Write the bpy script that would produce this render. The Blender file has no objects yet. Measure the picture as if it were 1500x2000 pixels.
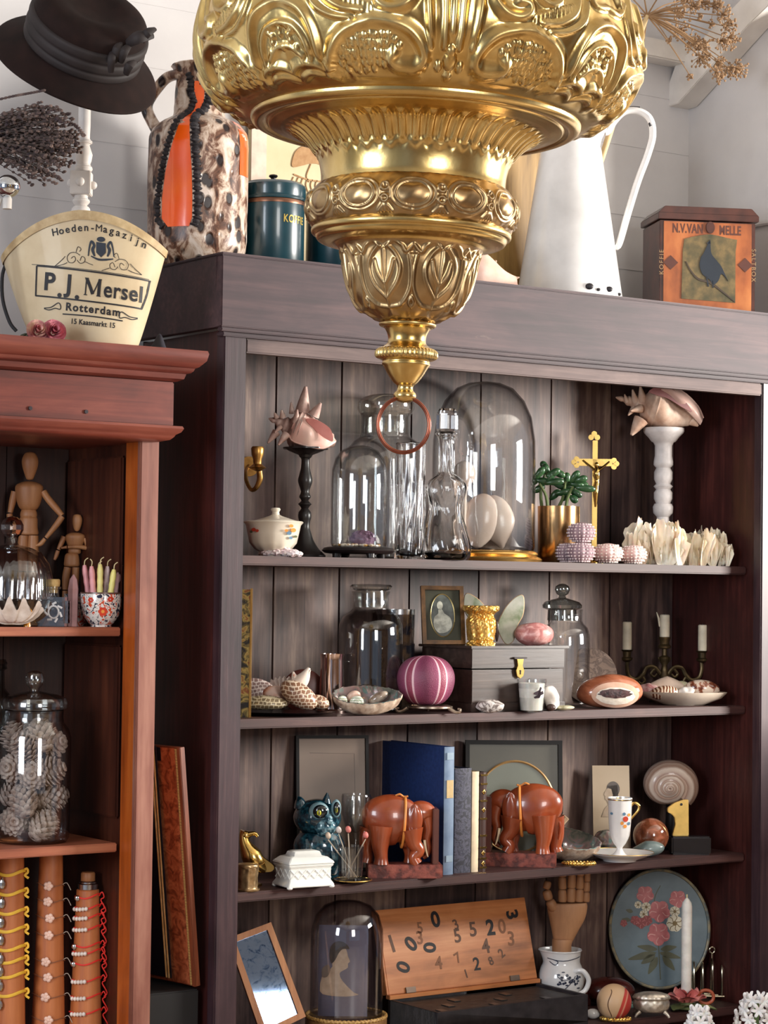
import bpy, bmesh, math, random
import numpy as np
from mathutils import Vector, Matrix
PI = math.pi
random.seed(7); np.random.seed(7)
sc = bpy.context.scene
COL = sc.collection
# ---------------------------------------------------------------- camera (telephoto view of the bookcase, which stands along world X)
FPX, YAW, PITCH, ROLL = 4412.8, .61593, .0342, .01282
def _basis():
    r = np.array([math.cos(YAW), -math.sin(YAW), 0]); f0 = np.array([math.sin(YAW), math.cos(YAW), 0]); u0 = np.array([0, 0, 1.])
    F = math.cos(PITCH)*f0+math.sin(PITCH)*u0; u = math.cos(PITCH)*u0-math.sin(PITCH)*f0
    return math.cos(ROLL)*r+math.sin(ROLL)*u, math.cos(ROLL)*u-math.sin(ROLL)*r, F
RR, UU, FF = _basis()
def ray(x, y): return (x-750)/FPX*RR-(y-1000)/FPX*UU+FF
CAM = np.array([-2.39007855, -3.94958241, 1.47])
def pj(P):
    q = np.array(P)-CAM
    return 750+FPX*(q@RR)/(q@FF), 1000-FPX*(q@UU)/(q@FF), (q@FF)/FPX
def spot(px, Y, z):                      # world X at which a point of depth Y and height z is seen in column px
    k = (px-750)/FPX; v = RR-k*FF
    return CAM[0]-(v[1]*(Y-CAM[1])+v[2]*(z-CAM[2]))/v[0]
cd = bpy.data.cameras.new('camera'); cam = bpy.data.objects.new('camera', cd); COL.objects.link(cam); sc.camera = cam
cd.sensor_fit = 'VERTICAL'; cd.sensor_height = 24; cd.lens = FPX*24/2000; cd.clip_start = .05; cd.clip_end = 100
m = Matrix.Identity(4)
for i in range(3):
    m[i][0], m[i][1], m[i][2], m[i][3] = RR[i], UU[i], -FF[i], CAM[i]
cam.matrix_world = m
# ---------------------------------------------------------------- light
sc.view_settings.view_transform = 'Standard'; sc.view_settings.look = 'None'
sc.view_settings.exposure = 0.17; sc.view_settings.gamma = 1.0; sc.view_settings.use_curve_mapping = False
sc.cycles.max_bounces = 10; sc.cycles.transparent_max_bounces = 24; sc.cycles.transmission_bounces = 10; sc.cycles.glossy_bounces = 5
sc.cycles.caustics_reflective = False; sc.cycles.caustics_refractive = False; sc.cycles.blur_glossy = .5
sc.cycles.use_denoising = True
w = bpy.data.worlds.new('world'); sc.world = w; w.use_nodes = True
nt = w.node_tree; bg = nt.nodes['Background']
bg.inputs['Color'].default_value = (.72, .80, 1.0, 1); bg.inputs['Strength'].default_value = .27
def window_light(name, loc, target, sx, sy, power, col=(1, 1, 1)):
    l = bpy.data.lights.new(name, 'AREA'); l.shape = 'RECTANGLE'; l.size = sx; l.size_y = sy; l.energy = power; l.color = col
    o = bpy.data.objects.new(name, l); COL.objects.link(o); o.location = loc
    o.rotation_euler = (Vector(target)-Vector(loc)).to_track_quat('-Z', 'Y').to_euler(); return o
window_light('window_light_right', (3.7, -2.3, 2.0), (.6, .2, 1.7), 1.0, 1.0, 290, (1, .95, .88))
window_light('window_light_behind', (-1.0, -5.6, 2.2), (.3, 0, 1.5), 1.1, 1.5, 75, (1, .97, .93))
window_light('window_light_left', (-3.9, -1.6, 2.1), (-.2, .2, 1.5), 1.2, 1.5, 80, (.86, .92, 1.0))
# ---------------------------------------------------------------- materials
def lin(c):
    return tuple((v/255/12.92 if v/255 <= .04045 else ((v/255+.055)/1.055)**2.4) for v in c)+(1,)
def newmat(name):
    mt = bpy.data.materials.new(name); mt.use_nodes = True
    n = mt.node_tree; return mt, n, n.nodes['Principled BSDF']
def coords(n, sc3, src='Object'):
    tc = n.nodes.new('ShaderNodeTexCoord'); mp = n.nodes.new('ShaderNodeMapping'); mp.inputs['Scale'].default_value = sc3
    n.links.new(tc.outputs[src], mp.inputs['Vector']); return mp.outputs['Vector']
def noise(n, vec, scale, detail=5, rough=.55, dist=0):
    t = n.nodes.new('ShaderNodeTexNoise'); t.inputs['Scale'].default_value = scale; t.inputs['Detail'].default_value = detail
    t.inputs['Roughness'].default_value = rough; t.inputs['Distortion'].default_value = dist; n.links.new(vec, t.inputs['Vector']); return t.outputs['Fac']
def ramp(n, fac, cols):
    r = n.nodes.new('ShaderNodeValToRGB'); e = r.color_ramp.elements
    while len(e) < len(cols): e.new(.5)
    for k, (p, c) in enumerate(cols): e[k].position = p; e[k].color = lin(c)
    n.links.new(fac, r.inputs['Fac']); return r.outputs['Color']
def bumpn(n, b, fac, strength, dist=.002):
    bn = n.nodes.new('ShaderNodeBump'); bn.inputs['Strength'].default_value = strength; bn.inputs['Distance'].default_value = dist
    n.links.new(fac, bn.inputs['Height']); n.links.new(bn.outputs['Normal'], b.inputs['Normal'])
_mc = {}
def mat(name, cols, sc=30, st=(1, 1, 1), rough=.5, metal=0, bump=0, bd=.002, coat=0, sss=0, dist=0, detail=5, tex='noise', spec=.5, em=0):
    if name in _mc: return _mc[name]
    mt, n, b = newmat(name)
    b.inputs['Roughness'].default_value = rough; b.inputs['Metallic'].default_value = metal
    b.inputs['Coat Weight'].default_value = coat; b.inputs['Coat Roughness'].default_value = .08
    b.inputs['Specular IOR Level'].default_value = spec
    if sss: b.inputs['Subsurface Weight'].default_value = sss; b.inputs['Subsurface Scale'].default_value = .01
    if isinstance(cols[0], (int, float)):
        c = cols; cols = [(.3, tuple(v*.9 for v in c)), (.7, tuple(min(255, v*1.06) for v in c))]
    v = coords(n, st)
    if tex == 'noise': f = noise(n, v, sc, detail, .55, dist)
    elif tex == 'voronoi':
        t = n.nodes.new('ShaderNodeTexVoronoi'); t.inputs['Scale'].default_value = sc; n.links.new(v, t.inputs['Vector']); f = t.outputs['Distance']
    elif tex == 'cells':
        t = n.nodes.new('ShaderNodeTexVoronoi'); t.inputs['Scale'].default_value = sc; n.links.new(v, t.inputs['Vector'])
        s2 = n.nodes.new('ShaderNodeSeparateColor'); n.links.new(t.outputs['Color'], s2.inputs[0]); f = s2.outputs[0]
    else:
        t = n.nodes.new('ShaderNodeTexWave'); t.wave_type = 'BANDS'; t.bands_direction = tex.upper(); t.inputs['Scale'].default_value = sc
        t.inputs['Distortion'].default_value = dist; t.inputs['Detail'].default_value = 3; n.links.new(v, t.inputs['Vector']); f = t.outputs['Fac']
    n.links.new(ramp(n, f, cols), b.inputs['Base Color'])
    if bump: bumpn(n, b, f, bump, bd)
    _mc[name] = mt; return mt
def wood(name, cols, axis='z', rough=.45, fine=90, coat=0, wear=None, island=0, bump=.25):
    if name in _mc: return _mc[name]
    mt, n, b = newmat(name)
    a = {'x': (.05, 1, 1), 'y': (1, .05, 1), 'z': (1, 1, .05)}[axis]
    v = coords(n, a); f = noise(n, v, fine, 8, .62, .4)
    big = noise(n, coords(n, tuple(.35+.65*q for q in a)), 9, 4, .6, .6)
    mx = n.nodes.new('ShaderNodeMath'); mx.operation = 'MULTIPLY_ADD'; n.links.new(big, mx.inputs[0]); mx.inputs[1].default_value = .8; 
    m2 = n.nodes.new('ShaderNodeMath'); m2.operation = 'MULTIPLY_ADD'; n.links.new(f, m2.inputs[0]); m2.inputs[1].default_value = .75; m2.inputs[2].default_value = -.28
    n.links.new(m2.outputs[0], mx.inputs[2]); fac = mx.outputs[0]
    if island:
        g = n.nodes.new('ShaderNodeNewGeometry'); m3 = n.nodes.new('ShaderNodeMath'); m3.operation = 'MULTIPLY_ADD'
        n.links.new(g.outputs['Random Per Island'], m3.inputs[0]); m3.inputs[1].default_value = island
        n.links.new(fac, m3.inputs[2]); fac = m3.outputs[0]
    c = ramp(n, fac, cols)
    if wear:
        wf = noise(n, coords(n, tuple(.3+.7*q for q in a)), wear[1], 7, .7, .8)
        r2 = n.nodes.new('ShaderNodeValToRGB'); r2.color_ramp.elements[0].position = wear[2]; r2.color_ramp.elements[1].position = wear[2]+.08
        n.links.new(wf, r2.inputs['Fac']); mm = n.nodes.new('ShaderNodeMix'); mm.data_type = 'RGBA'
        n.links.new(r2.outputs['Color'], mm.inputs[0]); n.links.new(c, mm.inputs[6]); mm.inputs[7].default_value = lin(wear[0]); c = mm.outputs[2]
    n.links.new(c, b.inputs['Base Color']); b.inputs['Roughness'].default_value = rough
    b.inputs['Coat Weight'].default_value = coat; b.inputs['Coat Roughness'].default_value = .25
    bumpn(n, b, f, bump, .001); _mc[name] = mt; return mt
def shell_glass(name, tint=(.96, .97, .97), edge=(.5, .5, .52), gl=.03, k=1.0):
    if name in _mc: return _mc[name]
    mt, n, b = newmat(name); n.nodes.remove(b); out = n.nodes['Material Output']
    lw = n.nodes.new('ShaderNodeLayerWeight'); lw.inputs['Blend'].default_value = .5
    pw = n.nodes.new('ShaderNodeMath'); pw.operation = 'POWER'; n.links.new(lw.outputs['Facing'], pw.inputs[0]); pw.inputs[1].default_value = 3.5
    ma = n.nodes.new('ShaderNodeMath'); ma.operation = 'MULTIPLY_ADD'; n.links.new(pw.outputs[0], ma.inputs[0]); ma.inputs[1].default_value = .55*k; ma.inputs[2].default_value = .085*k
    tr = n.nodes.new('ShaderNodeBsdfTransparent'); mc = n.nodes.new('ShaderNodeMix'); mc.data_type = 'RGBA'
    n.links.new(pw.outputs[0], mc.inputs[0]); mc.inputs[6].default_value = tint+(1,); mc.inputs[7].default_value = edge+(1,); n.links.new(mc.outputs[2], tr.inputs['Color'])
    gs = n.nodes.new('ShaderNodeBsdfGlossy'); gs.inputs['Roughness'].default_value = gl
    mx = n.nodes.new('ShaderNodeMixShader'); n.links.new(ma.outputs[0], mx.inputs[0]); n.links.new(tr.outputs[0], mx.inputs[1]); n.links.new(gs.outputs[0], mx.inputs[2])
    n.links.new(mx.outputs[0], out.inputs['Surface']); _mc[name] = mt; return mt
def crystal(name, col=(1, 1, 1), rough=.02, ior=1.5):
    if name in _mc: return _mc[name]
    mt, n, b = newmat(name); b.inputs['Base Color'].default_value = col+(1,); b.inputs['Transmission Weight'].default_value = 1
    b.inputs['Roughness'].default_value = rough; b.inputs['IOR'].default_value = ior; _mc[name] = mt; return mt
# ---------------------------------------------------------------- mesh building
class G:
    """collects geometry; with T it takes photo-like units (column, row) about the thing's base, otherwise metres"""
    def __init__(s, T=None):
        s.v = []; s.f = []; s.T = T; s.n = 0; s.mi = []
        s.k = T.s if T else 1.0; s.ox = T.px if T else 0; s.oy = T.by if T else 0; s.sg = -1 if T else 1
    def X(s, x): return x-s.ox
    def Z(s, y): return s.sg*(y-s.oy)
    def add(s, V, F):
        s.f += [tuple(i+s.n for i in f) for f in F]; s.v.append(np.asarray(V, float)); s.n += len(V); return s
    def mark(s): return len(s.v)
    def tr(s, mk, M):
        M = np.array(M)
        for i in range(mk, len(s.v)): s.v[i] = s.v[i]@M[:3, :3].T+M[:3, 3]
        return s
    def gridf(s, V, nu, nv, cu=False, cv=False):     # V[nv*nu]
        F = []
        for j in range(nv if cv else nv-1):
            j2 = (j+1) % nv
            for i in range(nu if cu else nu-1):
                i2 = (i+1) % nu; F.append((j*nu+i, j*nu+i2, j2*nu+i2, j2*nu+i))
        return s.add(V, F)
    def lathe(s, prof, cx=None, dy=0, seg=48, fn=None, sy=1.0, raw=False, smooth=0):
        """prof: [(radius, row)] from one end to the other"""
        p = np.array(prof, float)
        if smooth: p = catmull(p, smooth)
        r = p[:, 0]; z = s.sg*(p[:, 1]-s.oy) if not raw else p[:, 1]
        cxx = 0 if cx is None else s.X(cx)
        th = np.linspace(0, 2*PI, seg, endpoint=False); A, Rr = np.meshgrid(th, r); _, Zz = np.meshgrid(th, z)
        if fn is not None: Rr, Zz = fn(A, Rr, Zz)
        V = np.stack([cxx+Rr*np.sin(A), dy-Rr*np.cos(A)*sy, Zz], -1).reshape(-1, 3)
        s.gridf(V, seg, len(r), cu=True)
        for e in (0, len(r)-1):
            if r[e] > .01*max(r.max(), 1e-9):
                base = s.n-len(V)+e*seg; s.f.append(tuple(range(base, base+seg)) if e else tuple(range(base+seg-1, base-1, -1)))
        return s
    def shell(s, prof, t, **k):
        """open vessel with a wall: outer profile bottom->rim then back down inside, t thick"""
        p = [tuple(q) for q in prof]; inn = [(max(q[0]-t, .001), q[1]-(t if i == 0 else 0)*1.0*(-s.sg if False else 1)) for i, q in enumerate(p)]
        if s.sg > 0: inn[0] = (inn[0][0], p[0][1]+t)
        return s.lathe([(.001, p[0][1])]+p+inn[::-1]+[(.001, inn[0][1])], **k)
    def dome(s, prof, t, **k):
        """closed-top cover, open below: profile from foot to apex"""
        p = [tuple(q) for q in prof]; h = abs(p[-1][1]-p[0][1]); inn = []
        for q in p:
            f = abs(q[1]-p[0][1])/h; inn.append((max(q[0]-t, .001), q[1]+(t*f if s.sg < 0 else -t*f)))
        return s.lathe(p+inn[::-1], **k)
    def box(s, x0, x1, y0, y1, z0, z1, raw=False):
        if not raw: x0, x1, z0, z1 = s.X(x0), s.X(x1), s.Z(z0), s.Z(z1)
        V = [(x, y, z) for z in (z0, z1) for y in (y0, y1) for x in (x0, x1)]
        return s.add(V, [(0, 2, 3, 1), (4, 5, 7, 6), (0, 1, 5, 4), (2, 6, 7, 3), (0, 4, 6, 2), (1, 3, 7, 5)])
    def tube(s, pts, r, seg=8, closed=False, sm=0, raw=False, cap=True, flat=1.0):
        """pts: (x, depth, row)"""
        P = np.array(pts, float)
        if not raw: P = np.stack([P[:, 0]-s.ox, P[:, 1], s.sg*(P[:, 2]-s.oy)], -1)
        r = np.full(len(P), r, float) if np.isscalar(r) else np.array(r, float)
        if sm: q = catmull(np.column_stack([P, r]), sm, closed); P = q[:, :3]; r = np.abs(q[:, 3])
        n = len(P); tn = np.gradient(P, axis=0) if not closed else np.roll(P, -1, 0)-np.roll(P, 1, 0)
        tn /= np.linalg.norm(tn, axis=1)[:, None]+1e-12
        ref = np.array([0, 1., 0]) if abs(tn[0][1]) < .9 else np.array([1., 0, 0])
        nn = ref-tn[0]*(ref@tn[0]); nn /= np.linalg.norm(nn); V = []
        for i in range(n):
            nn = nn-tn[i]*(nn@tn[i]); nn /= np.linalg.norm(nn)+1e-12; bb = np.cross(tn[i], nn)
            for k in range(seg):
                a = 2*PI*k/seg; V.append(P[i]+r[i]*(math.cos(a)*nn*flat+math.sin(a)*bb))
        s.gridf(np.array(V), seg, n, cu=True, cv=closed)
        if cap and not closed:
            b = s.n-len(V); s.f.append(tuple(range(b+seg-1, b-1, -1))); s.f.append(tuple(range(b+(n-1)*seg, b+n*seg)))
        return s
    def ell(s, cx, dy, cy, rx, ry, rz, seg=24, rings=14, fn=None, raw=False, rot=0):
        if not raw: cx, cy = s.X(cx), s.Z(cy)
        u = np.linspace(0, 2*PI, seg, endpoint=False); t = np.linspace(0, PI, rings)
        U, Tt = np.meshgrid(u, t); D = np.stack([np.sin(Tt)*np.cos(U), np.sin(Tt)*np.sin(U), np.cos(Tt)], -1)
        V = D*np.array([rx, ry, rz]); V = V.reshape(-1, 3)
        if fn is not None: V = fn(V, D.reshape(-1, 3), U.ravel(), Tt.ravel())
        if rot: c, q = math.cos(rot), math.sin(rot); V = np.stack([V[:, 0]*c-V[:, 2]*q, V[:, 1], V[:, 0]*q+V[:, 2]*c], -1)
        return s.gridf(V+np.array([cx, dy, cy]), seg, rings, cu=True)
    def prism(s, pts, y0, y1, raw=False, sm=0, map=None):
        P = np.array(pts, float)
        if not raw: P = np.stack([P[:, 0]-s.ox, s.sg*(P[:, 1]-s.oy)], -1)
        if sm: P = catmull(P, sm, True)
        area = 0.5*np.sum(P[:, 0]*np.roll(P[:, 1], -1)-np.roll(P[:, 0], -1)*P[:, 1])
        if area < 0: P = P[::-1]
        n = len(P); V = [(p[0], y0, p[1]) for p in P]+[(p[0], y1, p[1]) for p in P]
        F = [tuple(range(n)), tuple(range(2*n-1, n-1, -1))]+[(i, i+n, (i+1) % n+n, (i+1) % n) for i in range(n)]
        return s.add(V, F)
    def disc(s, cx, cy, r, y0, y1, n=20, rz=None, raw=False, rot=0):
        rz = rz or r; a = [2*PI*k/n for k in range(n)]; c, q = math.cos(rot), math.sin(rot)
        return s.prism([(cx+r*math.cos(t)*c-rz*math.sin(t)*q, cy+r*math.cos(t)*q+rz*math.sin(t)*c) for t in a], y0, y1, raw=raw)
    def stroke(s, pts, w, y0, y1, sm=4, raw=False):
        """a flat pen stroke of width w along pts"""
        P = np.array(pts, float)
        if not raw: P = np.stack([P[:, 0]-s.ox, s.sg*(P[:, 1]-s.oy)], -1)
        if sm and len(P) > 2: P = catmull(P, sm)
        t = np.gradient(P, axis=0); t /= np.linalg.norm(t, axis=1)[:, None]+1e-12; nrm = np.stack([-t[:, 1], t[:, 0]], -1)
        n = len(P); ww = np.full(n, w/2) if np.isscalar(w) else np.interp(np.linspace(0, 1, n), np.linspace(0, 1, len(w)), w)/2
        a = P+nrm*ww[:, None]; b = P-nrm*ww[:, None]; V = []; F = []
        for i in range(n): V += [(a[i][0], y0, a[i][1]), (b[i][0], y0, b[i][1]), (b[i][0], y1, b[i][1]), (a[i][0], y1, a[i][1])]
        for i in range(n-1):
            for k in range(4): F.append((i*4+k, i*4+(k+1) % 4, (i+1)*4+(k+1) % 4, (i+1)*4+k))
        F += [(3, 2, 1, 0), tuple((n-1)*4+k for k in range(4))]
        return s.add(V, F)
    def text(s, body, x, y, h, rot=0, bold=0, sx=1.0, y0=0, t=.2, raw=False, space=1.0, shear=0, fn=None):
        """lettering in the x-z plane, h = capital height, centred at x,y"""
        cu = bpy.data.curves.new('t', 'FONT'); cu.body = body; cu.size = 1; cu.align_x = 'CENTER'; cu.align_y = 'CENTER'; cu.offset = bold; cu.space_character = space; cu.shear = shear
        cu.resolution_u = 4
        o = bpy.data.objects.new('t', cu); me = bpy.data.meshes.new_from_object(o)
        V = np.array([v.co[:] for v in me.vertices]).reshape(-1, 3); F = [tuple(p.vertices) for p in me.polygons]
        bpy.data.objects.remove(o); bpy.data.meshes.remove(me)
        if not len(V): return s
        V = V*(h/.72); V[:, 0] *= sx; c, q = math.cos(rot), math.sin(rot)
        px = V[:, 0]*c-V[:, 1]*q; pz = V[:, 0]*q+V[:, 1]*c
        if not raw: x, y = s.X(x), s.Z(y)
        W = np.stack([px+x, np.full(len(V), y0, float), pz+y], -1)
        if fn: W = fn(W)
        return s.add(W, F)
def catmull(P, k, closed=False):
    P = np.asarray(P, float); n = len(P); out = []
    for i in range(n if closed else n-1):
        if closed: a, b, c, d = P[(i-1) % n], P[i], P[(i+1) % n], P[(i+2) % n]
        else: a, b, c, d = P[max(i-1, 0)], P[i], P[i+1], P[min(i+2, n-1)]
        for j in range(k):
            t = j/k; out.append(.5*((2*b)+(c-a)*t+(2*a-5*b+4*c-d)*t*t+(3*b-3*c+d-a)*t**3))
    if not closed: out.append(P[-1])
    return np.array(out)
def mesh(name, g, m, parent=None, ang=40, bev=0, flatshade=False, merge=False):
    V = np.concatenate(g.v)*g.k; me = bpy.data.meshes.new(name); me.from_pydata(V.tolist(), [], g.f)
    if bev or merge:
        bm = bmesh.new(); bm.from_mesh(me); bmesh.ops.remove_doubles(bm, verts=bm.verts, dist=1e-6)
        if bev:
            ed = [e for e in bm.edges if len(e.link_faces) == 2 and e.calc_face_angle(0) > .6]
            bmesh.ops.bevel(bm, geom=ed, offset=bev*g.k, segments=2, affect='EDGES', clamp_overlap=True)
        bm.to_mesh(me); bm.free()
    me.validate()
    if not flatshade: me.shade_smooth(); me.set_sharp_from_angle(angle=math.radians(ang))
    me.materials.append(m); o = bpy.data.objects.new(name, me); COL.objects.link(o)
    if parent is not None: o.parent = parent.e if isinstance(parent, T) else parent
    return o
def tag(o, label, cat, group=None, kind=None):
    if label: o['label'] = label
    if cat: o['category'] = cat
    if group: o['group'] = group
    if kind: o['kind'] = kind
    return o
class T:
    """a thing: an empty at its base; px/Y/z say where it stands, part() hangs a mesh under it"""
    def __init__(s, name, label, cat, px=None, Y=None, z=None, rot='cam', group=None, loc=None, turn=0, single=False, kind=None):
        if isinstance(Y, tuple):             # stands on / in another thing t0: beside its middle by the column offset, dd further away
            t0, dd = Y; k = (px-t0.px)*t0.s; c, q = math.cos(YAW), math.sin(YAW); loc = (t0.loc[0]+k*c+dd*t0.s*q, t0.loc[1]-k*q+dd*t0.s*c, z)
        if loc is None: loc = (spot(px, Y, z), Y, z)
        s.loc = loc; s.px, s.by, s.s = pj(loc); s.rz = (-YAW if rot == 'cam' else 0)+turn; s.name = name; s.e = None
        s.meta = (label, cat, group, kind)
        if not single:
            s.e = bpy.data.objects.new(name, None); COL.objects.link(s.e); s.e.location = loc; s.e.rotation_euler = (0, 0, s.rz); s.e.empty_display_size = .02
            tag(s.e, *s.meta)
    def part(s, name, g, m, parent=None, label=None, **k):
        o = mesh(name, g, m, parent if parent is not None else s.e, **k)
        if label: o['label'] = label
        return o
    def one(s, g, m, **k):
        if s.e is not None: bpy.data.objects.remove(s.e)
        o = mesh(s.name, g, m, None, **k); o.location = s.loc; o.rotation_euler = (0, 0, s.rz); tag(o, *s.meta); s.e = o; return o
def struct(name, g, m, **k):
    o = mesh(name, g, m, None, **k); o['kind'] = 'structure'; return o
def Rm(ax, ang, piv=(0, 0, 0)):
    return Matrix.Translation(piv)@Matrix.Rotation(ang, 4, ax)@Matrix.Translation([-q for q in piv])
def copy_thing(root, loc=None, rz=None, label=None, group=None):
    r = root.copy(); COL.objects.link(r)
    if loc is not None: r.location = loc
    if rz is not None: r.rotation_euler = (0, 0, rz)
    if label: r['label'] = label
    if group: r['group'] = group
    for ch in list(root.children):
        c = ch.copy(); COL.objects.link(c); c.parent = r
        for g in ch.children: d = g.copy(); COL.objects.link(d); d.parent = c
    return r
def blob(seed, amp, freq=3):
    rs = np.random.RandomState(seed); W = rs.normal(size=(14, 3))*freq; ph = rs.uniform(0, 6.28, 14); am = rs.uniform(.3, 1, 14)
    def f(V, D, U, Tt):
        h = sum(am[i]*np.sin(D@W[i]+ph[i]) for i in range(14))/5; return V*(1+amp*h)[:, None]
    return f
# ---------------------------------------------------------------- shared materials
WALL = mat('white_painted_masonry', [(.3, (196, 193, 193)), (.7, (203, 200, 199))], sc=9, rough=.75, bump=.25, bd=.003, detail=9)
BK = [(.2, (30, 20, 26)), (.5, (56, 38, 44)), (.8, (84, 60, 62))]
BCX = wood('dark_stained_wood_along', BK, 'x', rough=.6, fine=70, wear=((112, 92, 86), 8, .66))
BCZ = wood('dark_stained_wood_upright', BK, 'z', rough=.42, fine=70, wear=((112, 92, 88), 6, .70))
BSH = wood('dark_shelf_wood', [(.2, (40, 20, 20)), (.55, (66, 38, 36)), (.85, (96, 64, 58))], 'x', rough=.55, fine=70)
BACK = wood('worn_back_boards', [(.25, (26, 18, 20)), (.46, (58, 42, 42)), (.66, (100, 78, 72)), (.85, (146, 122, 108))], 'z', rough=.55, fine=60, wear=((150, 128, 112), 7, .66), island=.16)
RDX = wood('red_brown_wood_along', [(.2, (62, 24, 20)), (.5, (108, 48, 38)), (.85, (148, 80, 62))], 'x', rough=.4, fine=50, coat=.15, wear=((66, 40, 40), 7, .68))
RDZ = wood('red_brown_wood_upright', [(.2, (96, 50, 40)), (.5, (134, 84, 70)), (.85, (168, 120, 102))], 'z', rough=.45, fine=50, wear=((178, 128, 96), 9, .72))
RDI = wood('orange_lit_wood', [(.2, (120, 50, 14)), (.5, (176, 84, 28)), (.85, (206, 116, 48))], 'z', rough=.35, fine=40, coat=.3)  # orange light on the inner jamb is put into this wood colour
RDP = wood('dark_red_panel_wood', [(.2, (36, 14, 10)), (.5, (70, 32, 20)), (.85, (104, 54, 34))], 'z', rough=.4, fine=50, coat=.2)
WPNT = mat('white_gloss_paint', [(.3, (206, 200, 194)), (.7, (222, 217, 210))], sc=14, rough=.4, bump=.1)
# ---------------------------------------------------------------- room
ZW = 3.3
g = G(); g.box(-3.2, 1.67, .42, .56, 0, ZW)
for zz in (2.44, 2.62, 2.30, 2.76):                     # faint joints of the painted block wall
    g.box(-3.2, 1.67, .4185, .42, zz, zz+.004)
struct('wall_back', g, WALL)
g = G(); g.box(1.67, 1.80, .02, .56, 0, ZW); struct('wall_right', g, WALL)
g = G(); g.box(1.80, 4.6, .02, .14, 0, ZW); struct('wall_side', g, WALL)
g = G(); g.box(-4.6, 4.6, -6.6, .6, -.05, 0); struct('floor', g, wood('floorboards', [(.2, (130, 108, 88)), (.8, (186, 164, 140))], 'y', rough=.4, fine=30))
g = G(); g.box(-4.6, 4.6, -6.6, .6, ZW, ZW+.06); struct('ceiling', g, mat('ceiling_paint', (206, 202, 196), rough=.8, sc=5))
g = G(); g.box(.75, 1.668, .36, .42, 2.845, 2.895); struct('trim_1', g, WPNT, bev=.004)
# diagonal roof brace running up along the right wall
g = G()
P = [(.425, 2.742), (.425, 2.80), (.40, 2.845), (.12, 2.99), (.03, 3.04), (.03, 2.95), (.13, 2.90), (.385, 2.745)]
V = [(1.60, y, z) for y, z in P]+[(1.668, y, z) for y, z in P]; n = len(P)
g.add(V, [tuple(range(n)), tuple(range(2*n-1, n-1, -1))]+[(i, i+n, (i+1) % n+n, (i+1) % n) for i in range(n)])
struct('trim_2', g, WPNT, bev=.002)
# sill ledge of the wall: a slanting raised seam low on the right wall
g = G(); g.box(1.655, 1.67, .03, .42, 2.40, 2.412); struct('trim_3', g, WALL, bev=.003)
# the rest of the shop behind the camera: walls with window openings in front of the daylight
g = G()
g.box(-4.6, -3.0, -6.6, -6.5, 0, ZW); g.box(-3.0, 1.2, -6.6, -6.5, 0, .9); g.box(1.2, 4.6, -6.6, -6.5, 0, ZW); g.box(-3.0, 1.2, -6.6, -6.5, 2.9, ZW)
struct('wall_behind', g, mat('ochre_wall', (150, 118, 84), rough=.8, sc=5))
# an added cupboard-shaped light blocker, unseen at the right: keeps the low daylight off the lower shelves
t_ = bpy.data.objects.new('added_light_blocker', None); COL.objects.link(t_); t_.location = (2.05, -.95, 0); t_.rotation_euler = (0, 0, .9)
tag(t_, 'added dark cupboard-shaped light blocker, unseen, right of the bookcase', 'light blocker')
g = G(); g.box(-.55, .55, -.2, .2, .08, 1.22); mesh('body', g, BCZ, t_, bev=.004)
g = G(); g.box(-.58, .58, -.23, .23, 1.22, 1.25); mesh('top', g, BCX, t_, bev=.004)
for x in (-.5, .5):
    for y in (-.15, .15): g = G(); g.box(x-.03, x+.03, y-.03, y+.03, 0, .08); mesh('foot', g, BCZ, t_)
for x0, x1 in ((-.54, -.005), (.005, .54)):
    g = G(); g.box(x0, x1, -.218, -.2005, .1, 1.20); d_ = mesh('door', g, BCZ, t_, bev=.003); g = G(); g.ell(x1-.03 if x0 < -.3 else x0+.03, -.228, .75, .012, .012, .012, raw=True); mesh('knob', g, mat('knob_brass', (190, 150, 90), rough=.3, metal=1), d_)
# ---------------------------------------------------------------- bookcase
bc = bpy.data.objects.new('bookcase', None); COL.objects.link(bc); bc.location = (.8, .17, 0)
tag(bc, 'tall dark purple-brown wooden open bookcase with deep plain cornice and worn plank back', 'bookcase')
class BC: e = bc
def bpart(name, g, m, **k):
    o = mesh(name, g, m, bc, **k); o.matrix_parent_inverse = Matrix.Translation((-.8, -.17, 0)); return o
S1, S2, S3, S4 = 1.537, 1.196, .837, .468
BT = 2.152
XL, XR, XE = .054, 1.531, 1.60
g = G(); g.box(0, XL, 0, .03, 0, 1.997); bpart('stile', g, BCZ, bev=.003)
g = G(); g.box(XR, XE, 0, .03, 0, 1.997); bpart('stile', g, BCZ, bev=.003)
g = G(); g.box(.003, .022, .03, .34, 0, 1.997); bpart('side_panel', g, wood('dark_side_wood', [(.2, (34, 14, 14)), (.5, (60, 26, 24)), (.85, (96, 48, 42))], 'z', rough=.4))
g = G(); g.box(XR+.012, XR+.031, .03, .34, 0, 1.997); bpart('side_panel', g, _mc['dark_side_wood'])
g = G(); g.box(-.022, XE+.02, -.024, .0, 2.0, 2.146); g.box(-.022, -.002, .0, .36, 2.0, 2.146); g.box(XE, XE+.02, 0, .36, 2.0, 2.146)
g.box(-.024, XE+.022, -.027, .36, 2.146, BT)
bpart('cornice', g, BCX, bev=.002)
g = G(); g.box(-.018, XE+.016, -.018, .0, 1.992, 2.0); g.box(-.008, XE+.006, -.008, .02, 1.983, 1.992); bpart('cornice_molding', g, BCX, bev=.002)
g = G(); g.box(XL, XR, .002, .026, 1.953, 1.983); bpart('top_rail', g, wood('pale_worn_rail', [(.2, (56, 42, 44)), (.5, (92, 74, 72)), (.85, (124, 104, 98))], 'x', rough=.65), bev=.003)
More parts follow.
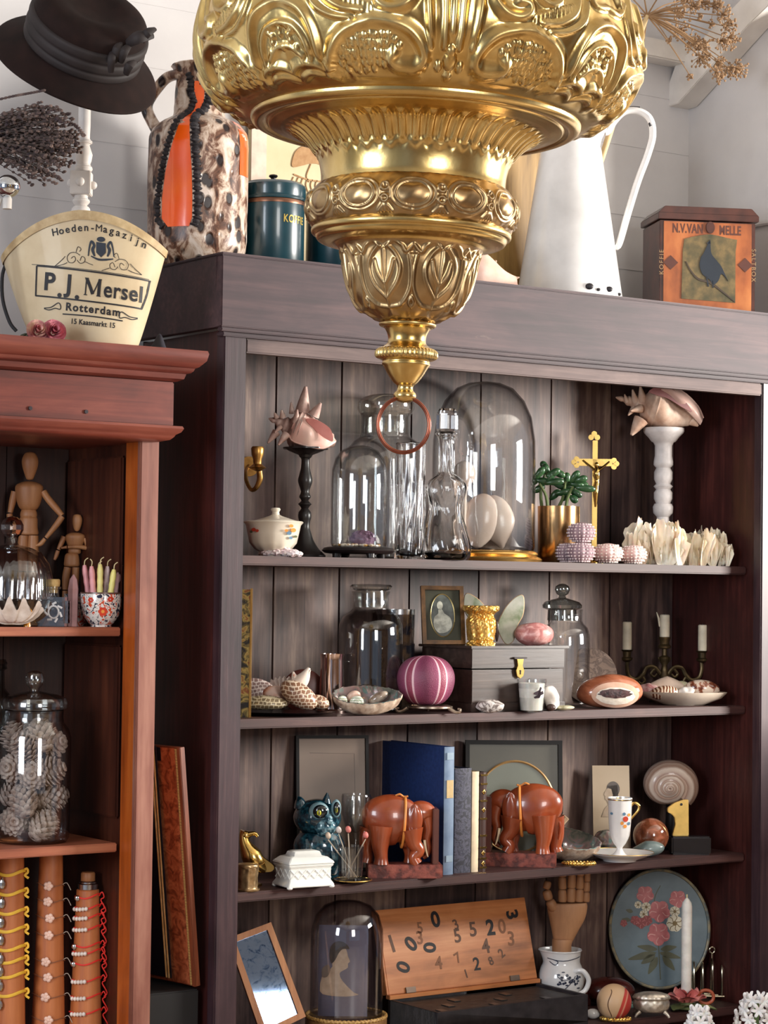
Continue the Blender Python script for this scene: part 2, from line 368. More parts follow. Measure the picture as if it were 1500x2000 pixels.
for z in (S1, S2, S3, S4, .10):
    g = G(); g.box(.023, XR+.011, .062, .325, z-.02, z); bpart('shelf', g, BSH, bev=.003)
g = G(); xs = [.022, .13, .336, .514, .712, .917, 1.135, 1.33, XR+.012]
for a, b in zip(xs[:-1], xs[1:]): g.box(a+.0025, b-.0025, .327, .338, .02, 1.99)
bpart('back_panel', g, BACK, ang=30)
g = G(); g.box(.004, XE-.02, .339, .345, .02, 2.0); bpart('back_lining', g, mat('dark_gap', (12, 9, 9), rough=.9))
# ---------------------------------------------------------------- red-brown cabinet at the left
rc = bpy.data.objects.new('cabinet', None); COL.objects.link(rc); rc.location = (-.6, .17, 0)
tag(rc, 'red-brown varnished cabinet with stepped cornice, open shelves, left of the dark bookcase', 'cabinet')
def rpart(name, g, m, **k):
    o = mesh(name, g, m, rc, **k); o.matrix_parent_inverse = Matrix.Translation((.6, -.17, 0)); return o
LX = -1.35
g = G(); g.box(-.19, -.147, 0, .015, 0, 1.765); rpart('stile', g, RDZ, bev=.003)
g = G(); g.box(LX, LX+.045, 0, .07, 0, 1.765); rpart('stile', g, RDZ, bev=.003)
g = G(); g.box(-.186, -.150, .0155, .07, 0, 1.765); rpart('inner_post', g, RDI, bev=.003)
g = G(); g.box(-.168, -.150, .0705, .36, 0, 1.79); rpart('side_panel', g, RDP); g = G(); g.box(LX, LX+.018, .0705, .36, 0, 1.79); rpart('side_panel', g, RDP)
g = G(); g.box(-.178, -.1685, .10, .34, 1.42, 1.735); rpart('inner_panel', g, RDP, bev=.004); g = G(); g.box(-.178, -.1685, .10, .34, 1.0, 1.35); rpart('inner_panel', g, RDP, bev=.004)
g = G(); xs = np.linspace(LX+.02, -.168, 9)
for a, b in zip(xs[:-1], xs[1:]): g.box(a+.001, b-.001, .35, .36, .02, 1.88)
rpart('back_panel', g, wood('dark_cabinet_back', [(.2, (24, 14, 12)), (.5, (52, 28, 22)), (.85, (84, 52, 40))], 'z', rough=.5))
for z in (1.387, .955, .46, .08):
    g = G(); g.box(LX+.02, -.1905, .07, .348, z-.018, z); rpart('shelf', g, wood('shelf_red_wood', [(.2, (110, 54, 34)), (.5, (148, 82, 56)), (.85, (180, 116, 84))], 'x', rough=.45), bev=.002)
g = G(); g.box(LX-.01, -.133, -.03, .36, 1.79, 1.878); rpart('frieze', g, RDX, bev=.002)
def sweep_mold(prof, xr, yb, m, name, xl=LX-.02):
    """moulding profile (out, z) run along the front and returned along the right side"""
    g = G(); P = np.array(prof); n = len(P); V = []
    for (o, z) in P:
        V += [(xl-o, .36, z), (xl-o, yb-o, z), (xr+o, yb-o, z), (xr+o, .36, z)]
    F = []
    for i in range(n-1):
        for k in range(3): F.append((i*4+k, i*4+k+1, (i+1)*4+k+1, (i+1)*4+k))
    F += [tuple(i*4 for i in range(n))[::-1], tuple(i*4+3 for i in range(n))]
    F += [(0, 1, 2, 3)[::-1], tuple((n-1)*4+k for k in range(4))]
    g.add(V, F); rpart(name, g, m, ang=35)
sweep_mold([(-.05, 1.94), (.048, 1.94), (.05, 1.934), (.047, 1.920), (.036, 1.908), (.030, 1.905), (.028, 1.900), (.024, 1.896), (.017, 1.894), (.016, 1.890), (.014, 1.884), (.004, 1.879), (-.05, 1.879)], -.133, -.03, RDX, 'cornice')
sweep_mold([(-.05, 1.789), (.022, 1.789), (.024, 1.784), (.020, 1.777), (.012, 1.772), (.010, 1.768), (.004, 1.762), (-.012, 1.758), (-.05, 1.758)], -.147, -.03, RDX, 'cornice_molding')
for x in (-.45, -.33):
    g = G(); g.tube([(x, -.033, 1.808), (x, -.027, 1.808)], .004, raw=True); rpart('nail_head', g, mat('iron_nail', (70, 66, 70), rough=.4, metal=.8))
RT = 1.94
# ---------------------------------------------------------------- hanging brass sanctuary lamp
def brass(name, c1, c2, rough, dirt):
    mt, n, b = newmat(name); v = coords(n, (1, 1, 1)); f = noise(n, v, 14, 5, .6, .5); c = ramp(n, f, [(.3, c1), (.7, c2)])
    g = n.nodes.new('ShaderNodeNewGeometry'); r = n.nodes.new('ShaderNodeValToRGB'); r.color_ramp.elements[0].position = .40; r.color_ramp.elements[1].position = .49
    r.color_ramp.elements[0].color = (1, 1, 1, 1); r.color_ramp.elements[1].color = (0, 0, 0, 1); n.links.new(g.outputs['Pointiness'], r.inputs['Fac'])
    m1 = n.nodes.new('ShaderNodeMix'); m1.data_type = 'RGBA'; n.links.new(r.outputs['Color'], m1.inputs[0]); n.links.new(c, m1.inputs[6]); m1.inputs[7].default_value = lin(dirt)
    n.links.new(m1.outputs[2], b.inputs['Base Color']); b.inputs['Metallic'].default_value = 1
    m2 = n.nodes.new('ShaderNodeMath'); m2.operation = 'MULTIPLY_ADD'; n.links.new(r.outputs['Color'], m2.inputs[0]); m2.inputs[1].default_value = .35; m2.inputs[2].default_value = rough
    n.links.new(m2.outputs[0], b.inputs['Roughness']); bumpn(n, b, noise(n, v, 60, 4), .12, .002); return mt
BRS = brass('old_brass', (192, 158, 92), (226, 200, 138), .25, (150, 134, 104))
BRD = brass('dull_brass', (146, 118, 82), (184, 156, 114), .33, (140, 124, 98))
LD = 3.06
P0 = CAM+ray(790, 786)*LD
lamp = T('hanging_lamp', 'large embossed brass hanging sanctuary lamp with ring, in front of the bookcase', 'lamp', loc=tuple(P0))
lamp.px, lamp.by = 0, 0                                   # own units: radius, row 0 at the ring end, rows counted upward
lamp.e.rotation_euler = (0, .027, -YAW)
LK = LD/FPX
def LG():
    g = G(); g.k = LK; return g
def segdist(X, Y, path):
    d = np.full(X.shape, 1e9)
    for (x0, y0), (x1, y1) in zip(path[:-1], path[1:]):
        dx, dy = x1-x0, y1-y0; L = dx*dx+dy*dy+1e-9; t = np.clip(((X-x0)*dx+(Y-y0)*dy)/L, 0, 1); d = np.minimum(d, np.hypot(X-x0-t*dx, Y-y0-t*dy))
    return d
def dense(prof, step):
    P = catmull(np.array(prof, float), 10); d = np.r_[0, np.cumsum(np.hypot(*np.diff(P, axis=0).T))]; n = int(d[-1]/step)+2; q = np.linspace(0, d[-1], n)
    return np.column_stack([np.interp(q, d, P[:, 0]), np.interp(q, d, P[:, 1])])
def relief(prof, seg, H, step, name, m, parent=None):
    """surface of revolution pushed in and out by the embossing H(theta, row, radius); rows as in the picture (down)"""
    P = dense(prof, step); t = np.gradient(P, axis=0); t /= np.linalg.norm(t, axis=1)[:, None]; nr, nz = -t[:, 1], t[:, 0]
    if np.mean(nr) < 0: nr, nz = -nr, -nz
    th = np.linspace(-PI, PI, seg, endpoint=False); A, Rr = np.meshgrid(th, P[:, 0]); _, Yy = np.meshgrid(th, P[:, 1])
    h = H(A, Yy, Rr); R2 = Rr+h*nr[:, None]; Y2 = Yy+h*nz[:, None]
    V = np.stack([R2*np.sin(A), -R2*np.cos(A), 786-Y2], -1).reshape(-1, 3)
    g = LG(); g.gridf(V, seg, len(P), cu=True); return mesh(name, g, m, parent if parent else lamp.e, ang=180)
TH0 = math.radians(8)
strokes = [  # (path in x from the cartouche axis, row as seen on the near side), half width, height
 ([(20, -120), (18, -40), (15, 40), (14, 98)], 6, 9), ([(52, -120), (50, -40), (46, 30), (40, 98)], 7, 10), ([(0, -120), (0, 70)], 5, 5),
 ([(255, 138), (232, 100), (205, 70), (160, 50), (120, 50), (84, 66), (58, 94), (52, 120), (70, 136), (98, 134), (116, 122), (112, 112)], 11, 17),
 ([(262, 150), (200, 150), (120, 152), (60, 150)], 5, 6),
 ([(70, -100), (66, -50), (72, -8), (92, 18), (118, 24), (138, 12), (136, -6), (120, -10)], 10, 15),
 ([(86, -110), (92, -60), (104, -20)], 5, 8), ([(160, -100), (150, -60), (156, -30), (184, -14), (206, -26), (204, -44)], 8, 12),
 ([(170, 30), (205, 22), (236, -2), (250, -40), (246, -90)], 8, 12), ([(190, 44), (228, 36), (262, 8), (276, -40)], 5, 8),
 ([(262, 110), (268, 60), (286, 20), (318, 0), (345, -6)], 9, 14), ([(282, 120), (290, 80), (310, 50), (345, 40)], 6, 9),
 ([(240, 150), (270, 128), (300, 122), (330, 128), (345, 140)], 7, 12), ([(226, 160), (262, 146), (300, 140), (345, 156)], 5, 8), ([(300, 110), (322, 92), (345, 88)], 5, 8),
 ([(205, 158), (240, 172), (300, 172), (345, 178)], 5, 7), ([(290, -60), (310, -90), (345, -96)], 7, 10), ([(270, -70), (300, -40), (345, -46)], 6, 10)]
strokes = [([(x, 100+.83*y) for x, y in catmull(p, 5)], w_, h_) for p, w_, h_ in strokes]
rsd = np.random.RandomState(3)
grapes = [(165+dx*11+rsd.uniform(-3, 3), 100+.83*(108+dy*10+rsd.uniform(-3, 3))) for dx in range(-6, 6) for dy in range(-4, 4) if (dx/6)**2+((dy-dx*.2)/3.2)**2 < 1.05]
grapes += [(190+dx*9, 100+.83*(8+dy*8-dx*4)) for dx in range(-4, 6) for dy in range(-1, 2)]
grapes += [(335+rsd.uniform(-30, 20), 100+.83*(75+rsd.uniform(-28, 22))) for i in range(16)]
ros = [(0, 122, 14), (22, 132, 8), (-22, 132, 8), (0, 146, 9), (0, 104, 9)]
def Hbowl(A, Y, R):
    a = np.abs((A-TH0+PI/4*5) % (PI/2)-PI/4); X = a*433; h = np.zeros_like(X)
    m = (Y > -5) & (Y < 236)
    Xs, Ys = X, Y
    for p, w_, ht in strokes:
        d = segdist(Xs, Ys, p); h = np.maximum(h, ht*np.exp(-(d/w_)**2*1.1)); h -= 2.2*np.exp(-((d-w_*1.9)/3)**2)
    for x, y in grapes: d = np.hypot(Xs-x, Ys-y); h = np.maximum(h, 7*np.sqrt(np.clip(1-(d/6)**2, 0, 1)))
    for x, y, q in ros: d = np.hypot(Xs-x, Ys-(100+.83*y)); h = np.maximum(h, 12*np.sqrt(np.clip(1-(d/q)**2, 0, 1)))
    fade = np.clip((232-Y)/14, 0, 1); und = 3.5*np.sin(X/37+Y/29)*np.sin(Y/31-X/53)+1.5*np.sin(X/11)*np.sin(Y/13+X/17)
    ribs = 2.2*np.sin((X*.8+Y)*.33)*np.exp(-(((X-225)/34)**2+((Y-215)/22)**2))
    return (h*.78+und*.7+ribs)*fade
bowl = [(300, -150), (352, -100), (392, -40), (416, 10), (430, 55), (435, 92), (431, 130), (418, 165), (396, 195), (366, 218), (340, 231), (322, 237)]
relief(bowl, 1100, Hbowl, 3.2, 'bowl', BRS)
rimp = [(324, 236), (322, 244), (312, 250), (300, 250), (292, 246), (288, 250), (276, 253), (264, 256)]
relief(rimp, 240, lambda A, Y, R: 0*A, 2, 'rim', BRS)
def Hneck(A, Y, R):
    k = 50; c = np.cos(A*k); f = np.clip((Y-258)/10, 0, 1)*np.clip((308-Y)/8, 0, 1)
    scal = 1.6*np.cos(A*25)*np.exp(-((Y-313-3*np.cos(A*k))/5)**2)+2*np.exp(-((Y-258-4*np.cos(A*k))/3)**2)
    return f*4.2*np.sign(c)*np.abs(c)**.6*np.minimum(R/260, 1)+scal*np.clip((Y-257)/5, 0, 1)
relief([(264, 256), (246, 260), (226, 270), (208, 286), (196, 302), (188, 318), (183, 336), (181, 354), (182, 366)], 900, Hneck, 2.5, 'fluted_neck', BRS)
def Hband(A, Y, R):
    a = ((A+PI/12*0+PI/12) % (PI/6))-PI/12; X = a*208; d = np.hypot(X/31, (Y-410)/21); h = 4.5*np.sqrt(np.clip(1-d*d, 0, 1))
    h += 5*np.exp(-((d-1.12)/.09)**2)+3.2*np.exp(-((d-1.42)/.10)**2)*(np.abs(X) < 44)
    Xb = 54-np.abs(X)
    for q, r_ in (((0, 398), 7), ((0, 420), 6)): h = np.maximum(h, 5*np.exp(-((np.hypot(Xb-q[0], Y-q[1])-r_)/2.6)**2))
    for k in range(-2, 3): h = np.maximum(h, 4*np.exp(-(segdist(Xb*np.sign(X), Y, [(k*2, 432), (k*7, 443)])/2.2)**2))
    return h*np.clip((Y-372)/6, 0, 1)*np.clip((447-Y)/4, 0, 1)+.6*np.sin(A*37+Y/7)
relief([(182, 366), (189, 371), (199, 385), (206, 400), (207, 416), (203, 432), (197, 444), (192, 450)], 1000, Hband, 2.0, 'oval_band', BRD)
relief([(192, 450), (196, 454), (195, 461), (188, 465), (186, 470), (181, 475), (168, 478), (152, 480), (143, 486)], 240, lambda A, Y, R: 0*A, 2, 'collar', BRS)
leaf = [([(0, 628), (0, 560), (0, 510)], 2.5, 4), ([(0, 600), (22, 575), (30, 545), (22, 520), (10, 505)], 3, 5), ([(0, 615), (30, 610), (48, 585), (50, 550), (46, 520)], 3, 5.5),
        ([(0, 575), (12, 555), (18, 530)], 2.5, 4), ([(6, 505), (18, 494), (32, 502), (40, 515), (52, 500)], 3, 5), ([(60, 545), (57, 590), (60, 606), (54, 614), (47, 606), (52, 598)], 3.2, 6),
        ([(62, 520), (54, 540), (50, 520)], 2.5, 4), ([(62, 625), (50, 632), (30, 634), (0, 626)], 3, 4)]
leaf = [(catmull(p, 4), a, b) for p, a, b in leaf]
def Hcup(A, Y, R):
    N = 7; a = np.abs(((A-TH0+.1) % (2*PI/N))-PI/N); X = a*122*.95; h = np.zeros_like(X)
    for p, w_, ht in leaf: d = segdist(X, Y+6, p); h = np.maximum(h, ht*np.exp(-(d/w_)**2))
    return h*np.clip((Y-488)/6, 0, 1)*np.clip((628-Y)/6, 0, 1)+1.2*np.sin(X/9)*np.sin(Y/17)
relief([(143, 486), (136, 494), (132, 508), (128, 530), (122, 554), (113, 578), (99, 600), (80, 616), (62, 625), (52, 629)], 700, Hcup, 2.2, 'leaf_cup', BRD)
def Hkn(A, Y, R): return 1.3*np.cos(A*44)*np.exp(-((Y-692)/8)**4)
relief([(52, 629), (56, 633), (54, 638), (46, 641), (40, 650), (37, 661), (38, 670), (45, 677), (56, 682), (60, 687), (61, 693), (59, 699), (52, 703), (46, 706), (47, 712), (42, 720), (33, 735), (23, 748), (16, 754), (16, 762), (21, 768), (22, 775), (17, 782), (8, 786), (.5, 787)], 360, Hkn, 1.5, 'finial', BRS)
g = LG(); pts = [(50*math.sin(a), 6*math.sin(a)*0, -44+54*math.cos(a)) for a in np.linspace(0, 2*PI, 64, endpoint=False)]
g.tube(pts, 4.2, 10, closed=True, raw=True); mk = lamp.part('ring', g, mat('copper_ring', [(.3, (120, 62, 48)), (.7, (158, 96, 76))], metal=.9, rough=.28), label='reddish copper pull ring')
mk.location = (0, 0, 0)
g = LG(); g.lathe([(300, 936), (260, 1010), (262, 1040), (180, 1080), (176, 1100), (20, 1108)], raw=True, seg=96); lamp.part('top_cover', g, BRS)
for k in range(3):
    a = k*2.094+.5; g = LG(); c0 = np.array([300*math.sin(a), -300*math.cos(a), 930]); c1 = np.array([0, 0, 2200.])
    g.tube([c0, c1], 5, 6, raw=True); lamp.part('chain', g, BRS)
# ---------------------------------------------------------------- on top of the cabinets
BLACKINK = mat('black_ink', (26, 24, 30), rough=.6)
# --- fat lava vase
t = T('lava_glaze_vase', 'tall brown and white cratered ceramic jug vase with orange glazed panels edged in black', 'vase', 384, .25, BT)
mt, n, b = newmat('lava_glaze'); v = coords(n, (1, 1, .62)); f1 = noise(n, v, 32, 6, .65, .6)
vo = n.nodes.new('ShaderNodeTexVoronoi'); vo.inputs['Scale'].default_value = 34; n.links.new(v, vo.inputs['Vector'])
c = ramp(n, f1, [(.36, (58, 38, 32)), (.46, (120, 84, 66)), (.53, (196, 172, 152)), (.64, (226, 212, 200))])
rr = n.nodes.new('ShaderNodeValToRGB'); rr.color_ramp.elements[0].position = .24; rr.color_ramp.elements[1].position = .36; n.links.new(vo.outputs['Distance'], rr.inputs['Fac'])
mm = n.nodes.new('ShaderNodeMix'); mm.data_type = 'RGBA'; n.links.new(rr.outputs['Color'], mm.inputs[0]); mm.inputs[6].default_value = lin((34, 22, 24)); n.links.new(c, mm.inputs[7])
n.links.new(mm.outputs[2], b.inputs['Base Color']); b.inputs['Roughness'].default_value = .32; bumpn(n, b, rr.outputs['Color'], .9, .004); LAVA = mt
vp = [(78, 'b'), (92, 498), (97, 470), (98, 380), (98, 290), (95, 262), (80, 244), (58, 232), (50, 222), (47, 180), (45, 150), (52, 133), (56, 128), (52, 126), (44, 132), (40, 160), (38, 200)]
vp = [(r, t.by if y == 'b' else y) for r, y in vp]
g = G(t)
rvf = lambda y: np.interp(-y, [-q[1] for q in vp[:12]], [q[0] for q in vp[:12]])
g.lathe(vp, seg=64, fn=lambda A, R, Z: (R+1.2*np.sin(A*9+Z/9)*np.sin(Z/13+A*5), Z), smooth=3); t.part('body', g, LAVA)
def onlathe(cx, ox, oy, rf, out, sg=None):
    """map flat picture points (x,-,z) onto the near side of a body of revolution with radius rf(row)"""
    def f(W):
        y = t.by-W[:, 2]; r = rf(y)+out; x = np.clip(W[:, 0]-(cx-t.px), -r*.999, r*.999); W2 = W.copy(); W2[:, 1] = -np.sqrt(r*r-x*x)+W[:, 1]*.0; return W2
    return f
def wrapg(g, rf, out, cx=None):
    cx = t.px if cx is None else cx; f = onlathe(cx, 0, 0, rf, out)
    for i in range(len(g.v)):
        W = g.v[i].copy(); thick = W[:, 1].copy(); W2 = f(W); 
        d = np.stack([W2[:, 0]-(cx-t.px), W2[:, 1]], -1); L = np.linalg.norm(d, axis=1)[:, None]; W2[:, :2] += d/L*(-thick)[:, None]; g.v[i] = W2
    return g
def panelgrid(g, rows, cols=8):
    """rows: (row, xleft, xright) -> a thin patch"""
    V = []; 
    for y, a, b_ in rows:
        for k in range(cols): V.append((g.X(a+(b_-a)*k/(cols-1)), 0, g.Z(y)))
    return g.gridf(np.array(V, float), cols, len(rows))
ORG = mat('orange_glaze', [(.3, (250, 84, 4)), (.7, (255, 106, 14))], sc=12, rough=.25, coat=.6)
PIP = mat('black_lava_piping', [(.3, (22, 20, 24)), (.7, (54, 48, 52))], sc=90, rough=.7, bump=.8, bd=.003)
def rows(P, step=3):
    P = np.array(P, float); ys = np.arange(P[0, 0], P[-1, 0]+.1, step); return [(y, np.interp(y, P[:, 0], P[:, 1]), np.interp(y, P[:, 0], P[:, 2])) for y in ys]
pan = [(166, 378, 386), (185, 378, 398), (205, 384, 397), (225, 378, 388), (240, 366, 374), (258, 354, 374), (300, 340, 376), (350, 328, 380), (400, 322, 382), (440, 322, 382), (459, 336, 376)]
g = G(t); panelgrid(g, rows(pan)); wrapg(g, rvf, 1.6); t.part('orange_panel', g, ORG)
for side in (1, 2):
    g = G(t); pts = []
    k = 0
    for r_ in rows([(150, 372, 388)]+pan, 2.6):
        x = r_[side]+(-8 if side == 1 else 10)*(1 if r_[0] > 236 else .8); R_ = float(rvf(r_[0])); x0 = min(max(x-t.px, -R_*.97), R_*.97)
        pts.append((x0+t.px, -math.sqrt(R_*R_-x0*x0), r_[0]))
    rad = [6.5+2.2*math.sin(i*2.1)+1.3*math.sin(i*4.9) for i in range(len(pts))]
    if side == 2: rad = [q*1.25 for q in rad]
    g.tube(pts, rad, 8, flat=.8); t.part('black_piping', g, PIP)
g = G(t); g.box(0, 0, 0, 0, t.by, t.by); g = G(t)
pan2 = [(232, 70, 84), (350, 70, 84)]
V = []
for y in np.arange(240, 352, 4):
    for a in np.linspace(1.02, 1.42, 6): R_ = float(rvf(y))+1.6; V.append((R_*math.sin(a), -R_*math.cos(a), t.by-y))
g.gridf(np.array(V), 6, 28); t.part('orange_panel', g, ORG)
g = G(t); g.tube([(370+16, -30, 156), (350, -20, 148), (322, -4, 150), (302, 0, 170), (284, 0, 196), (282, 0, 214), (292, 0, 236), (306, -4, 258), (316, -10, 276)], [12, 10, 10, 10, 11, 11, 11, 12, 10], 12, sm=5, flat=1.3)
t.part('handle', g, LAVA)
# --- koffie canisters
TEAL = mat('teal_enamel', [(.3, (14, 50, 60)), (.7, (20, 60, 70))], sc=20, rough=.28, coat=.4)
GOLDP = mat('gold_lettering', (196, 170, 84), rough=.4, metal=.4)
def canister(label, px, r, top, Y, word):
    t = T('tea_canister', label, 'canister', px, Y, BT)
    g = G(t); g.lathe([(r-2, t.by), (r, t.by-3), (r, top+44), (r-2, top+42)], seg=56); t.part('body', g, TEAL)
    g = G(t); g.lathe([(r+1.4, top+46), (r+2, top+42), (r+1, top+38)], seg=56); t.part('copper_band', g, mat('dull_copper_band', (120, 84, 66), rough=.35, metal=.8))
    g = G(t); g.lathe([(r+2, top+37), (r+3, top+34), (r+1, top+31), (r+2, top+28), (r+2, top+8), (r-4, top+2), (r*.5, top-2), (.5, top-3)], seg=56); t.part('lid', g, TEAL)
    g = G(t); g.lathe([(8, top-2), (4, top-5), (5, top-10), (9, top-13), (8, top-16), (.4, top-18)], seg=20); t.part('lid_knob', g, mat('dark_knob', (30, 28, 32), rough=.3, metal=.5))
    if word:
        g = G(t); g.text(word, 582, top+78, 15, sx=.72, bold=.02, y0=0, rot=-.02, space=1.15)
        W = g.v[0]; th = .40+(W[:, 0]-W[:, 0].min())/r; W[:, 0] = (r+.8)*np.sin(th); W[:, 1] = -(r+.8)*np.cos(th); t.part('gold_lettering', g, GOLDP)
    return t
canister('teal enamelled lidded canister with the gold word KOFFIE, beside the vase', 531, 62, 357, .235, 'KOFFIE')
canister('second teal enamelled canister, half hidden behind the brass lamp', 660, 64, 372, .235, None)
# --- bird print and wooden board leaning on the wall
t = T('bird_print', 'old beige paper panel with a faded brown bird print, leaning behind the canisters', 'print', 600, .395, BT, turn=YAW)
g = G(t); g.box(462, 780, -6, 4, t.by, 205); t.part('panel', g, mat('aged_print_paper', [(.3, (206, 186, 146)), (.7, (222, 206, 170))], sc=9, rough=.7))
g = G(t); g.box(462, 496, -9, -6.5, t.by, 205); t.part('pale_margin', g, mat('pale_pink_strip', (220, 196, 178), rough=.6))
g = G(t); g.prism([(556, 330), (560, 306), (572, 292), (590, 284), (606, 284), (622, 292), (640, 306), (660, 316), (640, 322), (616, 318), (596, 320), (578, 326)], -8.2, -6.4, sm=4)
g.stroke([(600, 320), (590, 344), (596, 356)], 1.6, -8, -6.5); g.stroke([(560, 345), (600, 352), (660, 350)], 3, -8, -6.5)
for q in range(9): g.stroke([(560+q*11, 350), (556+q*11, 362), (562+q*11, 378)], 1.4, -8, -6.5)
t.part('printed_bird', g, mat('faded_bird_ink', [(.3, (158, 112, 66)), (.7, (186, 146, 100))], sc=60, rough=.7))
t = T('wooden_board', 'yellow-brown grained wooden board leaning on the wall behind the white enamel jug', 'board', 1030, .37, BT, turn=YAW)
g = G(t); g.box(900, 1150, -5, 8, t.by, 268); t.part('board', g, wood('pale_grained_board', [(.25, (110, 82, 40)), (.5, (158, 124, 70)), (.8, (190, 156, 98))], 'z', rough=.5, fine=55))
g = G(t); g.box(892, 1158, -12, 10, 268, 258); g.box(900, 1150, -9, 8, 280, 268.5); t.part('carved_edge', g, mat('red_brown_carving', [(.3, (84, 36, 26)), (.7, (134, 66, 48))], sc=60, rough=.5, bump=.6))
# --- conch beside the jug (shared builder for queen conches)
def conch(t, tip, lip, H, mats, lipside=1, spikes=7, turn=0, scale=1.0, lipdrop=1.0, open_up=0.0):
    """queen conch: spire at tip (x,row), siphon end at lip; H = body half height; builds body, lip and spines"""
    bodym, lipm, inm = mats
    ax = np.array([t.X_(tip[0]), 0, t.Z_(tip[1])]); bx = np.array([t.X_(lip[0]), 0, t.Z_(lip[1])]); L = np.linalg.norm(bx-ax); d = (bx-ax)/L
    q = [(0, .03), (.06, .13), (.10, .12), (.15, .25), (.19, .23), (.25, .40), (.30, .40), (.38, .86), (.45, 1.0), (.58, .92), (.75, .62), (.9, .34), (1.0, .14)]
    g = G(t); up = np.cross(d, [0, 1, 0]); up = up/np.linalg.norm(up)
    if up[2] < 0: up = -up
    P = catmull(np.array(q), 5); seg = 48; V = []
    for s_, r_ in P:
        for k in range(seg):
            a = 2*PI*k/seg; w = 1+.12*math.sin(2*a+s_*9)*(s_ > .3)+.02*math.sin(s_*110); V.append(ax+d*s_*L+r_*H*w*(math.cos(a)*up+math.sin(a)*np.array([0, 1, 0])*.95))
    g.gridf(np.array(V), seg, len(P), cu=True); t.part('shell_body', g, bodym)
    return ax, d, up, L
def conch_shell(label, px, Y, z, name_y, tip, end, H, mats, lippts, inpts, spine, group=None, yd=-1):
    t = T('conch_shell', label, 'seashell', px, Y, z, group=group)
    t.X_ = lambda x: x-t.px; t.Z_ = lambda y: t.by-y
    conch(t, tip, end, H, mats)
    def surf(P, w0, w1, out):  # a flaring lip: loft from inner line to outer line
        return P
    g = G(t); A = catmull(np.array([(p[0], p[1], p[2]) for p in lippts[0]], float), 6); B = catmull(np.array([(p[0], p[1], p[2]) for p in lippts[1]], float), 6)
    n = min(len(A), len(B)); m_ = 12; V = []; V2 = []
    for j in range(m_):
        s_ = j/(m_-1)
        for i in range(n):
            p = A[i]*(1-s_)+B[i]*s_; bul = math.sin(s_*PI)*H*.22; x, dd, y = p
            V.append((t.X_(x), dd-bul+.6*math.sin(i*.9), t.Z_(y))); V2.append((t.X_(x), dd-bul+4+H*.05, t.Z_(y)))
    g.gridf(np.array(V), n, m_); g.gridf(np.array(V2)[::-1], n, m_); edge = [(x+t.px, dd+2, t.by-y) for x, dd, y in V[-n:]]
    g.tube(edge[::2], 2.6, 6); t.part('flared_lip', g, mats[1])
    g = G(t); g.prism(inpts, -H*1.02, -H*.9, sm=5)
    for i in range(len(g.v)): # follow the bulge
        W = g.v[i]; W[:, 1] -= 0
    t.part('inner_mouth', g, mats[2])
    for (x0, d0, y0, x1, d1, y1, r_) in spine:
        g = G(t); g.tube([(x0, d0, y0), ((x0+x1)/2, (d0+d1)/2, (y0+y1)/2), (x1, d1, y1)], [r_*1.1, r_*.72, r_*.22], 10, sm=3); t.part('spine', g, mats[0])
    return t
CB = mat('conch_tan', [(.3, (186, 142, 118)), (.5, (218, 182, 158)), (.7, (238, 214, 194))], sc=26, rough=.55, bump=.4)
CL = mat('conch_pink_lip', [(.3, (240, 184, 164)), (.7, (250, 212, 196))], sc=16, rough=.3, coat=.3)
CI = mat('conch_deep_pink', [(.3, (196, 108, 96)), (.7, (222, 146, 130))], sc=18, rough=.3, coat=.3)
conch_shell('pink conch shell with frilled lip lying on the bookcase top beside the brass lamp', 935, .09, BT, 0, (868, 545), (1004, 548), 34, (CB, mat('conch_shell_lip_pale', [(.3, (236, 180, 156)), (.7, (248, 214, 198))], sc=30, rough=.35), CI),
   ([(900, -20, 470), (920, -24, 486), (950, -26, 500), (985, -16, 530), (1008, -6, 540)], [(884, -14, 548), (912, -34, 556), (940, -34, 558), (968, -24, 562), (1010, -10, 556)]),
   [(930, 522), (938, 518), (944, 523), (936, 528)], [(890, -8, 500, 880, -16, 474, 10), (915, -8, 500, 925, -14, 474, 10), (960, 0, 530, 968, -4, 508, 8), (995, 0, 545, 1014, -4, 541, 5)])
# --- white enamel jug
t = T('enamel_jug', 'tall white enamel water jug with looped handle and chipped dark rim on the bookcase', 'jug', 1112, .20, BT)
ENM = mat('white_enamel', (228, 226, 224), rough=.22, coat=.5, sc=6)
jp = [(104, t.by), (105, t.by-6), (100, 560), (88, 480), (76, 400), (64, 320), (60, 292), (57, 285), (60, 270), (72, 246), (80, 236), (76, 234), (66, 252), (54, 286)]
g = G(t); g.lathe(jp, seg=72, fn=lambda A, R, Z: (R*(1+.22*np.clip((Z-(t.by-285))/50, 0, 1)*np.exp(-((A-4.7)/.5)**2)), Z)); t.part('body', g, ENM, ang=30)
g = G(t); g.lathe([(79.5, 238), (82, 235), (79, 232), (77, 235)], seg=72, fn=lambda A, R, Z: (R*(1+.22*np.exp(-((A-4.7)/.5)**2)), Z)); t.part('rim', g, mat('blue_black_rim', (36, 34, 44), rough=.3))
g = G(t); g.tube([(1178, 0, 256), (1186, 0, 252), (1196, 0, 234), (1216, 0, 215), (1244, 0, 213), (1266, 0, 228), (1272, 0, 260), (1262, 0, 300), (1244, 0, 350), (1226, 0, 410), (1208, 0, 474), (1200, 0, 478)], 7, 12, sm=5, flat=1.5); t.part('handle', g, ENM)
g = G(t); g.tube([(1196, 0, 229), (1208, 0, 215), (1228, 0, 207.5), (1246, 0, 208)], 4.2, 8, sm=4); g.tube([(1267, -4, 236), (1269.5, -5, 243)], 5, 8); 
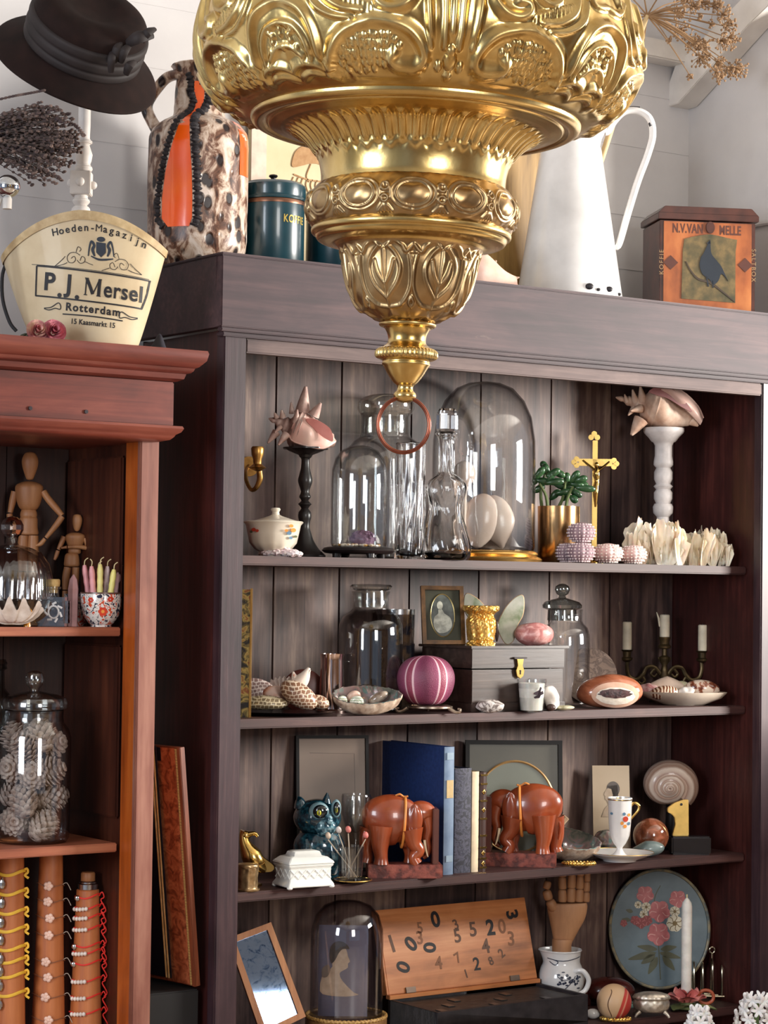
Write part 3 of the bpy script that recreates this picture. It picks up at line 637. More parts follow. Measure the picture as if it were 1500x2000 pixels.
for x, y, r_ in ((1142, 572, 8), (1182, 574, 7), (1160, 577, 4), (1204, 580, 4)):
    q = x-t.px; g.ell(x, -math.sqrt(104**2-q*q), y, r_, 3, r_*.8, 10, 6)
t.part('enamel_chips', g, mat('bare_iron_chip', (34, 30, 36), rough=.5))
# --- coffee tin with a blackbird
t = T('coffee_tin', 'old rectangular tin with a black bird picture and orange sides on the bookcase right end', 'tin', 1380, .10, BT, turn=.16)
TBR = mat('dark_brown_tin', [(.3, (46, 22, 18)), (.7, (84, 44, 34))], sc=20, rough=.35, coat=.3)
TOR = mat('orange_tin_print', [(.25, (96, 44, 22)), (.5, (160, 88, 44)), (.8, (196, 124, 68))], sc=14, rough=.4, coat=.3, st=(1, 1, .5))
k = .99
g = G(t); g.box(1284, 1478, 0, 120, t.by, 432); t.part('body', g, TBR, bev=1.5)
g = G(t); g.box(1280, 1484, -5, 124, 430, 418); g.prism([(1280, 418), (1484, 418), (1470, 404), (1294, 404)], -3, 122); t.part('lid', g, TBR, bev=1)
g = G(t); g.box(1292, 1470, -1.6, -.1, t.by-2, 434); t.part('orange_front', g, TOR)
g = G(t); g.prism([(1333, 468), (1350, 463), (1370, 459), (1384, 457), (1400, 459), (1420, 463), (1440, 466), (1437, 490), (1437, 590), (1328, 585), (1330, 490)], -3, -1.7)
t.part('picture_panel', g, mat('olive_foliage_print', [(.3, (56, 56, 34)), (.5, (88, 76, 46)), (.7, (124, 102, 62))], sc=34, rough=.45, coat=.2))
g = G(t)
g.prism([(1376, 486), (1384, 470), (1386, 484), (1388, 496), (1398, 508), (1408, 520), (1416, 536), (1422, 548), (1418, 542), (1408, 534), (1402, 548), (1392, 556), (1384, 546), (1370, 536), (1364, 520), (1366, 504), (1371, 496)], -4.4, -3.1, sm=3)
g.stroke([(1378, 540), (1382, 560)], 2.5, -4.4, -3.1); g.stroke([(1390, 548), (1392, 562)], 2.5, -4.4, -3.1); g.prism([(1377, 476), (1385, 468), (1386, 476)], -4.4, -3.1)
t.part('printed_black_bird', g, mat('blue_black_bird', (24, 34, 46), rough=.4))
g = G(t); g.stroke([(1336, 512), (1346, 530), (1362, 546), (1386, 552), (1412, 570), (1436, 588)], [2, 3, 4, 5, 3, 2], -4.2, -3.1); t.part('printed_branch', g, mat('branch_print', (58, 44, 30), rough=.5))
g = G(t); g.text('N.V.VAN', 1340, 448, 18, sx=.62, bold=.03, y0=-1.9, space=1.05); g.text('MELLE', 1426, 449, 18, sx=.62, bold=.03, y0=-1.9, space=1.05)
for cx in (1306, 1457): g.prism([(cx-15, 515), (cx, 501), (cx+15, 515), (cx, 529)], -2.6, -1.7)
t.part('printed_lettering', g, mat('dark_tin_ink', (78, 36, 24), rough=.5))
g = G(t); g.disc(1385, 444, 9, -5, -1.8, 20, 12); t.part('clasp', g, TBR, bev=1)
for wd_, x, r_ in (('KOFFIE', 1288, PI/2), ('SALTBOX', 1474, -PI/2)): g = G(t); g.text(wd_, x, 515, 9, rot=r_, y0=-1.9, space=1.3); t.part('edge_lettering', g, mat('tan_letters', (150, 120, 84), rough=.5))
# --- dried umbel flower standing in the jug
t = T('dried_hogweed', 'dried brown umbel seed head on a hollow stem, above the enamel jug', 'dried flower', 1258, .20, BT+.42)
g = G(t); N0 = (1262, 0, 28)
g.tube([(1170, 10, 330), (1215, 6, 180), (1240, 2, 92), N0], [6, 7, 6, 4.5], 10, sm=4); t.part('stem', g, mat('dry_stem', (206, 178, 130), rough=.6))
rs = np.random.RandomState(5); gr = G(t); gs = G(t); ends = [(1398, 8), (1380, 50), (1362, 30), (1200, 110), (1256, 106), (1300, 78), (1345, 145), (1390, 148), (1420, 128), (1437, 128), (1330, 40), (1352, 62), (1376, 74), (1395, 92), (1408, 60), (1400, 40), (1385, 20), (1360, 8), (1330, -6), (1300, -20), (1240, -26), (1200, -10), (1190, 30), (1212, 60), (1370, 100), (1412, 84), (1350, 90), (1404, 108), (1320, 12), (1340, 24)]
for i, (x, y) in enumerate(ends):
    dd = rs.uniform(-70, 70) if i > 6 else rs.uniform(-30, 30); r0 = np.array([1262, 0, 28.]); e = np.array([x, dd, y]); mid = (r0+e)/2+np.array([0, 0, -6]); gr.tube([r0, mid, e], [1.8, 1.3, 1.0], 5, sm=3)
    for k in range(34 if i > 6 else 12):
        a = rs.normal(size=3); a /= np.linalg.norm(a); out = (e-r0)/np.linalg.norm(e-r0); a = a+out*.8; a /= np.linalg.norm(a); L = rs.uniform(8, 26) if i > 6 else rs.uniform(5, 10)
        q = e+a*L; gr.tube([e, q], [.7, .5], 4, cap=False)
        gs.ell(q[0], q[1], q[2], rs.uniform(1.8, 3.4), 2, rs.uniform(1.8, 3.2), 6, 5)
t.part('rays', gr, mat('dry_rays', (150, 116, 80), rough=.7)); o = t.part('seeds', gs, mat('dry_seeds', [(.3, (104, 76, 52)), (.7, (176, 142, 106))], sc=40, rough=.8)); o['kind'] = 'stuff'
# --- hat on its white turned stand
t = T('hat_stand', 'white painted turned wooden stand carrying the brown hat behind the hat box', 'stand', 155, .20, RT)
g = G(t); bb = t.by
g.lathe([(46, bb), (46, bb-8), (30, bb-14), (14, bb-22), (16, 440), (18, 425), (19, 412), (17, 404), (10, 400), (16, 396), (18, 390), (12, 386), (14, 380)], seg=32, cx=153)
g.lathe([(14, 334), (17, 330), (18, 326), (12, 320), (15, 312), (17, 300), (12, 285), (10, 280), (17, 277), (17, 274), (11, 270), (12, 240), (12, 150)], seg=32, cx=157)
g.box(133, 173, -20, 20, 380, 334); g.ell(153, -20, 356, 9, 6, 9); g.ell(176, 0, 360, 8, 8, 8); g.ell(131, 0, 356, 6, 8, 8)
t.part('post', g, mat('chipped_white_paint', [(.3, (214, 206, 200)), (.7, (226, 220, 214))], rough=.5), bev=1.5)
t = T('hat', 'dark brown velvet brimmed hat with ribbon bow hanging on the white stand, top left', 'hat', 166, .16, RT+.42)
t.X_ = lambda x: x-t.px
mk_t = (150, 110); tilt = math.radians(-26)     # brim plane tilts down to the right and towards the viewer
HM = mat('brown_velvet', [(.3, (24, 14, 12)), (.7, (38, 23, 20))], sc=24, rough=.85, spec=.2, bump=.15); HMB = mat('brown_ribbon', [(.3, (26, 18, 18)), (.7, (38, 28, 28))], sc=20, rough=.7)
Mh = Matrix.Translation((mk_t[0]-t.px+8, 0, t.by-mk_t[1]+22))@Matrix.Rotation(math.radians(27), 4, 'Y')@Matrix.Rotation(math.radians(40), 4, 'X')
def hatpart(prof, seg=72, fn=None, sy=.9):
    g = G(t); g.lathe(prof, seg=seg, raw=True, fn=fn, sy=sy, smooth=4); g.tr(0, Mh); return g
wv = lambda A, R, Z: (R*(1+.015*np.sin(3*A)), Z+8*np.sin(2*A+1)*np.clip((R-100)/70, 0, 1))
t.part('brim', hatpart([(92, -8), (110, -16), (140, -34), (163, -46), (168, -45), (166, -40), (142, -26), (112, -8), (92, 2)], fn=wv), HM)
t.part('crown', hatpart([(110, -8), (112, 20), (114, 50), (112, 72), (98, 88), (70, 92), (40, 84), (.5, 80)], fn=lambda A, R, Z: (R, Z+0*A)), HM)
t.part('hat_band', hatpart([(112, -8), (119, -6), (120, 4), (118, 10), (121, 16), (121, 26), (118, 32), (121, 40), (120, 52), (114, 56)]), HMB)
g = G(t)
for i, (x, y, a, l, wd) in enumerate([(238, 118, 1.25, 46, 9), (252, 122, 1.1, 40, 9), (228, 135, 1.45, 50, 8), (280, 95, .35, 50, 13), (262, 150, 1.0, 30, 9), (296, 86, .8, 34, 9)]):
    c, s_ = math.cos(a), math.sin(a); g.tube([(x-c*l/2, -88, y+s_*l/2), (x, -104, y), (x+c*l/2, -84, y-s_*l/2)], [wd*.7, wd, wd*.5], 10, sm=4, flat=.6)
t.part('ribbon_bow', g, HMB)
# --- hat box bucket
t = T('hat_box', 'cream oval hat box printed with black lettering and a crest, on the left cabinet', 'hat box', 168, .03, RT)
bb = t.by; CRM = mat('cream_fibreboard', [(.25, (196, 174, 138)), (.5, (214, 194, 158)), (.8, (222, 206, 174))], sc=12, rough=.6, coat=.1)
BX0, BX1, TX0, TX1 = 72, 268, 2, 322
def hb(s_, a):                               # s_ 0 bottom .. 1 rim ; a angle
    x0 = BX0+(TX0-BX0)*(s_**.8); x1 = BX1+(TX1-BX1)*(s_**.9); cx = (x0+x1)/2; rx = (x1-x0)/2; ry = rx*.62
    u = -math.sin(a); xx = cx+rx*math.sin(a); top = 426+62*abs(math.sin(a))**2.2+(20 if math.sin(a) < 0 else 0)*abs(math.sin(a)); z0 = bb
    return (xx-t.px, -ry*math.cos(a), (bb-z0)+(z0-top)*s_)
def hbgrid(s0, s1, out, ns=16, na=96):
    V = []
    for j in range(ns):
        for k in range(na):
            a = 2*PI*k/na; x, y, z = hb(s0+(s1-s0)*j/(ns-1), a); V.append((x+out*math.sin(a), y-out*math.cos(a), z))
    return np.array(V)
g = G(t); V = hbgrid(0, 1, 0); g.gridf(V, 96, 16, cu=True); V2 = hbgrid(1, .02, -3); g.gridf(V2, 96, 16, cu=True)
g.f.append(tuple(range(95, -1, -1))); g.f.append(tuple(96*16+96*15+k for k in range(96))); V3 = np.concatenate([V[-96:], V2[:96]]); g.gridf(V3, 96, 2, cu=True)
t.part('body', g, CRM)
g = G(t); g.gridf(hbgrid(.93, 1.0, 3, 3), 96, 3, cu=True); g.gridf(hbgrid(1.0, 1.0, 0, 2), 96, 2, cu=True)
V = np.concatenate([hbgrid(1, 1, 3, 2)[:96], hbgrid(1, 1, -4, 2)[:96]]); g.gridf(V, 96, 2, cu=True); t.part('rim_band', g, mat('worn_rim_edge', [(.3, (170, 140, 96)), (.7, (214, 190, 146))], sc=40, rough=.6))
g = G(t); lidg = hbgrid(.985, .985, -5, 2)[:96]; c = lidg.mean(0); g.add(np.vstack([lidg, c]), [(i, (i+1) % 96, 96) for i in range(96)]); t.part('top_cover', g, CRM)
def hbmap(out):                              # picture point -> point on the near side of the box
    A = np.linspace(-PI/2, PI/2, 301); SS = np.linspace(0, 1, 201); pts = np.array([[hb(s_, a) for a in A] for s_ in SS]).reshape(-1, 3)
    def f(W):
        W2 = W.copy()
        for i in range(len(W)):
            k = np.argmin((pts[:, 0]-W[i, 0])**2+(pts[:, 2]-W[i, 2])**2); W2[i, 1] = pts[k, 1]-out+W[i, 1]
        return W2
    return f
hm = hbmap(1.2); g = G(t); RO = -.085
def hbt(s_, x, y, h, **k): g.text(s_, x, y, h, y0=0, **k)
arcs = 'Hoeden-Magazijn'; n = len(arcs)
for i, ch in enumerate(arcs):
    u = i/(n-1); x = 117+u*168; y = 468-22*math.sin(u*PI*.92)*.55+u*u*26-6*u; g.text(ch, x, y, 14, rot=-(-.18+u*.48), sx=.95, bold=(0 if ch == 'M' else .016))
g.text('P', 105, 562, 33, rot=RO, sx=.95, bold=.03); g.text('.', 126, 575, 33, rot=RO, bold=.03); g.text('J', 144, 566, 33, rot=RO, sx=.95, bold=.03); g.text('.', 160, 579, 33, rot=RO, bold=.03)
[g.stroke(q, w_, 0, .1, sm=5) for q, w_ in (([(178, 554), (176.5, 569), (175, 585)], 2.4), ([(178, 554), (184, 569), (189, 584)], 6), ([(189, 584), (196, 570), (202, 556)], 2.2), ([(203, 556), (201.5, 571), (200, 587)], 6), ([(172, 585), (175, 585.3), (178.5, 585.6)], 1.8), ([(196, 587), (200, 587.4), (204, 587.8)], 1.8), ([(175, 553.5), (178, 554), (182, 554.4)], 1.8), ([(201, 555.6), (204, 556), (207, 556.3)], 1.8))]; g.text('ersel', 246, 578, 31, rot=RO, sx=.8, bold=.02, space=1.08)
g.text('Rotterdam', 189, 613, 15, rot=RO, sx=.95, bold=.03, space=1.22); g.text('15 Kaasmarkt 15', 189, 639, 10, rot=RO*.9, sx=.85, bold=.02, space=1.05)
g.stroke([(131, 622), (188, 626), (245, 632)], 2.4, 0, .1)
for q in ([(80, 530), (183, 541), (296, 552)], [(77, 586), (175, 597), (280, 606)], [(80, 530), (78.5, 558), (77, 587)], [(294, 552), (288, 580), (279, 606)]): g.stroke(q, 3, 0, .1, sm=10)
g.stroke([(70, 527), (180, 538), (293, 549)], 1.0, 0, .1, sm=10)
for s_ in (1, -1):                           # little shoes and the scrolls
    cx = 112 if s_ > 0 else 254; cy = 607 if s_ > 0 else 621
    g.stroke([(cx-18*s_, cy+3), (cx-4*s_, cy+2), (cx+10*s_, cy-6), (cx+15*s_, cy-1), (cx+14*s_, cy+6), (cx+4*s_, cy+4), (cx-8*s_, cy+7), (cx-18*s_, cy+4)], 1.8, 0, .1)
    X0 = 148 if s_ > 0 else 248; Y0 = 517 if s_ > 0 else 527; sc_ = -s_
    for q in ([(0, 0), (6, -4), (9, 2), (4, 8), (-5, 7), (-8, -2), (-2, -10), (9, -11), (18, -6)], [(18, 4), (22, -4), (28, 0), (26, 7), (18, 9), (12, 3)], [(-8, 8), (-18, 12), (-34, 15)], [(-34, 15), (-20, 4), (-12, -4)], [(28, 6), (38, 10), (44, 12)], [(10, -12), (14, -22), (20, -18), (17, -13)]):
        g.stroke([(X0+a*sc_*-1*.95, Y0+b_) for a, b_ in q], 1.1, 0, .1, sm=4)
for i in range(len(g.v)): g.v[i] = hm(g.v[i])
t.part('printed_lettering', g, BLACKINK)
g = G(t); 
g.prism([(196, 485), (214, 487), (214, 505), (205, 514), (196, 505)], -.1, 0); g.disc(205, 480, 8, -.1, 0, 12, 5)
for s_ in (1, -1):
    g.stroke([(205+s_*12, 512), (205+s_*16, 500), (205+s_*13, 492), (205+s_*18, 484), (205+s_*22, 496), (205+s_*24, 512)], [3, 6, 5, 4, 3, 2], -.1, 0)
g.stroke([(186, 512), (200, 518), (214, 518), (228, 516)], [2, 4, 4, 2], -.1, 0)
for i in range(len(g.v)): g.v[i] = hm(g.v[i])
t.part('printed_crest', g, mat('crest_ink', (46, 54, 66), rough=.6))
g = G(t); g.tube([(8, -4, 520), (3, -8, 545), (6, -12, 590), (20, -14, 632), (34, -14, 650)], 3.5, 8, sm=5, flat=.5); t.part('strap', g, BLACKINK)
# --- dark crumpled gauze beside the box
t = T('gauze_scarf', 'dark crumpled gauze cloth lying beside the hat box', 'cloth', 290, .07, RT)
g = G(t); V = []; nn = 30
for j in range(nn):
    for i in range(nn):
        u, v_ = i/(nn-1), j/(nn-1); h = (20*math.sin(u*5+v_*3)**2+44*math.exp(-((u-.8)/.16)**2-((v_-.5)/.5)**2))*math.sin(u*PI)**.4*math.sin(v_*PI)**.3; V.append((-42+u*84, -34+v_*70, max(.8, h*.85)))
V = np.array(V); g.gridf(V, nn, nn); g.gridf((V-np.array([0, 0, .7]))[::-1], nn, nn); t.one(g, mat('dark_gauze', (38, 37, 48), rough=.8))
# --- dried roses
for (px, py, lab, cols_, rr_) in ((75, 632, 'dried rose bud with cream and pink petals lying before the hat box', [(.35, (196, 104, 122)), (.6, (240, 206, 180))], 22), (107, 634, 'dried dusky pink open rose at the foot of the hat box', [(.3, (176, 84, 100)), (.7, (226, 150, 158))], 23)):
    t = T('dried_rose', lab, 'dried flower', px, -.05 if px < 90 else -.06, RT, group=None); g = G(t); 
    for L_ in range(5):
        for k in range(5):
            a = 2*PI*k/5+L_*.7; r_ = rr_*(.25+.16*L_); mk = g.mark(); V = []
            for j in range(6):
                for i in range(7):
                    u = (i/6-.5)*1.5; v_ = j/5; rad = r_*(.35+.85*v_); V.append((rad*math.sin(a+u), -rad*math.cos(a+u), rr_*(1.15*v_*(1-.16*L_))-1.2*math.cos(u*3)*v_))
            V = np.array(V); g.gridf(V, 7, 6); g.gridf((V*np.array([.93, .93, 1]))[::-1], 7, 6)
    g.tr(0, Matrix.Translation((0, 0, rr_*.82))@Matrix.Rotation(1.25, 4, 'X')@Matrix.Rotation(.4, 4, 'Y')@Matrix.Translation((0, 0, -rr_*.6))); t.part('petals', g, mat('rose_%d' % px, cols_, sc=60, rough=.7))
    g = G(t); g.tube([(px-8, 8, t.by-4), (px-22, 6, t.by-3), (px-44, -2, t.by-3)], [3, 2, 1.5], 6, sm=3)
    for q in (-20, -30): g.ell(px+q, 3, t.by-7, 9, 5, 3.2, 10, 6, rot=.4)
    t.part('stem', g, mat('dried_green_stem', (62, 66, 48), rough=.8))
# --- lavender bunch
t = T('dried_lavender', 'bunch of dried dark lavender reaching in from the left edge', 'dried flowers', 20, .06, RT+.20)
rs = np.random.RandomState(11); gst = G(t); gf = G(t)
for i in range(170):
    y1 = rs.uniform(205, 345); x1 = 158-abs(y1-268)*.5-rs.uniform(0, 70); dd = rs.uniform(-60, 60)
    x0, y0 = -92, 285+rs.uniform(-10, 10); my = (y0+y1)/2+rs.uniform(-14, 4); P = catmull(np.array([(x0, dd*.2, y0), ((x0+x1)/2, dd*.7, my-6), (x1, dd, y1+rs.uniform(0, 8))]), 7)
    gst.tube(P, .8, 4, cap=False); L = len(P)
    for k in range(L-9, L):
        p = P[max(k, 0)]; gf.ell(p[0]+rs.uniform(-2, 2), p[1]+rs.uniform(-3, 3), p[2]+rs.uniform(-3, 3), rs.uniform(3.5, 5.5), 3.2, rs.uniform(2.4, 3.8), 6, 5, rot=rs.uniform(-.6, .6))
for P in ([(-20, 0, 196), (20, 0, 186), (50, 0, 180), (80, 0, 174)], [(20, -30, 318), (60, -30, 338), (112, -30, 362)], [(100, 0, 232), (140, 0, 240), (160, 0, 262)]):
    P = catmull(np.array(P, float), 6); gst.tube(P, .9, 4, cap=False)
    for p in P: gf.ell(p[0], p[1], p[2], 5, 3, 2.8, 6, 5, rot=.3)
t.part('stems', gst, mat('lavender_stem', (84, 74, 70), rough=.9)); o = t.part('flowers', gf, mat('lavender_flower', [(.3, (50, 42, 50)), (.5, (88, 72, 68)), (.75, (140, 118, 108))], sc=60, rough=.95)); o['kind'] = 'stuff'
t = T('glass_vase', 'tall pale glass vase holding the lavender bunch, just beyond the left edge', 'vase', -92, .06, RT); g = G(t); g.lathe([(30, t.by), (34, t.by-8), (28, 380), (22, 300), (26, 262), (23, 262), (19, 300), (25, 380), (30, t.by-12), (.5, t.by-10)], seg=40); t.one(g, shell_glass('pale_vase_glass'))
t = T('silvered_ball', 'clear silvered glass ball stopper hanging under the lavender at the left edge', 'ball', 14, .02, RT+.255)
g = G(t); g.ell(14, 0, 364, 25, 25, 23, 32, 20); t.part('ball', g, mat('silvered_glass', (226, 232, 238), rough=.06, metal=1)); g = G(t); g.lathe([(9, t.by), (9, 388), (6, 384), (8, 380)], cx=14); g.tube([(0, 0, 388), (-12, 0, 430), (-14, 0, 640)], 5, 8); t.part('stem', g, WPNT)
# ---------------------------------------------------------------- contents of the red-brown cabinet
R1, R2, R3 = 1.387, .955, .46
MW = wood('pale_mannequin_wood', [(.3, (150, 96, 58)), (.7, (190, 134, 88))], 'z', rough=.5, fine=40)
def mannequin(label, px, Y, cx, H, segs):
    t = T('artist_mannequin', label, 'mannequin', px, Y, R1)
    for name, prof, x, extra in segs['lathes']:
        g = G(t); g.lathe(prof, cx=x, seg=28, smooth=4, sy=.75); t.part(name, g, MW)
    for name, pts, r in segs['limbs']:
        g = G(t); g.tube(pts, r, 12, sm=4); t.part(name, g, MW)
    return t
def by_(px, Y): return pj((spot(px, Y, R1), Y, R1))[1]
b0 = by_(60, .29)
mannequin('large jointed wooden artist mannequin with one arm bent out, upper shelf of the red cabinet', 60, .29, 55, 0, {
 'lathes': [('head', [(.5, 882), (10, 885), (16, 897), (15, 912), (9, 930), (6, 936), (.5, 938)], 53, 0), ('torso', [(.5, 940), (12, 941), (26, 948), (27, 962), (22, 985), (14, 996), (.5, 998)], 52, 0), ('waist', [(.5, 992), (13, 994), (16, 1010), (.5, 1014)], 52, 0), ('hips', [(.5, 1008), (16, 1010), (18, 1030), (19, 1044), (.5, 1046)], 52, 0)],
 'limbs': [('upper_arm', [(80, 0, 960), (90, -2, 974), (104, -3, 990), (118, -4, 1006)], [7, 7, 7, 5.5]), ('forearm', [(118, -4, 1008), (108, -6, 1024), (88, -7, 1050)], [6, 6, 4]), ('hand', [(86, -7, 1052), (78, -7, 1062), (68, -7, 1066)], [4, 4.5, 2]),
           ('upper_arm', [(24, 0, 960), (20, 0, 980), (16, -2, 1002)], [7, 7, 5]), ('forearm', [(15, -3, 1005), (20, -8, 1030), (30, -12, 1048)], [6, 5, 4]),
           ('thigh', [(43, 0, 1046), (42, 0, 1075), (42, 0, 1115)], [10, 11, 8]), ('thigh', [(62, 0, 1046), (62, 0, 1075), (62, 0, 1115)], [10, 11, 8]),
           ('shin', [(42, 0, 1118), (42, 0, 1160), (42, 0, b0-26)], [8, 9, 6]), ('shin', [(62, 0, 1118), (62, 0, 1160), (62, 0, b0-26)], [8, 9, 6]),
           ('foot', [(42, 3, b0-21), (42, -18, b0-18)], [6, 5]), ('foot', [(62, 3, b0-21), (62, -18, b0-18)], [6, 5]), ('stand', [(52, 0, b0), (52, 0, b0-12)], [45, 44])]})
b0 = by_(142, .27)
mannequin('small jointed wooden artist mannequin with folded arm, standing behind the candle bowl', 142, .27, 145, 0, {
 'lathes': [('head', [(.5, 1004), (7, 1006), (10, 1014), (9, 1024), (5, 1035), (.5, 1038)], 147, 0), ('torso', [(.5, 1040), (10, 1041), (19, 1046), (18, 1056), (12, 1068), (.5, 1070)], 144, 0), ('waist', [(.5, 1066), (10, 1068), (12, 1080), (.5, 1084)], 143, 0), ('hips', [(.5, 1080), (12, 1082), (15, 1096), (14, 1106), (.5, 1107)], 138, 0)],
 'limbs': [('upper_arm', [(122, 0, 1048), (116, -1, 1064), (112, -2, 1074)], [5.5, 5, 4]), ('forearm', [(111, -3, 1076), (108, -4, 1086), (105, -5, 1094)], [4, 4, 2.5]),
           ('upper_arm', [(164, 0, 1052), (168, -3, 1062), (168, -4, 1068)], [5.5, 5, 4]), ('forearm', [(166, -6, 1070), (150, -13, 1068), (132, -14, 1069)], [4.5, 4, 3]), ('hand', [(130, -14, 1069), (119, -13, 1071)], [3, 2]),
           ('thigh', [(130, 0, 1108), (127, 0, 1128), (126, 0, 1152)], [7, 7.5, 5.5]), ('thigh', [(146, 0, 1108), (146, 0, 1130), (146, 0, 1152)], [7, 7, 5.5]),
           ('shin', [(126, 0, 1154), (126, 0, 1180), (126, 0, b0-18)], [5.5, 6, 4]), ('shin', [(146, 0, 1154), (146, 0, 1180), (146, 0, b0-18)], [5.5, 6, 4]), ('foot', [(126, 2, b0-14), (126, -12, b0-12)], [4, 3.5]), ('foot', [(146, 2, b0-14), (146, -12, b0-12)], [4, 3.5]), ('stand', [(140, 0, b0), (140, 0, b0-9)], [30, 29])]})
GLS = shell_glass('clear_shell_glass'); GLD = shell_glass('clear_shell_glass_dark', (.80, .84, .84), (.34, .36, .37), .03, 1.1)
CRY = crystal('cut_crystal'); CRT = crystal('smoky_crystal', (.86, .84, .86), .04)
CORK = mat('cork', [(.3, (180, 142, 84)), (.7, (222, 190, 130))], sc=90, rough=.8, bump=.4)
t = T('glass_butter_dome', 'cut-glass domed dish with a round faceted crystal knob, left edge of the red cabinet shelf', 'dish', 20, .17, R1)
g = G(t); cut = lambda A, R, Z: (R+1.6*np.abs(np.sin(A*18+Z*.09))*np.clip((R-30)/20, 0, 1)*(np.abs(np.sin(A*2+.6)) > .35)+1.6*np.abs(np.sin(A*18-Z*.09))*(np.abs(np.sin(A*2+.6)) <= .35)*np.clip((R-30)/20, 0, 1), Z)
g.lathe([(80, 1170), (81, 1160), (80, 1130), (72, 1100), (56, 1078), (34, 1068), (14, 1064), (10, 1056), (9, 1048), (.5, 1046), (.5, 1052), (6, 1064), (28, 1074), (52, 1086), (66, 1106), (74, 1130), (76, 1160), (76, 1170)], seg=180, fn=cut)
t.part('dome', g, shell_glass('cut_dome_glass', (.9, .9, .9), (.5, .5, .52), .08, 1.8)); g = G(t); g.ell(20, 0, 1030, 23, 23, 22, 12, 8); t.part('knob', g, CRY, flatshade=True)
g = G(t); g.lathe([(60, t.by), (64, t.by-6), (84, 1178), (88, 1172), (84, 1171), (.5, 1176)], seg=64); t.part('plate', g, GLD)
t = T('clam_shell', 'white ridged giant clam shell at the left edge of the red cabinet shelf', 'seashell', 22, .085, R1)
g = G(t); V = []; nu, nv = 110, 14
for sgn in (1, 0):
    V = []
    for j in range(nv):
        for i in range(nu):
            u = i/(nu-1)*2-1; v_ = j/(nv-1); wave = .5+.5*math.cos(u*PI*4.2+.5); rx = 60*v_**.6; x = u*rx; z = 8+(26+26*wave)*v_**1.6-9*u*u*v_; y = -24*v_**.5*(1-.3*u*u)-4*wave*v_+(2.4 if sgn else 0)
            V.append((x, y+12, z-1.5*abs(math.sin(v_*26))*.5))
    V = np.array(V); g.gridf(V if sgn else V[::-1], nu, nv)
t.part('valve', g, mat('clam_white', [(.3, (196, 174, 156)), (.7, (236, 222, 208))], sc=40, rough=.6, bump=.3))
g = G(t); V = V*np.array([1.02, -.6, .8])+np.array([0, 14, -1.5]); V[:, 2] = np.maximum(V[:, 2], .3); g.gridf(V, nu, nv); t.part('lower_valve', g, _mc['clam_white'])
t = T('amber_bead', 'polished amber bead standing behind the clam shell', 'bead', 58, .095, R1); g = G(t); g.ell(53, 0, t.by-27, 10, 9, 12, 20, 14); g.lathe([(7, t.by), (7, t.by-4), (3, t.by-16)], cx=53, seg=16); t.one(g, mat('amber', (196, 128, 30), rough=.15, coat=.5))
t = T('glass_bottle', 'small square cut-glass bottle with a cork stopper on the red cabinet shelf', 'bottle', 102, .12, R1)
g = G(t); 
def rsq(w, d, y0, y1, k=10, ch=6): g.box(102-w, 102+w, -d, d, y0, y1)
rsq(33, 26, t.by, 1166); t.part('body', g, shell_glass('bottle_glass', (.9, .9, .9), (.6, .6, .62), .05, 3.0), bev=7)
g = G(t); g.lathe([(12, 1165.5), (11, 1160), (11, 1152), (15, 1150), (15, 1146), (10, 1145), (9, 1160), (.5, 1162)], cx=103, seg=32); t.part('neck', g, GLS)
g = G(t)
for i in range(7): a = 2*PI*i/7; g.tube([(108+12*math.cos(a), -26.8, 1195+15*math.sin(a)), (108+18*math.cos(a+.5), -26.8, 1195+20*math.sin(a+.5))], 2.4, 6)
g.tube([(108+10*math.cos(a), -27, 1195+12*math.sin(a)) for a in np.linspace(0, 2*PI, 16, endpoint=False)], 2, 6, closed=True)
t.part('moulded_flower', g, mat('frosted_relief', (214, 214, 216), rough=.25, coat=.5))
g = G(t); g.lathe([(8.6, 1158), (9, 1146), (12, 1145.5), (13, 1140), (13, 1133), (11, 1131), (.5, 1131)], cx=103, seg=24); t.part('cork', g, CORK)
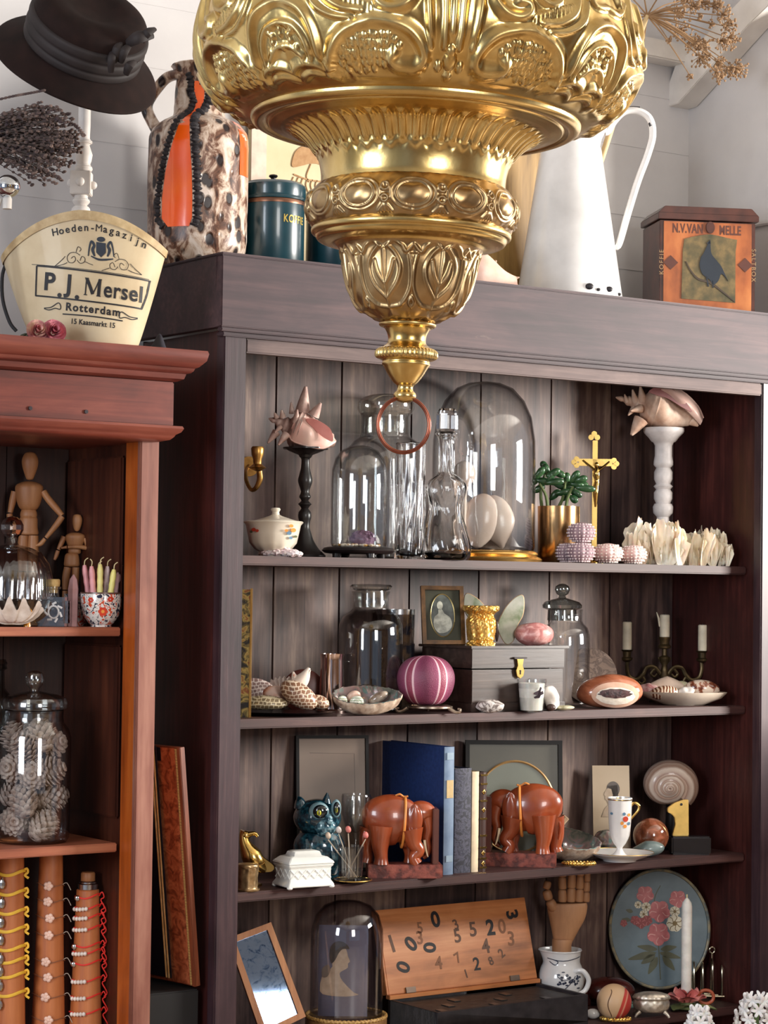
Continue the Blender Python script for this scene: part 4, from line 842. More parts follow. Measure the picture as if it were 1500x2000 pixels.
# imari bowls
def imari(label, px, Y, r, top):
    t = T('porcelain_bowl', label, 'bowl', px, Y, R1)
    mt, n, b = newmat('imari_porcelain'+str(px)); v = coords(n, (1, 1, 1)); vo = n.nodes.new('ShaderNodeTexVoronoi'); vo.inputs['Scale'].default_value = 95; n.links.new(v, vo.inputs['Vector'])
    c = ramp(n, noise(n, v, 75, 3, .5, 1.5), [(.40, (40, 44, 66)), (.445, (226, 220, 212)), (.56, (232, 226, 218)), (.60, (196, 54, 34)), (.7, (214, 104, 60))]); n.links.new(c, b.inputs['Base Color']); b.inputs['Roughness'].default_value = .15; b.inputs['Coat Weight'].default_value = .5
    g = G(t); g.lathe([(r*.5, t.by), (r*.5, t.by-3), (r*.62, t.by-8), (r*.86, t.by-22), (r*.96, t.by-40), (r, top+2), (r-1, top), (r-3, top+1), (r*.9, top+16), (r*.7, t.by-16), (.5, t.by-10)], seg=48); t.part('body', g, mt)
    g = G(t); g.lathe([(r+.6, top+2), (r+.2, top-1), (r-3, top-.5), (r-2.5, top+2)], seg=48); t.part('rim', g, mat('dark_rim_line', (90, 60, 50), rough=.3))
    rr = r*.9; rf = lambda y: np.interp(y, [top, t.by-40, t.by-22, t.by-8], [r, r*.96, r*.86, r*.62])
    for cx, cy, q, m_ in ((px+8, t.by-30, 9, RED_), (px-16, top+14, 5.5, RED_), (px+22, top+12, 5.5, RED_), (px+8, t.by-30, 3.4, GLZ)):
        g = G(t)
        for k in range(6): a = k*PI/3; g.disc(cx+q*.62*math.cos(a), cy+q*.62*math.sin(a), q*.42, 0, .2, 10)
        if m_ is GLZ: g = G(t); g.disc(cx, cy, q, 0, .2, 10)
        for i in range(len(g.v)):
            W = g.v[i]; R_ = rf(t.by-W[:, 2])+(.9 if m_ is RED_ else 1.3); x = np.clip(W[:, 0], -R_*.98, R_*.98); W[:, 1] = -np.sqrt(R_**2-x*x)
        t.part('painted_flower', g, m_)
    return t
RED_ = mat('iron_red_paint', (206, 62, 38), rough=.3); GLZ = mat('orange_gold_paint', (224, 150, 70), rough=.3)
BOWL = imari('red and blue floral porcelain bowl holding twisted birthday candles', 197, .12, 41, 1158)
t = T('porcelain_cup', 'small floral cup tucked behind the candle bowl', 'cup', 152, .19, R1); g = G(t); g.lathe([(14, t.by), (22, t.by-12), (27, 1180), (28, 1160), (25, 1162), (20, t.by-10), (.5, t.by-6)], seg=40); t.one(g, bpy.data.materials['imari_porcelain197'])
t = T('rose_quartz_point', 'small pale pink crystal point beside the small mannequin', 'crystal', 142, .155, R1); g = G(t); g.lathe([(10, t.by), (11, 1150), (8, 1132), (1, 1122)], cx=142, seg=6); t.one(g, mat('pale_quartz', (206, 160, 160), rough=.25), flatshade=True)
cnd = [(163, 1098, (230, 158, 160)), (177, 1100, (232, 160, 162)), (190, 1104, (170, 96, 84)), (194, 1096, (232, 220, 140)), (208, 1100, (226, 204, 206)), (221, 1106, (234, 222, 132)), (231, 1112, (230, 190, 196))]
names = ['pink', 'salmon pink', 'brown-red', 'yellow', 'pale lilac', 'lemon', 'blush pink leaning']
for i, (x, y, c) in enumerate(cnd):
    t = T('candle', names[i]+' twisted little candle standing in the floral bowl, %s from the left' % ['first', 'second', 'third', 'fourth', 'fifth', 'sixth', 'seventh'][i], 'candle', 197+(x-197)*.55, (BOWL, -9 if i % 2 else 9), R1+.014, group='candles in the floral bowl')
    g = G(t); x0 = t.px; bbb = t.by; P = [(x0+(x-x0)*q, 0, bbb+(y+6-bbb)*q) for q in np.linspace(0, 1, 14)]
    g.tube(P, [5.6+.7*(k % 2) for k in range(13)]+[3.5], 10); t.part('wax', g, mat('candle_wax_%d' % i, c, rough=.4, sss=.1))
    g = G(t); g.tube([(x, 0, y+6), (x+1, 0, y-3), (x+7 if i != 1 else x-3, 0, y-8)], 1.1, 6, sm=3); t.part('wick', g, mat('wick_cream', (214, 196, 150), rough=.8))
# --- apothecary jar of pine cones
def jar(t, prof, thick, m): g = G(t); g.shell(prof, thick, seg=72); return t.part('body', g, m)
t = T('glass_jar', 'large lidded glass jar filled with pine cones, middle shelf of the red cabinet', 'jar', 62, .17, R2)
bb = t.by
jar(t, [(66, bb), (72, bb-8), (73, bb-60), (73, 1440), (68, 1424), (59, 1412), (57, 1400), (58, 1388)], 3.5, GLS)
g = G(t); g.lathe([(60, 1386), (65, 1384), (66, 1372), (62, 1364), (45, 1357), (20, 1352), (9, 1350), (10, 1345), (16, 1338), (19, 1326), (16, 1316), (8, 1311), (.5, 1310)], seg=64); t.part('lid', g, shell_glass('jar_lid_glass', (.82, .83, .80), (.62, .62, .60), .12, 2.0))
g = G(t); g.lathe([(56, 1388), (55, 1404), (52, 1410), (51, 1392)], seg=48); t.part('stopper', g, GLS)
PCM = mat('pine_cone_scale', [(.25, (120, 100, 92)), (.5, (190, 170, 158)), (.8, (236, 224, 214))], sc=70, rough=.8, bump=.3)
jpx, jloc = t.px, t.loc
def cone_mesh(r, h, t):
    g = G(); g.k = t.s
    g.ell(0, 0, 0, r*.45, r*.45, h*.45, 10, 8, raw=True)
    for L_ in range(9):
        f = L_/8; zz = (-.45+.92*f)*h; rr = r*(math.sin((f*.82+.12)*PI))**.7
        for k in range(9):
            a = 2*PI*k/9+L_*.35; mk = g.mark(); g.ell(0, 0, 0, rr*.42, r*.21, r*.08, 8, 6, raw=True); g.tr(mk, Matrix.Translation((rr*.62*math.cos(a), rr*.62*math.sin(a), zz))@Matrix.Rotation(a, 4, 'Z')@Matrix.Rotation(-.5, 4, 'Y'))
    return mesh('pine_cone', g, PCM, None, ang=60)
cn = cone_mesh(37, 78, t); rs = np.random.RandomState(4); first = True
spots = [(-34, -6, 36), (26, -26, 30), (10, 30, 36), (-12, -34, 78), (36, 8, 82), (-36, 18, 90), (6, -30, 128), (-34, -14, 140), (34, -20, 134), (6, 28, 120), (-8, -32, 184), (34, 4, 186), (-38, 10, 196), (20, -28, 206)]
for i, (x, d, z) in enumerate(spots):
    o = cn if i == 0 else cn.copy()
    if i: COL.objects.link(o)
    th = -YAW; X_, Y_ = x*t.s, d*t.s; o.location = (jloc[0]+X_*math.cos(th)-Y_*math.sin(th), jloc[1]+X_*math.sin(th)+Y_*math.cos(th), R2+(z+4)*t.s)
    o.rotation_euler = (rs.uniform(-1.6, 1.6), rs.uniform(-1, 1), rs.uniform(0, 6)); o.scale = (.86,)*3
    tag(o, 'woody brown pine cone packed inside the large glass jar', 'pine cone', 'pine cones in the glass jar')
t = T('glass_jar', 'second glass jar standing behind the pine cone jar at the left edge, ribbed dark neck', 'jar', -34, .29, R2); bb = t.by
jar(t, [(50, bb), (56, bb-8), (56, 1380), (50, 1360), (38, 1345), (36, 1310), (42, 1306), (40, 1300), (42, 1296), (38, 1288)], 3, GLD)
# --- tall wooden bobbins with bracelets
BOB = wood('spindle_wood', [(.3, (168, 92, 48)), (.6, (204, 126, 76)), (.85, (226, 156, 106))], 'z', rough=.45, fine=35)
YEL = mat('yellow_ribbon', (240, 190, 60), rough=.6); REDC = mat('red_cord', (226, 44, 34), rough=.6); PRL = mat('pearl_beads', (236, 222, 210), rough=.2, coat=.5); TAN = mat('tan_cord', (140, 92, 66), rough=.7)
PIN = mat('pink_flower_charm', (244, 202, 182), rough=.3); SIL = mat('silver', [(.3, (176, 178, 180)), (.7, (214, 214, 214))], rough=.2, metal=1)
def bobbin(label, px, Y, cx_top, top, rt, rb, capped=False):
    t = T('wooden_bobbin', label, 'spindle', px, Y, R3); bb = t.by
    g = G(t); g.lathe([(rb, bb), (rb, bb-6), (rt+(rb-rt)*.45, (bb+top)/2), (rt, top+2), (rt-2, top), (.5, top)], seg=40); t.part('shaft', g, BOB)
    if capped:
        g = G(t); g.lathe([(rt-2, top-.3), (rt-2, top-10), (rt-5, top-12), (rt-5, top-14), (15, top-16)], seg=32); t.part('glass_collar', g, SIL); g = G(t); g.lathe([(13, top-14), (14, top-16), (14, top-30), (12, top-33), (.5, top-33)], seg=24); t.part('end_cap', g, MW)
    t.rf = lambda y: rt+(rb-rt)*.45*min(1, max(0, (y-top)/((bb-top)/2)))+max(0, (rb-rt)*.55*((y-(bb+top)/2)/((bb-top)/2)))
    return t
def band(tb, y, tilt, name, label, kind, group, flat=False):
    t = T('bracelet', label, 'bracelet', loc=tuple(np.array(tb.loc)+np.array([0, 0, (tb.by-y)*tb.s])), group=group)
    t.s = tb.s; t.px, t.by = tb.px, y; r = tb.rf(y)+2.2
    m_ = {'y': YEL, 'f': TAN, 'r': REDC}[kind]; g = G(t); P = [(tb.px+r*math.sin(a), -r*math.cos(a), y-tilt*math.sin(a)+2.5*math.cos(3*a)) for a in np.linspace(0, 2*PI, 40, endpoint=False)]
    g.tube(P, {'y': 3.4, 'f': .9, 'r': 1.7}[kind], 6, closed=True, flat=.6); t.part('cord', g, m_)
    x0 = tb.px+{'y': -10, 'f': 2, 'r': -22}[kind]+rsb.uniform(-6, 6); xx = (x0-tb.px); yy = -math.sqrt(max(r*r-xx*xx, 1))-2
    g = G(t)
    if kind == 'y': g.tube([(tb.px-12, yy-3, y+6), (tb.px-12, yy-3, y+24)], [2, 2], 6); mk = g.mark(); g.ell(tb.px-12, yy-3, y+19, 6.5, 3, 10, 8, 6); t.part('crystal_charm', g, SIL, flatshade=True); g = G(t); xr = tb.px+r; g.tube([(xr-4, -4, y-4), (xr+4, -6, y-9), (xr+6, -6, y-1), (xr, -6, y+4), (xr+8, -6, y+10)], 2.6, 6, sm=3, flat=.5); t.part('knot', g, m_)
    elif kind == 'f':
        for k in range(5): a = k*2*PI/5; g.ell(x0+5.4*math.cos(a), yy, y+5.4*math.sin(a), 4.4, 2.2, 4.4, 8, 6)
        g.ell(x0, yy-1, y, 4, 2, 4, 8, 6); t.part('flower_charm', g, PIN); g = G(t); xr = tb.px+r; g.tube([(xr-3, -4, y), (xr+6, -6, y-4), (xr+14, -6, y+10)], .8, 5, sm=3); t.part('loose_end', g, mat('pale_thread', (176, 164, 150), rough=.8))
    else:
        if int(y) % 2 == 0:
            for k in range(5): q = -24+k*6.2; xq = q; g.ell(tb.px+q, -math.sqrt(max(r*r-q*q, 1))-2, y-tilt*q/r+1.5, 4, 4, 4.4, 10, 7)
            t.part('pearl_row', g, PRL)
        else: g.ell(x0, yy, y+3, 6, 3, 6, 10, 7); t.part('round_charm', g, SIL)
        g = G(t); xr = tb.px+r; g.tube([(xr-2, -3, y), (xr+4, -5, y-8), (xr+8, -5, y+2), (xr+2, -5, y+8), (xr+12, -6, y+26), (xr+6, -6, y+34)], 1.3, 6, sm=4); t.part('loose_end', g, REDC)
rsb = np.random.RandomState(2)
b1 = bobbin('tall tapering wooden bobbin with yellow ribbon bracelets, left edge', 14, .20, 14, 1640, 24, 36)
b2 = bobbin('tall tapering wooden bobbin wound with fine flower charm bracelets, the middle one', 92, .20, 92, 1640, 22, 36)
b3 = bobbin('shorter wooden bobbin with red cord bracelets and a screw cap', 165, .17, 165, 1738, 22, 36, True)
wh = ['topmost', 'second from the top', 'third from the top', 'fourth from the top', 'fifth from the top', 'sixth from the top', 'seventh from the top', 'eighth from the top', 'ninth from the top', 'lowest in view']
for i, y in enumerate((1706, 1744, 1781, 1815, 1851, 1875, 1903, 1939)): band(b1, y, 3, 'y', 'yellow ribbon bracelet with a crystal charm, %s on the left bobbin' % wh[i], 'y', 'yellow bracelets')
for i, y in enumerate((1729, 1759, 1791, 1824, 1875, 1905, 1943, 1987)): band(b2, y, -2, 'f', 'thin cord bracelet with a pale flower charm, %s on the middle bobbin' % wh[i], 'f', 'flower charm bracelets')
for i, y in enumerate((1751, 1772, 1790, 1812, 1845, 1858, 1879, 1912, 1944, 1974)): band(b3, y, 3, 'r', 'red cord bracelet, %s on the short bobbin' % wh[i], 'r', 'red cord bracelets')
# --- panels leaning in the gap
t = T('storage_box', 'tall plain dark box standing in the gap under the leaning boards', 'box', loc=(-.0725, .04, 0), rot='case', single=True); g = G(); g.box(-.06, .06, 0, .27, 0, .652); t.one(g, mat('dark_box_paint', (12, 10, 12), rough=.7), bev=.003)
BURL = mat('burl_veneer', [(.3, (96, 42, 26)), (.48, (158, 84, 54)), (.6, (190, 112, 74)), (.75, (130, 62, 40))], sc=42, rough=.3, coat=.5, dist=1.5)
TRM = wood('trim_red_wood', [(.3, (90, 42, 26)), (.7, (140, 76, 48))], 'z', rough=.35)
STRG = mat('cream_stringing', [(.4, (214, 176, 116)), (.6, (232, 202, 146))], sc=60, rough=.4)
def leanboard(label, name, X0, Y0, z0, X1, Y1, z1, wd, th, full=True):
    """board leaning in the gap: near-viewer edge line from bottom to top, its face towards -X"""
    t = T(name, label, 'board', loc=((X0+X1)/2, (Y0+Y1)/2, z0), rot='case', turn=.17); ox, oy, oz = t.loc
    L = math.hypot(z1-z0, X1-X0); dx, dz = (X1-X0)/L, (z1-z0)/L
    def Q(u, v_, w_): # u along height, v across (depth), w thickness outwards (-X)
        return (X0+dx*u-w_*dz-ox, Y0+v_-oy, z0+dz*u+w_*dx-oz)
    def slab(nm, u0, u1, v0, v1, w0, w1, m_):
        g = G(); V = [Q(u, v_, w_) for u in (u0, u1) for v_ in (v0, v1) for w_ in (w0, w1)]; g.add(V, [(0, 1, 3, 2), (4, 6, 7, 5), (0, 4, 5, 1), (2, 3, 7, 6), (0, 2, 6, 4), (1, 5, 7, 3)]); t.part(nm, g, m_, bev=.0008)
    return t, slab, L
t, slab, L = leanboard('tall burl wood board with inlaid cream stringing leaning in the gap between the cabinets', 'burl_board', -.012, .03, .66, -.064, .03, 1.146, .1, .02)
slab('core', 0, L, 0, .20, 0, .012, TRM)
slab('burl_face', .002, L-.002, .016, .20, .0122, .014, BURL)
slab('dark_corner', L-.03, L-.002, .06, .20, .0142, .015, mat('dark_veneer', (34, 26, 34), rough=.3))
slab('inlay_strip', .002, L-.002, .010, .0155, .0122, .0145, mat('rope_inlay', [(.45, (60, 34, 22)), (.5, (222, 180, 110))], sc=120, tex='z', rough=.4))
slab('edge_strip', 0, L, 0, .0095, .0122, .0142, TRM)
t, slab, L = leanboard('dark board with double cream stringing leaning behind the burl board', 'inlaid_board', -.046, .085, .67, -.098, .085, 1.146, .1, .02)
slab('core', 0, L, 0, .12, 0, .003, mat('black_veneer', (24, 20, 28), rough=.35))
for v0 in (.004, .012): slab('stringing', 0, L, v0, v0+.005, .0032, .004, STRG)
# ---------------------------------------------------------------- first shelf of the bookcase
GOLD = mat('gold_leaf', [(.3, (206, 150, 70)), (.7, (240, 196, 120))], sc=20, rough=.25, metal=.9)
BRZ = mat('aged_brass', [(.3, (136, 96, 46)), (.7, (206, 160, 92))], sc=40, rough=.35, metal=.95)
PBR = mat('polished_brass', (226, 190, 112), rough=.18, metal=1)
BLK = mat('black_lacquer', [(.3, (20, 17, 18)), (.7, (36, 30, 30))], sc=30, rough=.35)
PORC = mat('cream_porcelain', (232, 222, 204), rough=.2, coat=.5, sc=4); WPORC = mat('white_porcelain', (232, 230, 228), rough=.15, coat=.6, sc=4)
t = T('brass_sconce', 'small brass candle sconce fixed low on the back boards at the left stile', 'sconce', 505, .20, S1+.14)
g = G(t); g.lathe([(4, 920), (13, 916), (18, 913), (14, 911), (8, 906), (9, 896), (12, 888), (13, 876), (11, 872), (10, 884), (.5, 886)], cx=502, seg=24); t.part('candle_cup', g, BRZ)
g = G(t); g.tube([(506, 0, 920), (507, 2, 936), (500, 6, 952), (490, 14, 956), (480, 26, 940), (476, 50, 920), (478, 112, 905)], [6, 6, 5, 4, 4, 4, 4], 10, sm=5); t.part('arm', g, BRZ)
g = G(t); g.lathe([(.5, -5), (16, -4), (20, 0), (20, 5), (.5, 6)], raw=True, seg=24); g.tr(0, Matrix.Translation((-26, 118, t.by-905))@Matrix.Rotation(PI/2, 4, 'X')); t.part('wall_plate', g, BRZ)
# sugar bowl
t = T('porcelain_bowl', 'lidded cream porcelain sugar bowl with painted flowers at the left end of the upper shelf', 'bowl', 533, .11, S1); bb = t.by
sc8 = lambda A, R, Z: (R*(1+.022*np.cos(A*9)*np.clip((t.by-1030-Z)/-1+1, 0, 1)), Z)
fl = lambda A, R, Z: (R*(1+.03*np.cos(A*12)*np.clip(1-Z/38, 0, 1)), Z)
g = G(t); g.lathe([(26, bb), (28, bb-4), (26, bb-9), (36, bb-14), (46, bb-26), (51, 1040), (54, 1026), (59, 1020), (57, 1018), (50, 1024), (46, 1040), (30, bb-14), (.5, bb-12)], seg=96, fn=fl); t.part('body', g, PORC)
g = G(t); g.lathe([(50, 1021), (46, 1018), (30, 1013), (14, 1008), (8, 1005), (7, 1000), (10, 995), (8, 992), (.5, 991)], cx=537, seg=64); t.part('lid', g, PORC)
for cx, cy, cs in ((497, 1036, [(0, 0, 4.5, 'r'), (7, 2, 3.5, 'r'), (-5, 4, 3, 'g')]), (566, 1042, [(0, 0, 4.5, 'b'), (8, -6, 5, 'o'), (-5, -5, 3.5, 'o'), (3, 9, 3.5, 'b'), (12, 6, 3, 'g'), (4, -14, 4, 'o')])):
    for dx, dy, q, c in cs:
        g = G(t); g.disc(cx+dx, cy+dy, q, 0, .2, 12, q*.8)
        for W in g.v: x = W[:, 0]; z = W[:, 2]; rr_ = np.interp(t.by-z, [1020, 1040, bb-26, bb-14], [58, 53, 49, 42])+1.5; W[:, 1] = -np.sqrt(np.maximum(rr_**2-x*x, 0))
        t.part('painted_flower', g, mat('flower_'+c, {'r': (196, 72, 52), 'b': (96, 130, 156), 'o': (232, 152, 72), 'g': (96, 104, 76)}[c], rough=.3))
# crystal clusters helper
def cluster(t, spec, m, seed=1):
    rs = np.random.RandomState(seed); g = G(t)
    for x, d, y, rx, ry, rz in spec:
        g.ell(x, d, y, rx, ry, rz, 16, 12, fn=lambda V, D, U, Tt: V*(1+.28*np.sign(np.sin(D@np.array([9., 5, 3])))*np.abs(np.sin(D@np.array([5., 11, 7])))**.5*.6)[:, None] if V.ndim == 1 else V*(1+.22*np.sin(D@np.array([11., 5, 3])+seed)*np.sin(D@np.array([3., 9, 8])))[:, None])
    return g
t = T('crystal_cluster', 'small pink and white crystal cluster lying before the sugar bowl', 'crystal', 552, .075, S1); bb = t.by
g = cluster(t, [(523, 2, bb-6, 12, 10, 6), (540, 0, bb-8, 14, 10, 8), (556, 3, bb-9, 15, 10, 9), (572, 0, bb-7, 14, 9, 7), (584, 4, bb-5, 8, 8, 5)], None); t.one(g, mat('white_quartz', [(.3, (216, 186, 190)), (.7, (244, 238, 238))], sc=90, rough=.3, sss=.1, bump=.5), flatshade=True)
# black candlestick with conch
t = T('candlestick', 'tall black carved wooden candlestick holding a pink conch shell', 'candlestick', 596, .20, S1); bb = t.by
g = G(t); g.lathe([(40, bb), (42, bb-5), (30, bb-16), (18, bb-34), (13, bb-50), (10, 1030), (11, 1018), (13, 1010), (12, 1000), (7, 993), (12, 986), (13, 984), (7, 978), (11, 972), (11, 968), (8, 960), (13, 945), (14, 935), (9, 915), (8, 898), (10, 894)], seg=40, cx=594, smooth=2)
t.part('stem', g, BLK); g = G(t); g.lathe([(11, 893.5), (14, 888), (22, 910-25), (34, 880), (40, 876), (44, 877), (44, 874), (30, 874), (.5, 876)], seg=48, cx=594, fn=lambda A, R, Z: (R*(1+.03*np.cos(A*10)), Z)); t.part('drip_cup', g, BLK)
CON = mat('conch_mauve_body', [(.3, (150, 118, 110)), (.5, (196, 162, 150)), (.7, (232, 208, 196))], sc=34, rough=.55, bump=.4)
zc = S1+(bb-874)*t.s+.001
conch_shell('pink queen conch shell with tall spikes on the black candlestick', 594, .20, zc, 0, (524, 818), (655, 866), 40, (CON, mat('pink_lip', [(.3, (240, 176, 162)), (.7, (252, 220, 206))], sc=14, rough=.3, coat=.3), mat('rose_mouth', [(.3, (198, 112, 104)), (.7, (226, 150, 140))], sc=20, rough=.3)),
   ([(578, -30, 820), (596, -36, 818), (616, -30, 824), (636, -16, 836), (652, -6, 848)], [(566, -18, 846), (572, -30, 862), (600, -36, 872), (632, -28, 876), (654, -10, 862)]),
   [(598, 822), (618, 822), (642, 836), (650, 850), (650, 864), (632, 856), (616, 842)],
   [(590, -10, 806, 596, -16, 756, 14), (612, -14, 812, 626, -20, 788, 11), (578, -28, 826, 581, -40, 803, 7), (570, -8, 808, 568, -14, 787, 6), (552, -12, 815, 550, -22, 803, 6), (540, -10, 816, 536, -18, 808, 5), (548, -26, 836, 538, -38, 848, 5), (540, -16, 846, 524, -24, 868, 8), (560, -22, 850, 545, -34, 872, 8)])
# apothecary jar behind
def shellpart(t, name, prof, th, m, cx=None, seg=72): g = G(t); g.shell(prof, th, seg=seg, cx=cx); return t.part(name, g, m)
t = T('apothecary_jar', 'large round-shouldered glass apothecary jar with stopper behind the small glass dome', 'jar', 750, .26, S1); bb = t.by
shellpart(t, 'body', [(70, bb), (76, bb-6), (77, 960), (77, 900), (73, 876), (62, 862), (50, 854), (48, 846), (47, 815), (50, 808)], 3, GLS)
g = G(t); g.lathe([(46, 846), (45, 812), (52, 806), (56, 798), (55, 786), (44, 776), (30, 771), (12, 769), (.5, 769)], seg=64); t.part('stopper', g, shell_glass('stopper_glass', (.92, .93, .9), (.5, .5, .5), .08, 1.6))
# small dome with amethyst
t = T('glass_dome', 'small glass cloche on a black footed base covering an amethyst, upper shelf', 'dome', 700, .125, S1); bb = t.by
g = G(t); g.lathe([(60, bb-22), (68, bb-20), (72, bb-15), (66, bb-10), (58, bb-9), (.5, bb-9)], seg=72); g.f = g.f; t.part('base', g, BLK)
for a in (.5, 2.1, 3.7, 5.3):
    g = G(t); g.tube([(700+50*math.sin(a), -50*math.cos(a), bb-9), (700+52*math.sin(a), -52*math.cos(a), bb)], [9, 7], 12); t.part('foot', g, BLK)
g = G(t); g.dome([(53, bb-23), (55, bb-30), (55, 940), (54, 918), (48, 896), (36, 880), (20, 872), (8, 870), (.5, 869.5)], 1.6, seg=96); t.part('dome', g, GLS)
DS, DB = t.s, bb
t2 = T('amethyst', 'rough purple amethyst cluster under the small glass dome', 'crystal', 705, .125, S1+.0235*1.06)
g = G(t2); rs = np.random.RandomState(8); g.ell(708, 0, t2.by-16, 24, 18, 17, 14, 10, fn=blob(3, .2))
for k in range(46):
    a = rs.uniform(0, 6.28); e_ = rs.uniform(0, 1.5); n_ = np.array([math.cos(a)*math.cos(e_), math.sin(a)*math.cos(e_), math.sin(e_)]); p = n_*np.array([20, 15, 14]); g.tube([(708+p[0], p[1], t2.by-14-p[2]), (708+p[0]*1.3, p[1]*1.3, t2.by-14-p[2]*1.3), (708+p[0]*1.42, p[1]*1.42, t2.by-14-p[2]*1.42)], [4.5, 4, .4], 6)
t2.one(g, mat('amethyst', [(.3, (84, 58, 82)), (.7, (154, 122, 148))], sc=60, rough=.25, coat=.3), flatshade=True)
t2 = T('rock_chips', 'scatter of golden and white stone chips around the amethyst', 'stones', 700, .125, S1+.0235*1.06, kind='stuff')
g = G(t2)
for k in range(60): a = rs.uniform(0, 6.28); q = rs.uniform(20, 47); g.ell(700+q*math.cos(a), q*math.sin(a), t2.by-3, rs.uniform(3, 6), 4, rs.uniform(2, 4), 6, 5)
t2.one(g, mat('gold_white_chips', [(.4, (196, 140, 62)), (.5, (226, 210, 190)), (.7, (240, 226, 206))], sc=80, rough=.4), flatshade=True)
# tall cut glass vase
t = T('glass_vase', 'tall straight clear patterned glass vase beside the decanter', 'vase', 800, .125, S1); bb = t.by
pat = lambda A, R, Z: (R+np.where(R > 24, 1.6*np.sin(A*7+Z*.11)*np.sin(Z*.16-A*5)*np.clip((bb-930-Z)/20, 0, 1), 0), Z)
g = G(t); g.lathe([(27, bb), (29, bb-5), (29.5, 1000), (29.5, 880), (30, 868), (28, 866), (26, 880), (24, 1000), (22, bb-14), (.5, bb-12)], seg=96, fn=pat, smooth=6); t.part('body', g, CRY)
# kluk decanter
t = T('decanter', 'clear pinched-waist glass decanter with stopper in front of the large dome', 'decanter', 870, .10, S1); bb = t.by
def klk(A, R, Z):
    h = (bb-945)-Z; wst = np.exp(-((Z-(bb-1000))/34)**2); return R*(1-.30*wst*(.5+.5*np.cos(4*A+.6))**.7+.03*np.sin(9*A+Z*.07)), Z
g = G(t); g.lathe([(40, bb), (46, bb-5), (49, bb-24), (45, 1030), (40, 990), (42, 962), (40, 946), (28, 934), (18, 926), (16, 915), (16, 860), (21, 850), (22, 846), (17, 845), (11, 858), (10, 915), (14, 930), (32, 944), (36, 962), (33, 990), (38, 1030), (42, bb-24), (36, bb-12), (.5, bb-10)], seg=96, fn=klk, smooth=4); t.part('body', g, crystal('thick_clear_glass', (1, 1, 1), .015, 1.42))
g = G(t); g.lathe([(9, 858), (10, 846), (20, 843), (22, 838), (22, 808), (16, 798), (.5, 797)], seg=10); t.part('stopper', g, CRY, flatshade=True)
# big dome on gold base
t = T('glass_dome', 'large tall glass cloche on a gold moulded base, centre of the upper shelf', 'dome', 943, .22, S1); bb = t.by
g = G(t); g.lathe([(114, bb), (116, bb-5), (112, bb-9), (106, bb-11), (108, bb-15), (106, bb-19), (100, bb-22), (.5, bb-22)], seg=96); t.part('base', g, GOLD)
g = G(t); g.dome([(99, bb-23), (101, bb-30), (101, 900), (100, 860), (93, 815), (78, 782), (56, 758), (32, 748), (12, 745), (.5, 744.5)], 1.8, seg=120); t.part('dome', g, shell_glass('big_dome_glass', (.96, .97, .97), (.34, .33, .35), .02, 1.15))
zi = S1+.0225*1.16
t2 = T('pearl_shell', 'large pearly white winged shell displayed under the large glass dome', 'seashell', 952, .22, zi)
PRLM = mat('nacre', [(.3, (226, 196, 178)), (.7, (250, 236, 226))], sc=10, rough=.25, coat=.4)
for nm, (cx, cy, rx, rz, dd, rot, k) in (('left_lobe', (938, 1018, 37, 54, 0, .16, .35)), ('right_wing', (970, 1020, 36, 54, 7, -.22, .75)), ('spire', (905, 1000, 14, 22, 4, .5, .2))):
    g = G(t2); g.ell(cx, dd, cy, rx, 15, rz, 40, 28, rot=-rot, fn=lambda V, D, U, Tt: np.column_stack([V[:, 0]*(1-k*np.clip(-D[:, 2], 0, 1)**1.5), V[:, 1], V[:, 2]*(1+.012*np.sin(D[:, 2]*40))]))
    t2.part(nm, g, PRLM)
t2 = T('pearl_shell', 'small pale rounded shell resting high behind the large pearly shell, inside the dome', 'seashell', 905, .24, zi); g = G(t2); g.lathe([(12, t2.by), (5, t2.by-8), (5, 960), (10, 950), (.5, 949)], cx=905, seg=24); g.ell(905, 0, 925, 22, 16, 25, 30, 20); t2.one(g, PRLM)
# gold pot with succulent
t = T('plant_pot', 'brushed gold cylinder pot holding a jade plant', 'pot', 1090, .20, S1); bb = t.by
g = G(t); g.lathe([(39, bb), (40, bb-2), (41, 992), (41, 989), (38, 989), (37, 1004), (.5, 1004)], seg=72); t.part('body', g, mat('brushed_gold', (222, 176, 122), rough=.2, metal=1))
g = G(t); g.ell(1090, 0, 1004, 36, 36, 4, 24, 8); t.part('soil', g, mat('potting_soil', (44, 32, 24), rough=.9, bump=.6, sc=80))
t = T('jade_plant', 'green jade plant with thick rounded leaves growing from the gold pot', 'plant', 1090, .20, S1+.11)
rs = np.random.RandomState(9); gst = G(t); LFM = mat('jade_leaf', [(.3, (24, 58, 34)), (.7, (62, 104, 62))], sc=30, rough=.3, coat=.3)
stm = [[(1070, 0, 1002), (1066, -4, 970), (1052, -10, 945)], [(1104, 0, 1002), (1108, -4, 972), (1118, -8, 950)], [(1084, 4, 1002), (1098, 0, 975), (1104, 4, 940)], [(1060, 4, 1002), (1056, 6, 960), (1064, 10, 925)]]
lv = [(1052, 925, 14, .9), (1066, 918, 13, 1.9), (1078, 925, 16, .5), (1060, 940, 18, -.2), (1082, 942, 18, .1), (1074, 932, 15, 1.2), (1096, 948, 16, -.3), (1052, 955, 14, .5), (1108, 934, 13, 1.6), (1122, 930, 14, .9), (1134, 936, 13, .3), (1126, 945, 16, -.15), (1112, 952, 16, .4), (1140, 944, 12, -.5), (1100, 962, 16, .2), (1124, 962, 15, -.5), (1106, 968, 12, .9), (1142, 954, 20, -.06), (1064, 910, 12, 2.2), (1090, 925, 14, -.4), (1046, 936, 12, 1.3), (1120, 974, 10, -.7), (1084, 966, 14, .8)]
for P in stm: gst.tube(P, [3.5, 3, 2.2], 8, sm=4)
